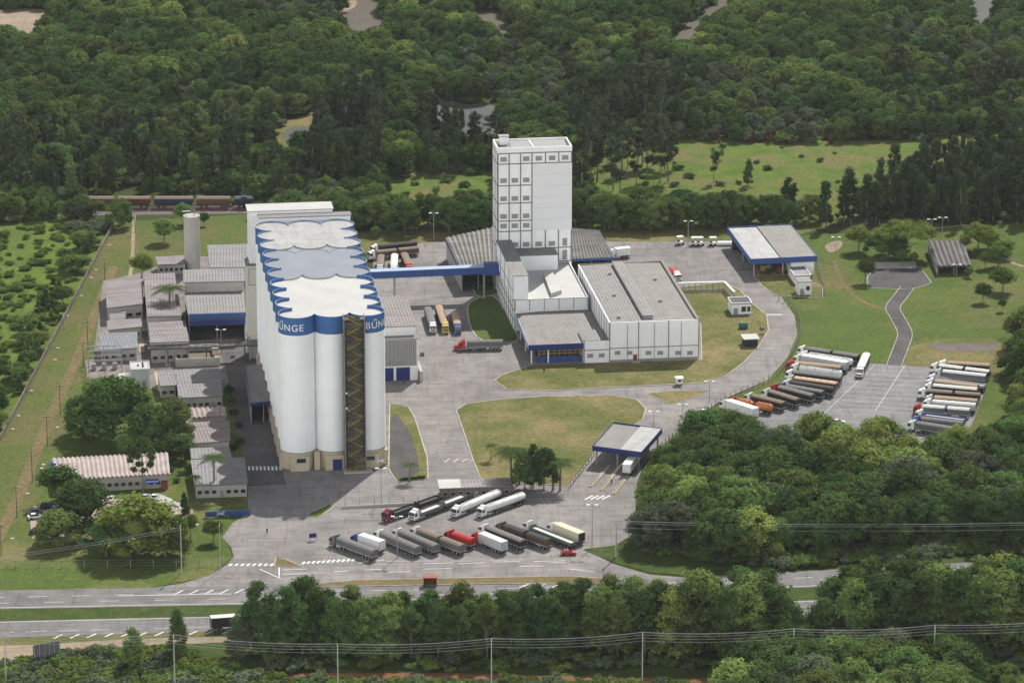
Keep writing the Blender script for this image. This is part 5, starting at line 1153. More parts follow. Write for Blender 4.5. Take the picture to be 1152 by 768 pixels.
# ------------------------------------------------------------------ train
def wagon(px0, px1, y, colr, label, loco=False):
    a, c = G(px0, y), G(px1, y); L = (c - a).length - .8; d = (c - a).normalized(); r = empty('locomotive' if loco else 'freight_wagon', ((a + c) / 2), math.atan2(d.y, d.x), label, 'locomotive' if loco else 'freight wagon', 'train on the track')
    b = MB(); h = 3.6; m = PM[colr] if colr in PM else MATS[colr]
    b.hexa([(-L / 2 + 1, -1.2, 1.3), (L / 2 - 1, -1.2, 1.3), (L / 2 - 1, 1.2, 1.3), (-L / 2 + 1, 1.2, 1.3)], [(-L / 2, -1.45, 2.3), (L / 2, -1.45, 2.3), (L / 2, 1.45, 2.3), (-L / 2, 1.45, 2.3)], m)
    b.box(-L / 2, L / 2, -1.45, 1.45, 2.303, h, m)
    for k in range(11): x = -L / 2 + .2 + (L - .5) * k / 10; b.box(x, x + .12, -1.52, 1.52, 2.2, h - .05, m)
    body = b.build('body', r)
    b = MB(); b.hexa([(-L / 2, -1.5, h + .003), (L / 2, -1.5, h + .003), (L / 2, 1.5, h + .003), (-L / 2, 1.5, h + .003)], [(-L / 2 + .1, -.7, h + .55), (L / 2 - .1, -.7, h + .55), (L / 2 - .1, .7, h + .55), (-L / 2 + .1, .7, h + .55)], PM['tarpbrown'] if not loco else steel_m); b.build('roof', r)
    b = MB(); b.box(-L / 2 - .3, L / 2 + .3, -.5, .5, .95, 1.297, steel_m); b.build('underframe', r)
    for x in (-L / 2 + 1.5, -L / 2 + 3.3, L / 2 - 3.3, L / 2 - 1.5): b = MB(); b.tube((x, -.8, .5), (x, .8, .5), .46, .46, steel_m, 12); b.build('wheelset', r)
    if loco: b = MB(); b.box(L / 2 - 4, L / 2 - 2, -1.47, 1.47, 3.62, 4.3, m); b.build('cab', r)
for a, c, col_, lb, lc in ((92, 130, 'brown', 'rust brown freight wagon at the left end half behind trees', 0), (132, 171, 'wagonred', 'dark red freight wagon behind the round tree', 0), (172.5, 219, 'wagonblue', 'dark blue freight wagon with brown roof', 0), (220.5, 261, 'brown', 'brown freight wagon next to the dark locomotive', 0), (263, 286, 'wagonblue', 'dark blue locomotive at the right end of the train', 1)): wagon(a, c, 234, col_, lb, lc)
b = MB()
for dy in (-.75, .75): a, c = G(60, 234), G(300, 233.2); b.bar((a.x, a.y + dy, .12), (c.x, c.y + dy, .12), .09, .16, rust_m)
for dy in (-5, -3.5): a, c = G(60, 234), G(300, 233.2); b.bar((a.x, a.y + dy, .12), (c.x, c.y + dy, .12), .09, .16, rust_m)
tag(b.build('railway_track'), kind='structure')

# ------------------------------------------------------------------ small roofed carts, kiosk, shelter, billboard
def cart(px, py, rz, label, trailer=0):
    r = root_at('utility_cart', (px, py), label, 'cart', 'white roofed carts in the rear yard', rz)
    b = MB(); b.hexa([(-1.3, -.8, .45), (1.3, -.8, .45), (1.3, .8, .45), (-1.3, .8, .45)], [(-1.2, -.8, 1.1), (.9, -.8, 1.2), (.9, .8, 1.2), (-1.2, .8, 1.1)], wall_w); b.box(-1.0, -.2, -.6, .6, 1.15, 1.6, steel_m); b.build('body', r)
    b = MB(); b.hexa([(-1.2, -.95, 2.75), (1.2, -.95, 2.75), (1.2, .95, 2.75), (-1.2, .95, 2.75)], [(-1.0, -.8, 2.95), (1.0, -.8, 2.95), (1.0, .8, 2.95), (-1.0, .8, 2.95)], white_m); b.build('roof', r)
    for x in (-1.1, 1.0):
        for y in (-.75, .7): b = MB(); b.box(x, x + .08, y, y + .08, 1.0, 2.747, gsteel_m); b.build('post', r)
    for x in (-.8, .8):
        for y in (-.8, .8): b = MB(); b.tube((x, y - .1, .4), (x, y + .1, .4), .4, .4, tyre_m, 12); b.build('wheel', r)
    if trailer: b = MB(); b.box(1.6, 1.6 + trailer, -1, 1, .8, 1.25, wall_w); b.box(1.3, 1.62, -.1, .1, .7, .85, steel_m); b.build('trailer', r)
cart(765, 275, .3, 'white roofed utility cart leftmost on the rear yard edge'); cart(781.5, 276, .2, 'white roofed utility cart, left of the close pair'); cart(787.5, 276, .2, 'white roofed utility cart, right of the close pair'); cart(802, 276, 0, 'white roofed utility cart pulling a long low trailer', 13)
ks = root_at('kiosk', (764, 433), 'small white roofed kiosk on legs by the loop road', 'kiosk'); b = MB(); b.box(-.9, .9, -.8, .8, .7, 2.2, wall_w); b.build('wall', ks); b = MB(); b.box(-1.2, 1.2, -1.1, 1.1, 2.203, 2.5, white_m); b.build('roof', ks)
for x in (-.85, .7):
    for y in (-.75, .6): b = MB(); b.box(x, x + .15, y, y + .15, 0, .697, steel_m); b.build('leg', ks)
pane(ks, 'window', -.5, .5, 1.2, 1.9, glass_m, -.8)
bs = root_at('bus_shelter', (484, 659), 'rust red bus shelter on the dry verge between the roads', 'bus shelter', rz=.02); b = MB(); b.box(-1.7, 1.7, .9, 1.1, 0, 2.4, rust_m); b.box(-1.7, -1.55, -.6, .897, 0, 2.4, rust_m); b.box(1.55, 1.7, -.6, .897, 0, 2.4, rust_m); b.build('wall', bs); b = MB(); b.box(-2, 2, -.9, 1.4, 2.403, 2.6, plain('rust_roof', (.30, .10, .055), .8)); b.build('roof', bs); b = MB(); b.box(-1.5, 1.5, .3, .85, .4, .5, wood_p); b.build('bench', bs)
bb = root_at('billboard', (38, 748), 'back of a grey billboard on posts in the roadside scrub', 'billboard', rz=math.radians(28)); b = MB(); b.box(0, 7, 0, .15, 1.6, 5.2, gsteel_m if False else plain('billboard_back', (.13, .135, .15), .8)); b.build('panel', bb)
for k in range(6): b = MB(); b.box(.2 + k * 1.3, .35 + k * 1.3, -.25, -.01, 0, 5.3, louv_m); b.build('post', bb)
for k, (x, y) in enumerate(((62, 405), (35.5, 440), (21, 468), (14.5, 483), (76, 355.5), (91.5, 333), (102.5, 313), (108, 304), (123, 276), (64.5, 481), (47, 527), (49, 523), (31, 555.5), (47, 544), (14, 606), (65, 392))):
    r = tag(MB().tube((0, 0, 0), (0, 0, .25), .6, .55, conc_m, 12).build('manhole_cover', None, G(x, y)), 'round pale concrete manhole cap on the grass slope', 'manhole', 'pale manhole caps on the slope')

pb = root_at('direction_sign', (352, 608), 'small dark blue direction sign at the kerb tip left of the front row', 'sign', rz=.3); b = MB(); b.box(-1, 1, -.05, .05, .9, 2.1, navy_m); b.build('panel', pb)
for x in (-.8, .7): b = MB(); b.box(x, x + .1, .051, .12, 0, 2.0, gsteel_m); b.build('post', pb)
def person(px, py, label):
    p = G(px, py); me = bpy.data.meshes.new('person')
    V = [(0, 0, .95), (0, 0, 1.2), (0, 0, 1.42), (0, .01, 1.55), (0, .0, 1.68), (.09, .1, .9), (.1, .16, .5), (.1, .12, .06), (.1, .0, .02), (-.09, -.1, .9), (-.1, -.14, .5), (-.1, -.22, .08), (-.1, -.32, .03), (.2, 0, 1.4), (.26, -.1, 1.12), (.24, -.2, .9), (-.2, 0, 1.4), (-.26, .1, 1.12), (-.24, .16, .9)]
    E = [(0, 1), (1, 2), (2, 3), (3, 4), (0, 5), (5, 6), (6, 7), (7, 8), (0, 9), (9, 10), (10, 11), (11, 12), (2, 13), (13, 14), (14, 15), (2, 16), (16, 17), (17, 18)]
    R = [.15, .15, .13, .06, .11, .1, .07, .05, .05, .1, .07, .05, .05, .06, .05, .04, .06, .05, .04]
    me.from_pydata(V, E, []); o = bpy.data.objects.new('person', me); COL.objects.link(o); m = o.modifiers.new('skin', 'SKIN'); o.modifiers.new('sub', 'SUBSURF').levels = 1
    for sv, q in zip(me.skin_vertices[0].data, R): sv.radius = (q, q)
    me.skin_vertices[0].data[0].use_root = True; me.materials.append(plain('dark_work_clothes', (.05, .05, .07), .9)); o.location = (p.x, p.y, .05); return tag(o, label, 'person')
person(300.5, 600.5, 'person in dark clothes walking across the entrance paving')
# ------------------------------------------------------------------ yard clutter
def pallets(px, py, n, label, rz=0.2):
    r = root_at('pallet_stack', (px, py), label, 'pallet stack', 'pallet stacks in the works', rz)
    for k in range(n):
        b = MB(); z = k * .16
        for y in (-.5, 0, .42): b.box(-.6, .6, y, y + .1, z, z + .09, wood_p)
        for x in (-.6, -.32, -.04, .24, .49): b.box(x, x + .11, -.5, .52, z + .092, z + .12, wood_p)
        b.build('pallet', r)
for a in ((200, 452, 6, 'tall pallet stack below the canteen corner'), (262, 402, 5, 'pallet stack at the head of the shaded side road'), (475, 400, 7, 'tall pallet stack beside the ribbed silo shed'), (590, 416, 4, 'low pallet stack at the corner of the loading dock'), (870, 309, 5, 'pallet stack in front of the maintenance shed'), (866, 311, 3, 'lower pallet stack in front of the maintenance shed'), (857, 377, 4, 'pallet stack by the bend beside the low stall')): pallets(*a)
def drum(px, py, c, label):
    r = root_at('drum', (px, py), label, 'drum', 'steel drums'); b = MB(); b.tube((0, 0, 0), (0, 0, .9), .3, .3, PM[c], 12); b.build('body', r); b = MB()
    for z in (.28, .6): b.tube((0, 0, z - .03), (0, 0, z + .03), .33, .33, PM[c], 12)
    b.build('hoop', r)
for k, (x, y) in enumerate(((857, 372), (859, 371), (855.5, 370.5))): drum(x, y, ('blue', 'grey', 'red')[k], ('blue drum beside the loop road bend', 'grey drum beside the loop road bend', 'red drum beside the loop road bend')[k])
wtk = root_at('roof_water_tank', (60, 524), 'small blue water tank standing at the left end of the administration roof', 'water tank', z=4.0); b = MB(); b.tube((0, 0, 0), (0, 0, 1.1), .8, .9, PM['blue'], 14); b.build('body', wtk); b = MB(); b.tube((0, 0, 1.1), (0, 0, 1.35), .92, .3, PM['blue'], 14); b.build('lid', wtk)
wt2 = root_at('water_tank', (790, 470), 'white domed water tank at the corner of the wood beside the fence', 'water tank'); b = MB(); b.tube((0, 0, 0), (0, 0, 1.4), 1.0, 1.0, gsteel_m, 16); b.build('base', wt2); b = MB(); b.tube((0, 0, 1.403), (0, 0, 2.3), 1.25, 1.25, white_m, 18); b.tube((0, 0, 2.303), (0, 0, 2.8), 1.25, .4, white_m, 18); b.build('dome', wt2)
for px, py, lb in ((455, 433, 'person walking past the ribbed silo shed'), (528, 398, 'person standing behind the red bonneted truck'), (866, 300, 'person under the edge of the maintenance shed'), (300, 470, 'person on the shaded side road'), (612, 420, 'person on the lawn edge before the loading dock'), (688, 545, 'person beside the weighbridge lane islands'), (1107, 442, 'person on the grass at the right end of the parking lot')): person(px, py, lb)
car(930, 475, 10, 'white', 'white car half hidden behind the wood at the parking lot edge'); car(943, 477, 10, 'silver', 'silver car half hidden behind the wood at the parking lot edge')
# ------------------------------------------------------------------ poles and wires
def tip(px, py, ytop):
    g = G(px, py); lo, hi = 0, 40
    for _ in range(40):
        m = (lo + hi) / 2
        if PX((g.x, g.y, m))[1] > ytop: lo = m
        else: hi = m
    return g, lo
def lamp_post(px, py, ytop, label, style='double', group=None):
    g, h = tip(px, py, ytop); r = empty('lamp_post', g, 0, label, 'lamp post', group)
    b = MB(); b.tube((0, 0, 0), (0, 0, h), .13, .08, gsteel_m, 8); b.build('pole', r)
    for s in ((-1, 1) if style == 'double' else (1,)):
        b = MB(); b.bar((0, 0, h - .1), (s * .75, 0, h), .07, .07, gsteel_m); b.build('arm', r); b = MB(); b.box(min(s * .6, s * 1.6), max(s * .6, s * 1.6), -.25, .25, h + .04, h + .2, white_m); b.build('lamp_head', r)
def utility_pole(px, py, ytop, label, arms=1, mat=None, group=None, r0=.17):
    g, h = tip(px, py, ytop); r = empty('utility_pole', g, 0 if mat else math.pi / 2, label, 'utility pole', group)
    b = MB(); b.tube((0, 0, 0), (0, 0, h), r0, r0 * .7, mat or cpole_m, 8); b.build('pole', r)
    for k in range(arms):
        b = MB(); z = h - .25 - k * .9; b.box(-1.1, 1.1, -.06, .06, z, z + .14, wood_p if not mat else mat); b.build('crossarm', r)
        for x in (-1.0, -.4, .4, 1.0): b = MB(); b.tube((x, 0, z + .14), (x, 0, z + .34), .06, .04, white_m, 6); b.build('insulator', r)
    return g, h
for a in ((666, 616, 568, 'tall double headed lamp post on the right of the truck lot'), (447, 627, 581, 'double headed lamp post among the front row trucks'), (429, 566, 527, 'lamp post before the silo stair tower'), (488, 270, 240, 'lamp post behind the rear yard before the wood'), (774, 278, 249, 'lamp post behind the white roofed carts'),
          (940, 291, 267, 'lamp post on the sandy patch by the maintenance shed'), (1047.5, 273, 247, 'dark lamp post behind the picnic shelter'), (1060, 265, 245, 'thin lamp post furthest back near the picnic shelter'), (735.5, 482, 463, 'lamp post right behind the weighbridge canopy'), (768, 471, 455, 'lamp post in the loop road bend beside the fence'), (798, 452, 429, 'lamp post at the tip of the small triangle lawn'), (249, 398, 371, 'lamp post before the loading hall'), (1076, 312, 298, 'lamp post before the picnic shelter')):
    lamp_post(*a)
for a in ((68, 467, 433), (53.4, 502.5, 468), (36.5, 542, 507), (19, 582, 548), (94, 414, 385), (99, 393, 361), (118, 315, 296), (152, 262, 238), (1.5, 626, 590)):
    utility_pole(*a, 'dark thin utility pole on the grass slope', 1, steel_m, 'poles along the grass slope', .12)
utility_pole(693, 627, 583, 'stout concrete utility pole by the road at the right of the truck lot', 2, None, None, .24)
utility_pole(204.5, 645, 591, 'concrete utility pole on the front lawn by the entrance', 2)
utility_pole(248, 642, 590, 'thin concrete pole behind the round tree at the entrance kerb', 1, None, None, .1)
LP = [(-165, 772, 724), (7, 771, 712), (197, 778, 715), (380.5, 782, 725), (553, 776, 719), (722.5, 770, 712), (892, 764, 708), (1050, 762, 704), (1230, 752, 694)]
tops = []
for k, a in enumerate(LP): g, h = utility_pole(*a, 'pale concrete power pole in the roadside row below the highway trees', 2 if k != 1 else 1, None, 'power poles below the highway'); tops.append((g, h))
wire_m = plain('wire', (.42, .42, .42), .6, .05)
def span(name, p, q, sag, offs, label, grp, rad=.035):
    b = MB()
    for dx, dz in offs:
        pts = [Vector(p) + Vector((0, dx, dz)) + (Vector(q) - Vector(p)) * (k / 14) - Vector((0, 0, sag * 4 * (k / 14) * (1 - k / 14))) for k in range(15)]
        for a, c in zip(pts, pts[1:]): b.tube(a, c, rad, rad, wire_m, 4, False)
    tag(b.build(name), label, 'cable', grp)
for (g, h), (g2, h2) in zip(tops, tops[1:]): span('overhead_cable', (g.x, g.y, h), (g2.x, g2.y, h2), .8, ((-.9, 0), (.9, 0), (0, .25), (0, -1.1), (0, -1.9)), 'bundle of power cables strung between roadside poles', 'overhead cables')
a, h = tip(693, 627, 587); q = G(1400, 680, 16); c2 = G(1000, 672, 0)
p2 = G(1290, 585, 9)
span('overhead_cable', (a.x, a.y, h), (p2.x, p2.y, 9), 1.2, ((-.9, 0), (.9, 0), (0, .25), (0, -1.6)), 'power cables crossing in front of the dense right wood', 'overhead cables')
a2, h2 = tip(204.5, 645, 594); a0 = G(-120, 640, 10)
span('overhead_cable', (a2.x, a2.y, h2), (a0.x, a0.y, 10), 1.0, ((-.9, 0), (.9, 0)), 'pair of power cables over the front lawn', 'overhead cables')

# ------------------------------------------------------------------ vegetation
ICO = None
def ico():
    global ICO
    if ICO is None:
        bm = bmesh.new(); bmesh.ops.create_icosphere(bm, subdivisions=1, radius=1.0)
        bm.verts.index_update(); ICO = (np.array([v.co[:] for v in bm.verts]), np.array([[v.index for v in f.verts] for f in bm.faces])); bm.free()
    return ICO
class Fol:
    """foliage: leaf clumps (small quads) over branch-end blobs, each blob with a rough leafy core"""
    def __init__(s, seed): s.r = np.random.RandomState(seed); s.v = []; s.f4 = []; s.f3 = []; s.n = 0
    def blob(s, c, rad, n, ls, core=.58, flat=.8, up=.75):
        r = s.r; d = r.normal(size=(n, 3)); d /= np.linalg.norm(d, axis=1)[:, None]
        d[:, 2] = np.where(d[:, 2] < -.35, -d[:, 2], d[:, 2])
        rr = rad * (.55 + .72 * r.rand(n) ** .9)[:, None]; sc = np.array([1, 1, flat]); p = np.array(c) + d * rr * sc
        nn = d + r.normal(size=(n, 3)) * .55 + np.array([0, 0, up]); nn /= np.linalg.norm(nn, axis=1)[:, None]
        t = np.cross(nn, r.normal(size=(n, 3))); t /= np.linalg.norm(t, axis=1)[:, None]; b = np.cross(nn, t)
        sz = (ls * (.6 + .8 * r.rand(n)))[:, None] * .5; asp = (.55 + .5 * r.rand(n))[:, None]
        q = np.stack([p - t * sz, p - b * sz * asp, p + t * sz, p + b * sz * asp], 1).reshape(-1, 3)
        s.v.append(q); s.f4.append(np.arange(s.n, s.n + 4 * n).reshape(-1, 4)); s.n += 4 * n
        if core:
            iv, f = ico(); k = rad * core * (1 + .34 * r.normal(size=(len(iv), 1))); s.v.append(np.array(c) + iv * k * sc); s.f3.append(f + s.n); s.n += len(iv)
    def cards(s, P, size):
        pass
    def mesh(s, name, mat, extra=None):
        V = np.concatenate(s.v); me = bpy.data.meshes.new(name)
        f4 = np.concatenate(s.f4) if s.f4 else np.zeros((0, 4), int); f3 = np.concatenate(s.f3) if s.f3 else np.zeros((0, 3), int)
        ev, ef = (extra if extra else ([], []))
        nv = len(V) + len(ev); loops = np.concatenate([f4.ravel(), f3.ravel()]).astype(np.int32); tot = np.concatenate([np.full(len(f4), 4), np.full(len(f3), 3)])
        if len(ef):
            el = np.array([i + len(V) for f in ef for i in f]); loops = np.concatenate([loops, el]).astype(np.int32); tot = np.concatenate([tot, np.array([len(f) for f in ef])]); V = np.concatenate([V, np.array([tuple(v) for v in ev])])
        me.vertices.add(nv); me.vertices.foreach_set('co', V.astype(np.float32).ravel())
        me.loops.add(len(loops)); me.loops.foreach_set('vertex_index', loops)
        st = np.concatenate([[0], np.cumsum(tot)[:-1]]).astype(np.int32); me.polygons.add(len(tot)); me.polygons.foreach_set('loop_start', st); me.polygons.foreach_set('loop_total', tot.astype(np.int32))
        me.materials.append(mat)
        if len(ef): me.materials.append(bark_m); mi = np.zeros(len(tot), np.int32); mi[-len(ef):] = 1; me.polygons.foreach_set('material_index', mi)
        me.update(); me.validate(); return me
def trunk(rs, h, r0, spread, nb, zb=.45):
    """tapered leaning trunk with limbs"""
    b = MB(); lean = rs.normal(size=2) * h * .03; p0 = Vector((0, 0, -.2)); pts = [p0]
    for k in range(1, 5): t = k / 4; pts.append(Vector((lean[0] * t + rs.normal() * .08, lean[1] * t + rs.normal() * .08, h * t)))
    for k in range(4): b.tube(pts[k], pts[k + 1], r0 * (1 - .18 * k), r0 * (1 - .18 * (k + 1)), bark_m, 7, k == 0)
    ends = []
    for k in range(nb):
        a = 2 * math.pi * (k + rs.rand() * .6) / nb; s = pts[2].lerp(pts[4], rs.rand() * .8); e = s + Vector((math.cos(a) * spread * (.5 + .4 * rs.rand()), math.sin(a) * spread * (.5 + .4 * rs.rand()), h * (.18 + .25 * rs.rand())))
        b.tube(s, e, r0 * .42, r0 * .14, bark_m, 5, False); ends.append(e)
    return b, ends
SHAPES = {}
def tree_mesh(shape, var, mat, lod=0):
    """unit trees: R about 1 x the listed radius in metres; returns (crown mesh, trunk mesh)"""
    key = (shape, var, mat.name, lod)
    if key in SHAPES: return SHAPES[key]
    seed = abs(hash((shape, var))) % 9973 if False else (sum(ord(c) for c in shape) * 31 + var * 977) % 99991
    rs = np.random.RandomState(seed); F = Fol(seed + 5); nl = 2.1 if lod == 0 else 1.1; ls = .42 if lod == 0 else .6
    if shape == 'broad':          # R 4.6, H ~10, leafy down to the ground in a wood
        tb, ends = trunk(rs, 4.6, .26, 3.2, 6); lop = rs.normal(size=2) * .5
        for k in range(44):
            a = rs.rand() * 6.283; w_ = rs.rand() ** .7; ph = w_ * 1.75; bump = 1 + .16 * math.sin(3 * a + var) * math.sin(ph); q = 3.75 * math.sin(min(ph, 1.62)) * bump; z = 3.6 + 4.7 * math.cos(ph) * (.92 + .12 * rs.rand())
            if ph > 1.2: z -= 1.3 * rs.rand()
            F.blob((q * math.cos(a) + lop[0] * z / 8, q * math.sin(a) + lop[1] * z / 8, z), .85 + .75 * rs.rand(), int(58 * nl), ls)
        F.blob((0, 0, 4.6), 2.6, 30, ls, .95)
    elif shape == 'umbrella':     # wide flat crown R 7, H ~10
        tb, ends = trunk(rs, 5.2, .38, 5.0, 8)
        for k in range(60):
            a = rs.rand() * 6.283; u = math.sqrt(rs.rand()); q = u * 6.2; z = 6.0 + 2.9 * math.sqrt(max(0, 1 - (u * .97) ** 2)) + rs.normal() * .35
            F.blob((q * math.cos(a), q * math.sin(a), z), 1.05 + .5 * rs.rand(), int(60 * nl), ls, .7, .62)
    elif shape == 'tall':         # H ~17, R 5, ragged, roadside
        tb, ends = trunk(rs, 9.5, .32, 3.6, 9)
        for k in range(62):
            a = rs.rand() * 6.283; t = rs.rand() ** .85; z = 1.6 + 13.4 * t; env = 4.3 * (1 - .12 * t) * math.sqrt(max(.02, 1 - t ** 2.6)) * (.8 + .3 * rs.rand()); q = env * math.sqrt(.3 + .7 * rs.rand())
            F.blob((q * math.cos(a), q * math.sin(a), z), .95 + .8 * rs.rand(), int(56 * nl), ls, .62, .85)
    elif shape == 'round':        # R 3, H 6 dense
        tb, ends = trunk(rs, 2.6, .18, 1.6, 5)
        for k in range(20):
            d = rs.normal(size=3); d /= np.linalg.norm(d); q = 1.9 * (.7 + .3 * rs.rand()); F.blob((d[0] * q, d[1] * q, 4.0 + d[2] * q * .8), .9 + .4 * rs.rand(), int(60 * nl), ls * .85)
    elif shape == 'shrub':        # R 1.6, H 2
        tb = None
        for k in range(9): a = rs.rand() * 6.283; q = 1.3 * math.sqrt(rs.rand()); F.blob((q * math.cos(a), q * math.sin(a), .5 + .8 * rs.rand()), .55 + .35 * rs.rand(), int(52 * nl), ls * .75, .75, .9)
    elif shape == 'eucalypt':     # H 16, thin, gaps
        tb, ends = trunk(rs, 13.5, .22, 2.0, 10)
        for k in range(22):
            a = rs.rand() * 6.283; t = rs.rand(); z = 6 + 10 * t; q = (2.3 - 1.3 * abs(t - .35)) * math.sqrt(rs.rand()); F.blob((q * math.cos(a), q * math.sin(a), z), .6 + .6 * rs.rand(), int(52 * nl), ls * .9, .5, 1.0)
    elif shape == 'cedar':        # dark column, H 15
        tb, ends = trunk(rs, 11, .25, .8, 4)
        for k in range(30):
            t = rs.rand(); z = 1.5 + 13 * t; env = (2.9 * (1 - t) ** .75 + .45) * (.7 + .35 * rs.rand()); a = rs.rand() * 6.283; q = env * math.sqrt(rs.rand()) * .8; F.blob((q * math.cos(a), q * math.sin(a), z), .7 + .55 * rs.rand(), int(54 * nl), ls * .85, .7, 1.0)
    elif shape == 'cone':         # small conifer H 6
        tb, ends = trunk(rs, 4.5, .12, .4, 3)
        for k in range(20):
            t = (k + rs.rand()) / 20; z = .5 + 5.4 * t; env = 1.5 * (1 - t) ** .8 + .12; a = rs.rand() * 6.283; q = env * .65; F.blob((q * math.cos(a), q * math.sin(a), z), .35 + .45 * (1 - t), int(44 * nl), ls * .6, .75, 1.0)
    elif shape == 'araucaria':    # bare stem, tufts at the branch ends
        b = MB(); b.tube((0, 0, 0), (.1, 0, 13), .24, .1, bark_m, 7); tb = b
        for z, n, L in ((6.5, 4, 2.2), (8.2, 5, 2.8), (9.8, 5, 2.6), (11.4, 5, 2.1), (12.8, 4, 1.2)):
            for k in range(n): a = 6.283 * (k + rs.rand() * .5) / n; e = Vector((L * math.cos(a), L * math.sin(a), z + .5)); b.tube((0, 0, z), e, .06, .04, bark_m, 4, False); F.blob(tuple(e), .75, int(46 * nl), .5, .6, .9)
    elif shape == 'palm':
        b = MB(); b.tube((0, 0, 0), (.15, .1, 3.5), .22, .17, bark_m, 8); b.tube((.15, .1, 3.5), (.2, .1, 7.2), .17, .15, bark_m, 8); tb = b
        V = []; Fc = []
        for k in range(20):
            a = 6.283 * k / 20 + rs.rand() * .3; el_ = .2 + .8 * rs.rand(); L = 2.9 + .5 * rs.rand(); n = 9
            pts = []
            for i in range(n + 1): t = i / n; q = L * t * math.cos(el_ * (1 - t * .4)); z = 7.2 + L * (t * math.sin(el_) - .72 * t * t); pts.append(np.array([.2 + q * math.cos(a), .1 + q * math.sin(a), z]))
            sd_ = np.array([-math.sin(a), math.cos(a), 0])
            for i in range(n):
                for s in (-1, 1):
                    for o in (0, .5):
                        p = pts[i] * (1 - o) + pts[i + 1] * o; w = 1.0 * math.sin(math.pi * min(1, (i + o + 1.2) / (n + 1))) + .12; tip_ = p + sd_ * s * w + (pts[i + 1] - pts[i]) * .5 + np.array([0, 0, -.35 * w]); wd = (pts[i + 1] - pts[i]) * .32; m = len(V); V += [p - wd * .4, p + wd * .6, tip_]; Fc.append([m, m + 1, m + 2])
        F.v.append(np.array(V)); F.f3.append(np.array(Fc)); F.n = len(V)
    cme = F.mesh(shape + '_crown', mat)
    tme = None
    if tb is not None:
        o = tb.build('trunk'); tme = o.data; bpy.data.objects.remove(o)
    SHAPES[key] = (cme, tme); return SHAPES[key]
HT = {'broad': 9.6, 'umbrella': 10.2, 'tall': 16.8, 'round': 6.6, 'shrub': 1.9, 'eucalypt': 16.6, 'cedar': 15, 'cone': 6.2, 'araucaria': 14, 'palm': 8.4}
NAMES = {'broad': 'broadleaf_tree', 'umbrella': 'spreading_tree', 'tall': 'roadside_tree', 'round': 'round_tree', 'shrub': 'shrub', 'eucalypt': 'eucalyptus_tree', 'cedar': 'conifer_tree', 'cone': 'small_conifer', 'araucaria': 'araucaria_tree', 'palm': 'palm_tree'}
rnd = random.Random(11)
def plant(shape, p, h, mat, label, group=None, var=None, cat=None, wide=1.0):
    var = rnd.randrange(3) if var is None else var; c, t = tree_mesh(shape, var, mat); s = h / HT[shape]
    nm = {'leaf_lime': 'flowering_tree', 'leaf_grey': 'grey_leaved_tree'}.get(mat.name, NAMES[shape]) if shape == 'broad' else NAMES[shape]; cat = cat or ('shrub' if shape == 'shrub' else 'palm' if shape == 'palm' else 'tree')
    rot = rnd.random() * 6.283
    if t is None:
        o = bpy.data.objects.new(nm, c); COL.objects.link(o); o.location = p; o.scale = (s * wide, s * wide, s); o.rotation_euler = (0, 0, rot); return tag(o, label, cat, group)
    r = empty(nm, p, rot, label, cat, group); r.scale = (s * wide, s * wide, s)
    for n, me in (('trunk', t), ('crown', c)): o = bpy.data.objects.new(n, me); COL.objects.link(o); o.parent = r
    return r
def plant_px(shape, bx, by, ytop, mat, label, group=None, var=None, wide=1.0):
    g, h = tip(bx, by, ytop); return plant(shape, g, h, mat, label, group, var, None, wide)

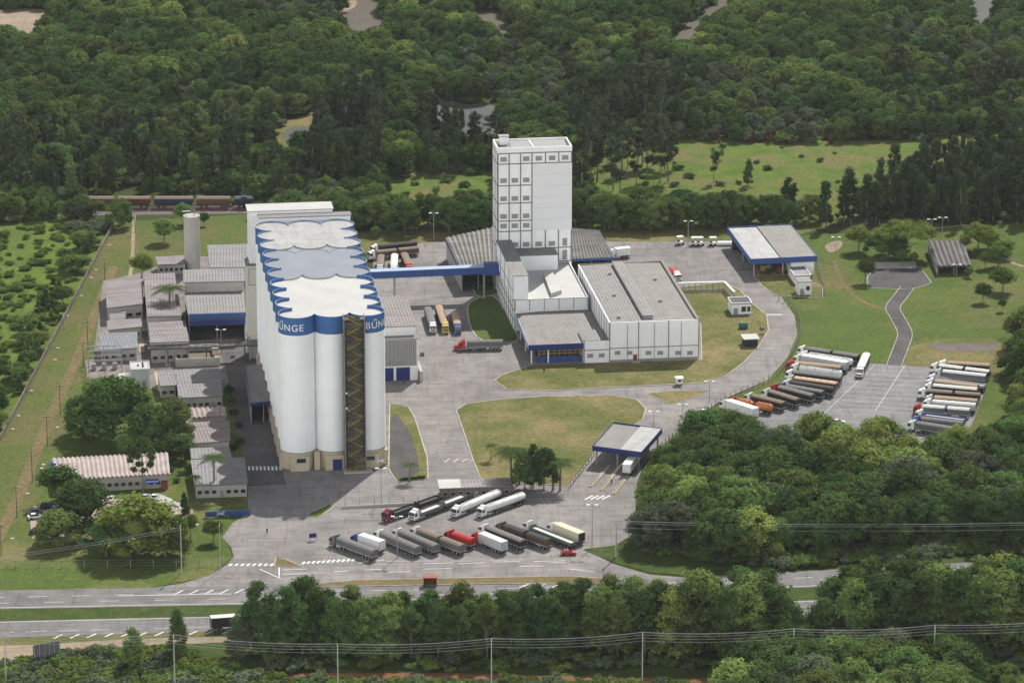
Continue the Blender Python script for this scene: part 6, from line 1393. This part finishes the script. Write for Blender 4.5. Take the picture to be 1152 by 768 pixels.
# single trees one can tell apart
for a in (('broad', 134, 256, 222, lf_mid, 'tree hiding the gap between the rust wagon and the dark red wagon', .9), ('round', 108, 246, 224, lf_mid, 'bushy tree hiding the left end of the train', 1.5), ('broad', 90, 247, 219, lf_dark, 'dark tree left of the train', 1.2), ('round', 292, 246, 226, lf_dark, 'dark tree at the right end of the train behind the silos', 1.3),('round', 184.5, 273, 244, lf_mid, 'round dark tree on the lawn between rail track and works', 1.25), ('round', 160, 314, 284, lf_bright, 'bright green rounded tree at the far corner of the works', 1.2), ('round', 207, 252, 228, lf_mid, 'tree half behind the head of the water tower', 1.2), ('round', 230, 254, 238, lf_dark, 'small dark tree right of the water tower', .9),
          ('palm', 190, 364, 318, lf_palm, 'feathery palm in front of the long pinkish works shed', 1.35), ('palm', 241.5, 556, 507, lf_palm, 'tall palm before the gate office roof', 1.05), ('palm', 220, 560, 532, lf_palm, 'shorter palm left of the gate office', .85), ('palm', 460.5, 542, 519, lf_palm, 'small palm on the strip beside the silos', 1.4), ('palm', 552, 518, 498, lf_palm, 'small palm on the left of the centre lawn', 1.3),
          ('broad', 128, 495, 419, lf_mid, 'very wide spreading tree shading the old works garden', 1.15), ('broad', 172, 512, 452, lf_dark, 'dark tree between the spreading tree and the offices', 1.0), ('broad', 98, 490, 443, lf_mid, 'lower tree under the left side of the wide spreading tree', 1.05), ('round', 205, 516, 486, lf_dark, 'small dark tree before the reddish office', 1.2), ('round', 182, 505, 470, lf_mid, 'mid green tree right of the wide spreading tree', .95), ('broad', 198, 502, 446, lf_mid, 'green tree touching the folded roof hut', .85), ('broad', 146, 520, 486, lf_mid, 'low tree behind the administration roof', 1.1), ('araucaria', 161, 559, 493, lf_dark, 'open tufted tree before the administration building', 1.0),
          ('round', 68, 567, 520, lf_mid, 'full green tree at the left end of the administration building', 1.25), ('broad', 97, 597, 538, lf_dark, 'dark tall tree in the car park left of the bright crown', 1.2), ('broad', 156, 622, 556, lf_bright, 'broad bright green crown in the front garden', 1.45), ('broad', 186, 626, 574, lf_mid, 'green tree at the right of the front garden group', 1.05), ('broad', 66, 614, 574, lf_mid, 'low green tree over the lower left corner of the car park', 1.4), ('broad', 120, 625, 585, lf_dark, 'dark tree in the middle of the front garden group', 1.3),
          ('cone', 208, 585, 553, lf_pine, 'dark conical tree by the footpath', .9), ('round', 214, 604, 577, lf_bright, 'small bright tree left of the round entrance tree', .9), ('round', 240.5, 610, 582, lf_mid, 'round clipped tree at the entrance kerb', 1.05),
          ('round', 423, 267, 254, lf_bright, 'bright bush at the left end of the rear yard edge', 1.2), ('round', 446, 270, 260, lf_mid, 'small tree behind the rear yard trucks', 1.0),
          ('tall', 600, 549, 497, lf_dark, 'dark dense tree in the clump beside the weighbridge lawn', .72), ('broad', 590, 551, 505, lf_mid, 'lower green tree at the front of the lawn clump', .62), ('palm', 576, 548, 501, lf_palm, 'outermost left palm of the lawn clump', 1.4), ('palm', 584, 545, 502, lf_palm, 'palm at the left of the lawn clump', 1.3), ('palm', 622, 551, 512, lf_palm, 'palm at the right of the lawn clump', 1.4), ('broad', 612, 551, 500, lf_dark, 'dark tree in the middle of the lawn clump', .62), ('palm', 630, 552, 515, lf_palm, 'outermost right palm of the lawn clump', 1.4),
          ('round', 966, 283, 253, lf_bright, 'tree leftmost of the picnic group', 1.35), ('round', 973, 318, 289, lf_dark, 'dark round tree at the left edge of the paved pad', .95), ('umbrella', 1018, 290, 250, lf_bright, 'large spreading bright tree at the picnic pad', 1.25), ('broad', 1000, 290, 258, lf_mid, 'tree left of the large spreading picnic tree', 1.5), ('round', 992, 292, 264, lf_bright, 'dark low tree at the rear of the picnic pad', 1.2), ('round', 1015, 300, 278, lf_bright, 'small tree in front of the white concrete pad', .85), ('round', 1028, 297, 283, lf_mid, 'small low tree near the corner of the paved pad', 1.0), ('round', 974, 286, 277, lf_mid, 'low shrubby tree between the two left picnic trees', 1.1),
          ('broad', 1100, 282, 250, lf_bright, 'bright tree behind the picnic shelter', 1.2), ('round', 1112, 280, 258, lf_mid, 'tree on the right behind the picnic shelter', 1.5), ('round', 1108, 302, 281, lf_bright, 'small bright tree right of the picnic shelter', 1.0), ('round', 1122, 300, 275, lf_mid, 'mid green tree standing right of the shelter', 1.5), ('round', 1128, 328, 300, lf_mid, 'tree right of the lawn below the shelter', 1.4), ('round', 1106, 340, 317, lf_dark, 'lone dark tree on the open lawn', 1.1), ('round', 1127, 350, 334, lf_mid, 'smaller lone tree beside the dark lawn tree', .8), ('round', 1090, 312, 300, lf_mid, 'low tree in front of the picnic shelter', 1.2), ('round', 1128, 290, 268, lf_bright, 'bright tree at the far right of the picnic group', 1.5),
          ('eucalypt', 803, 205, 167, lf_dark, 'thin lone tree on the meadow, left of the rounder one', 1.0), ('tall', 842, 209, 177, lf_dark, 'rounder lone tree in the middle of the meadow', .7), ('tall', 887, 235, 198, lf_pine, 'dark crowned tree at the front of the meadow', 1.0), ('eucalypt', 812, 180, 167, lf_dark, 'small thin tree behind the meadow pair', 1.2),
          ('round', 874, 634, 612, lf_mid, 'small tree on the verge by the highway', 1.0), ('tall', 150, 752, 703, lf_mid, 'green roadside tree left of the power pole', .95), ('tall', 200, 742, 682, lf_dark, 'taller dark roadside tree at the power pole', .72), ('tall', 292, 735, 650, lf_dark, 'tallest dark roadside tree with bare lower branches', .95), ('tall', 268, 742, 690, lf_grey, 'greyish small tree at the left foot of the tallest tree', 1.0)):
    sh, x, y, yt, m, lb, wd = a; plant_px(sh, x, y, yt, m, lb, None, None, wd)
for k, (x, y, yt, m) in enumerate(((807, 160, 148, lf_red), (827, 160, 147, lf_grey), (847, 160.5, 147, lf_red), (866, 161, 147, lf_red), (888, 162, 150, lf_red), (908, 160, 155, lf_red), (933, 162, 150, lf_red), (973, 158, 145, lf_red))):
    plant_px('cone', x, y, yt, m, ('small rust red conifer in the row at the back of the meadow', 'single grey-green conifer among the rust red row')[m is lf_grey], 'small conifers along the meadow' if m is lf_red else None, None, 1.3)
for k in range(12): plant_px('cone', 1098 + k * 4.2, 160 - k * .1, 155.5, lf_pine, 'tiny clipped dark shrub in the row beside the far path', 'clipped shrubs by the far path', None, 1.3)

# scatter helpers ------------------------------------------------------------
def scatter(poly, step, seed, holes=(), jit=.42):
    """points on a jittered grid in metres, kept where their photo position falls in poly"""
    rr = random.Random(seed); w = [G(*p) for p in poly]; x0, x1 = min(p.x for p in w), max(p.x for p in w); y0, y1 = min(p.y for p in w), max(p.y for p in w); out = []; y = y0; row = 0
    while y <= y1:
        x = x0 + (row % 2) * step * .5
        while x <= x1:
            p = (x + rr.uniform(-jit, jit) * step, y + rr.uniform(-jit, jit) * step, 0); q = PX(p)
            if in_poly(q[0], q[1], poly) and not any(in_poly(q[0], q[1], h) for h in holes): out.append((p, q))
            x += step
        y += step * .87; row += 1
    return out
# right wood: every tree its own
WOOD_R = [(728, 592), (734, 560), (748, 535), (772, 510), (800, 502), (850, 502), (900, 506), (960, 518), (1010, 522), (1060, 526), (1100, 518), (1128, 496), (1140, 470), (1148, 420), (1154, 380), (1240, 360), (1260, 606), (1152, 612), (1000, 620), (900, 628), (800, 632), (735, 626), (722, 612)]
pts = scatter(WOOD_R, 8.3, 3); pts.sort(key=lambda t: t[0][1])
rr = random.Random(5)
def patch(x, y, s, k): return math.sin(x * s + k) * math.cos(y * s * 1.3 + k * 2.1) + .6 * math.sin(x * s * 2.3 + y * s * 1.7 + k)
WL = {'dark': (lf_dark, 'dark green broadleaf tree in the dense wood right of the weighbridge'), 'mid': (lf_mid, 'mid green broadleaf tree in the dense wood right of the weighbridge'), 'lime': (lf_lime, 'yellow-green flowering tree in the dense wood right of the weighbridge'), 'grey': (lf_grey, 'grey-green tree in the dense wood right of the weighbridge')}
for p, q in pts:
    v = patch(p[0], p[1], .035, 1.0) + rr.uniform(-.5, .5)
    top = q[1] < 545 and q[0] < 960
    k = 'lime' if v > (.3 if top else .8) else 'dark' if v < -.1 else 'mid' if rr.random() < .85 else 'grey'
    h = rr.uniform(8.5, 15.5); plant('broad', p, h, WL[k][0], WL[k][1], k + ' green trees of the right wood', None, None, rr.uniform(.9, 1.2))
nind = len(pts)
# roadside belt
for k in range(30):
    for row in range(3):
        bx = 318 + k * 29 + row * 11 + rr.uniform(-8, 8); by = 738 - row * 8.5 - max(0, bx - 860) * .05 + rr.uniform(-2, 2); v = patch(bx, by, .02, 2)
        if 868 < bx < 930 and row > 0: continue
        hh = (rr.uniform(14, 18.5) if bx < 660 else rr.uniform(15.5, 19) if bx < 770 else rr.uniform(18, 22.5)) * (.88 if 370 < bx < 560 else 1.0) * (.72 if 868 < bx < 930 else 1); m, nm_ = (lf_dark, 'dark') if v < .1 else (lf_mid, 'mid')
        if rr.random() < .05: m, nm_ = lf_lime, 'lime'
        plant('tall', G(bx, by), hh, m, {'dark': 'dark green tree in the tall belt along the near side of the highway', 'mid': 'lighter green tree in the tall belt along the near side of the highway', 'lime': 'yellow-green tree in the tall belt along the near side of the highway'}[nm_], nm_ + ' trees of the highway belt', None, None, rr.uniform(1.0, 1.35)); nind += 1
# lower right wood
for p, q in scatter([(822, 790), (850, 758), (880, 742), (940, 750), (1000, 750), (1080, 756), (1200, 768), (1230, 830), (800, 830)], 7.8, 8):
    v = patch(p[0], p[1], .05, 4); k = 'lime' if (q[0] < 880 and v > -.4 and q[1] < 800) or v > 1.1 else 'mid' if v > -.3 else 'grey' if rr.random() < .25 else 'dark'
    plant('broad', p, rr.uniform(9.5, 13) if q[0] < 1090 else rr.uniform(5, 8), WL[k][0], {'lime': 'yellow-green flowering tree at the bottom right edge of the view', 'mid': 'mid green tree at the bottom right edge of the view', 'dark': 'dark tree at the bottom right edge of the view', 'grey': 'grey-green tree at the bottom right edge of the view'}[k], k + ' trees at the bottom right', None, None, 1.15); nind += 1
# saplings and shrubs on the wild field
FIELD = [(-60, 262), (60, 252), (118, 254), (116, 268), (64, 366), (0, 485), (-60, 560)]
for p, q in scatter(FIELD, 4.6, 21):
    edge = q[0] > 118 - (q[1] - 255) * .50 - 26; dark = (edge and q[1] > 275 and patch(p[0], p[1], .09, 1) > -.5) or patch(p[0], p[1], .06, 3) > 1.0
    if dark and rr.random() < .7: plant('cone' if rr.random() < .6 else 'round', p, rr.uniform(4, 7), lf_dark if rr.random() < .6 else lf_mid, 'dark young tree in the wild field left of the boundary wall', 'young trees of the wild field', None, None, 1.45)
    elif rr.random() < .62: plant('shrub', p, rr.uniform(.8, 1.9), lf_bright if rr.random() < .9 else lf_mid, 'low light green bush in the wild field left of the boundary wall', 'bushes of the wild field', None, None, rr.uniform(1.0, 1.7))
for p, q in scatter([(70, 262), (100, 248), (124, 250), (120, 266), (96, 268)], 4.5, 4): plant('shrub', p, rr.uniform(2, 3), lf_grey, 'pale grey-green bush at the far corner of the wild field', 'pale bushes at the field corner', None, None, 1.4)
# hedges and small planting
for k, (x, y) in enumerate(((258, 440), (261, 452), (264, 466), (268, 480), (271, 498), (262, 505))): plant('shrub', G(x, y), 1.6, lf_dark, 'dark shrub in the bed beside the shaded side road', 'shrubs by the side road')
for k, (x, y) in enumerate(((196, 512), (200, 522), (192, 530), (205, 534), (198, 542), (190, 517))): plant('shrub', G(x, y), 1.3, lf_bright, 'bright garden shrub between administration and gate offices', 'garden shrubs')
for k in range(9): plant('shrub', G(452 + k * 3.0, 541 - k * .3), 1.0, lf_dark, 'clipped shrub at the foot of the small palm strip', 'shrubs at the palm strip', None, None, .8)

# belts of trees behind the plant: the nearest stand one by one
BELT = [(288, 268), (300, 252), (430, 250), (556, 244), (640, 246), (760, 246), (860, 247), (930, 246), (1040, 246), (1152, 244), (1230, 244), (1230, 252), (1050, 253), (930, 256), (820, 258), (690, 260), (560, 261), (470, 263), (400, 262), (300, 274)]
for p, q in scatter(BELT, 7.4, 31):
    x = q[0]
    if x < 420 and q[1] > 262: continue
    if x > 925: sh, h, m, lb, gp = ('cedar', rr.uniform(13, 19), lf_pine, 'dark tall conifer in the belt behind the picnic ground', 'conifers behind the picnic ground')
    elif 540 < x < 700 and rr.random() < .3: sh, h, m, lb, gp = ('broad', rr.uniform(9, 13), lf_dark, 'dark tree in the belt behind the mill tower', 'trees behind the mill tower')
    elif rr.random() < .5: sh, h, m, lb, gp = ('broad', rr.uniform(8.5, 13), lf_mid, 'mid green tree in the belt behind the rear yard', 'mid green trees behind the rear yard')
    elif rr.random() < .18: sh, h, m, lb, gp = ('broad', rr.uniform(8, 11), lf_lime, 'yellow-green tree in the belt behind the rear yard', 'yellow-green trees behind the rear yard')
    else: sh, h, m, lb, gp = ('broad', rr.uniform(9, 13), lf_dark, 'dark green tree in the belt behind the rear yard', 'dark trees behind the rear yard')
    plant(sh, p, h, m, lb, gp, None, None, rr.uniform(.95, 1.2)); nind += 1
print('individual wood trees', nind)

# far woods, too many to count: instances on points, one object per wood
def wood(name, label, items, kinds):
    """items: (x, y, height scale, rotation, kind index); kinds: list of meshes"""
    hid = bpy.data.collections.new(name + '_kinds'); 
    for i, (c, t) in enumerate(kinds): o = bpy.data.objects.new('%s_kind_%02d' % (name, i), c); hid.objects.link(o)
    me = bpy.data.meshes.new(name); n = len(items); me.vertices.add(n); A = np.array(items, dtype=np.float32)
    co = np.zeros((n, 3), np.float32); co[:, :2] = A[:, :2]; me.vertices.foreach_set('co', co.ravel())
    sc = np.stack([A[:, 2] * A[:, 5], A[:, 2] * A[:, 5], A[:, 2]], 1)
    for nm, typ, key, arr in (('wsize', 'FLOAT_VECTOR', 'vector', sc.ravel()), ('wrot', 'FLOAT', 'value', A[:, 3]), ('wkind', 'INT', 'value', A[:, 4].astype(np.int32))):
        at = me.attributes.new(nm, typ, 'POINT'); at.data.foreach_set(key, np.ascontiguousarray(arr))
    o = bpy.data.objects.new(name, me); COL.objects.link(o); tag(o, label, 'wood', None, 'stuff')
    ng = bpy.data.node_groups.new(name, 'GeometryNodeTree'); ng.interface.new_socket('Geometry', in_out='INPUT', socket_type='NodeSocketGeometry'); ng.interface.new_socket('Geometry', in_out='OUTPUT', socket_type='NodeSocketGeometry')
    N = ng.nodes; L = ng.links; gi = N.new('NodeGroupInput'); go = N.new('NodeGroupOutput'); ci = N.new('GeometryNodeCollectionInfo'); ci.inputs['Collection'].default_value = hid; ci.inputs['Separate Children'].default_value = True; ci.inputs['Reset Children'].default_value = True
    ip = N.new('GeometryNodeInstanceOnPoints'); ip.inputs['Pick Instance'].default_value = True
    def attr(nm, t): a = N.new('GeometryNodeInputNamedAttribute'); a.data_type = t; a.inputs['Name'].default_value = nm; return a.outputs['Attribute']
    cx = N.new('ShaderNodeCombineXYZ'); L.new(attr('wrot', 'FLOAT'), cx.inputs['Z'])
    L.new(gi.outputs[0], ip.inputs['Points']); L.new(ci.outputs[0], ip.inputs['Instance']); L.new(attr('wkind', 'INT'), ip.inputs['Instance Index']); L.new(attr('wsize', 'FLOAT_VECTOR'), ip.inputs['Scale'])
    e2r = N.new('FunctionNodeEulerToRotation'); L.new(cx.outputs[0], e2r.inputs[0]); L.new(e2r.outputs[0], ip.inputs['Rotation']); L.new(ip.outputs[0], go.inputs[0])
    md = o.modifiers.new('scatter', 'NODES'); md.node_group = ng; return o
kinds = []; KI = {}
for sh in ('broad', 'tall', 'eucalypt', 'cedar', 'shrub', 'round'):
    for m in ((lf_dark, lf_mid, lf_grey, lf_lime) if sh in ('broad', 'round') else (lf_dark, lf_mid) if sh == 'tall' else (lf_mid, lf_grey, lf_bright) if sh == 'shrub' else (lf_pine, lf_mid) if sh == 'eucalypt' else (lf_pine,)):
        for v in range(3 if sh in ('broad', 'tall') else 2):
            c, t = tree_mesh(sh, v, m, 1); KI.setdefault((sh, m.name), []).append(len(kinds))
            if t is not None:
                cc = c.copy(); kinds.append((cc, t))
            else: kinds.append((c, t))
# join the stems into the far kinds
def join_stem(c, t):
    bm = bmesh.new(); bm.from_mesh(c); n = len(bm.faces); bm.from_mesh(t); bm.faces.ensure_lookup_table()
    for f in bm.faces[n:]: f.material_index = 1
    c.materials.append(bark_m); bm.to_mesh(c); bm.free(); return c
kinds = [(join_stem(c, t), None) if t is not None else (c, None) for c, t in kinds]
CLEAR = [[(680, 158), (870, 160), (1000, 158), (1062, 152), (1300, 142), (1300, 163), (1150, 167), (1030, 205), (960, 245), (900, 250), (690, 250), (650, 215)],
         [(440, 200), (556, 192), (556, 250), (450, 246), (425, 235)], [(300, 152), (345, 130), (362, 128), (368, 142), (345, 165), (336, 196), (314, 198), (302, 175)],
         [(380, -8), (434, -6), (434, 42), (416, 52), (394, 50), (382, 26)], [(528, 9), (566, 15), (580, 42), (578, 62), (558, 58), (538, 38)], [(470, 111), (500, 111), (524, 116), (562, 120), (562, 166), (522, 160), (486, 142)],
         [(744, 64), (762, 36), (802, -4), (838, -16), (820, 16), (790, 48), (766, 72)], [(1080, -10), (1120, -8), (1126, 34), (1104, 44), (1084, 34)], [(-60, 14), (60, 10), (68, 40), (40, 52), (-60, 54)],
         [(100, 236), (300, 230), (300, 260), (120, 250)], [(100, 222), (148, 212), (160, 222), (292, 222), (300, 236), (92, 240)]]
FAR = [(-160, -40), (1310, -40), (1310, 247), (1050, 248), (930, 247), (690, 248), (556, 245), (430, 250), (300, 252), (290, 232), (128, 226), (95, 246), (60, 250), (-120, 258)]
items = []
for p, q in scatter(FAR, 6.3, 77, CLEAR, .46):
    x, y = q; v1 = patch(p[0], p[1], .012, .5); v2 = patch(p[0], p[1], .045, 2.2) + rr.uniform(-.6, .6); n_ = rr.random()
    sh, h, m = 'broad', rr.uniform(5.5, 11.5), lf_dark if v2 < .05 else lf_mid
    if v2 > .75: m = lf_lime if n_ < .3 else lf_mid
    if v1 > .55 and n_ < .75: m = lf_grey; sh = 'round' if n_ < .5 else 'broad'; h = rr.uniform(4.5, 8)
    if v1 < -.7 and n_ < .5: h *= 1.3
    if 190 < x < 345 and 95 < y < 160 and n_ < .7: sh, h, m = 'round', rr.uniform(3, 6), lf_grey if n_ < .4 else lf_mid
    if 0 < x < 330 and 150 < y < 232:
        if n_ < .45: sh, h, m = 'eucalypt', rr.uniform(11, 17), lf_mid if n_ < .2 else lf_pine
        elif n_ < .8: sh, h, m = 'cedar', rr.uniform(8, 14), lf_pine
    if 345 < x < 430 and 120 < y < 215 and n_ < .55: sh, h, m = ('eucalypt' if n_ < .3 else 'cedar'), rr.uniform(14, 21), lf_pine
    if 470 < x < 570 and 150 < y < 215 and n_ < .6: sh, h, m = ('eucalypt' if n_ < .35 else 'cedar'), rr.uniform(11, 17), lf_pine
    if 640 < x < 770 and 110 < y < 175 and n_ < .5: sh, h, m = 'eucalypt', rr.uniform(13, 19), lf_pine
    if 1000 < x and 95 < y < 160 and n_ < .25: sh, h, m = 'eucalypt', rr.uniform(13, 18), lf_pine
    if 985 < x and 175 < y and n_ < .8: sh, h, m = 'cedar', rr.uniform(12, 19), lf_pine
    elif 930 < x and 190 < y and n_ < .5: sh, h, m = 'eucalypt', rr.uniform(13, 18), lf_pine
    if y > 212 and x < 930 and sh == 'broad': h = min(h, 8.5)
    items.append((p[0], p[1], h / HT[sh], rr.random() * 6.283, rr.choice(KI[(sh, m.name)]), rr.uniform(.8, 1.15) if sh != 'eucalypt' else 1.1))
    if n_ < .5: items.append((p[0] + rr.uniform(-3, 3), p[1] + rr.uniform(-3, 3), rr.uniform(1.1, 1.9), rr.random() * 6.28, rr.choice(KI[('shrub', 'leaf_mid' if n_ < .35 else 'leaf_grey')]), 1.5))
print('far wood', len(items))
wood('far_wood', 'wide mixed wood with river bends stretching to the top of the view', items, kinds)
for p, q in scatter([(690, 165), (1000, 165), (930, 225), (700, 238)], 13, 91):
    if rr.random() < .45: plant('shrub', p, rr.uniform(.7, 1.8), lf_mid if rr.random() < .7 else lf_grey, 'small bush standing in the open meadow behind the mill', 'bushes on the meadow', None, None, 1.3)
for p, q in scatter([(440, 196), (550, 192), (550, 232), (440, 236)], 8, 92):
    if rr.random() < .5: plant('shrub', p, rr.uniform(1, 2.4), lf_mid, 'bush in the small clearing left of the mill tower', 'bushes in the small clearing', None, None, 1.3)
# trees on the meadow's left side, few and thin
for (x, y, yt) in ((693, 182, 127), (700, 195, 140), (706, 190, 150), (722, 188, 128), (728, 202, 145), (735, 186, 130), (742, 206, 150), (748, 190, 138), (752, 204, 142), (757, 190, 150), (716, 208, 162), (690, 214, 150), (697, 224, 160), (664, 214, 132), (655, 224, 140), (672, 205, 128)):
    plant_px('eucalypt', x, y, yt, lf_pine, 'tall thin dark tree at the left end of the meadow', 'thin trees at the left of the meadow', None, 1.1)
# scrub along the bottom of the view and on the verges
items = []
for poly, step, seed in (([(-60, 752), (0, 750), (60, 738), (150, 730), (200, 735), (260, 745), (300, 765), (310, 830), (-60, 830)], 2.6, 5), ([(300, 764), (860, 770), (820, 830), (300, 830)], 3.2, 6), ([(700, 618), (760, 628), (880, 640), (1152, 622), (1230, 610), (1230, 592), (900, 622), (740, 616)], 3.0, 7), ([(300, 738), (870, 742), (870, 756), (300, 755)], 4.5, 9), ([(900, 730), (1160, 722), (1160, 760), (900, 756)], 4.0, 10)):
    for p, q in scatter(poly, step, seed):
        n_ = rr.random(); items.append((p[0], p[1], rr.uniform(.5, 1.25) * (1.25 if n_ > .85 else 1), rr.random() * 6.28, rr.choice(KI[('shrub', 'leaf_bright' if n_ < .5 else 'leaf_mid' if n_ < .75 else 'leaf_grey')]), rr.uniform(1.0, 1.6)))
wood('scrub', 'low tangled green scrub along the verges at the bottom of the view', items, kinds)
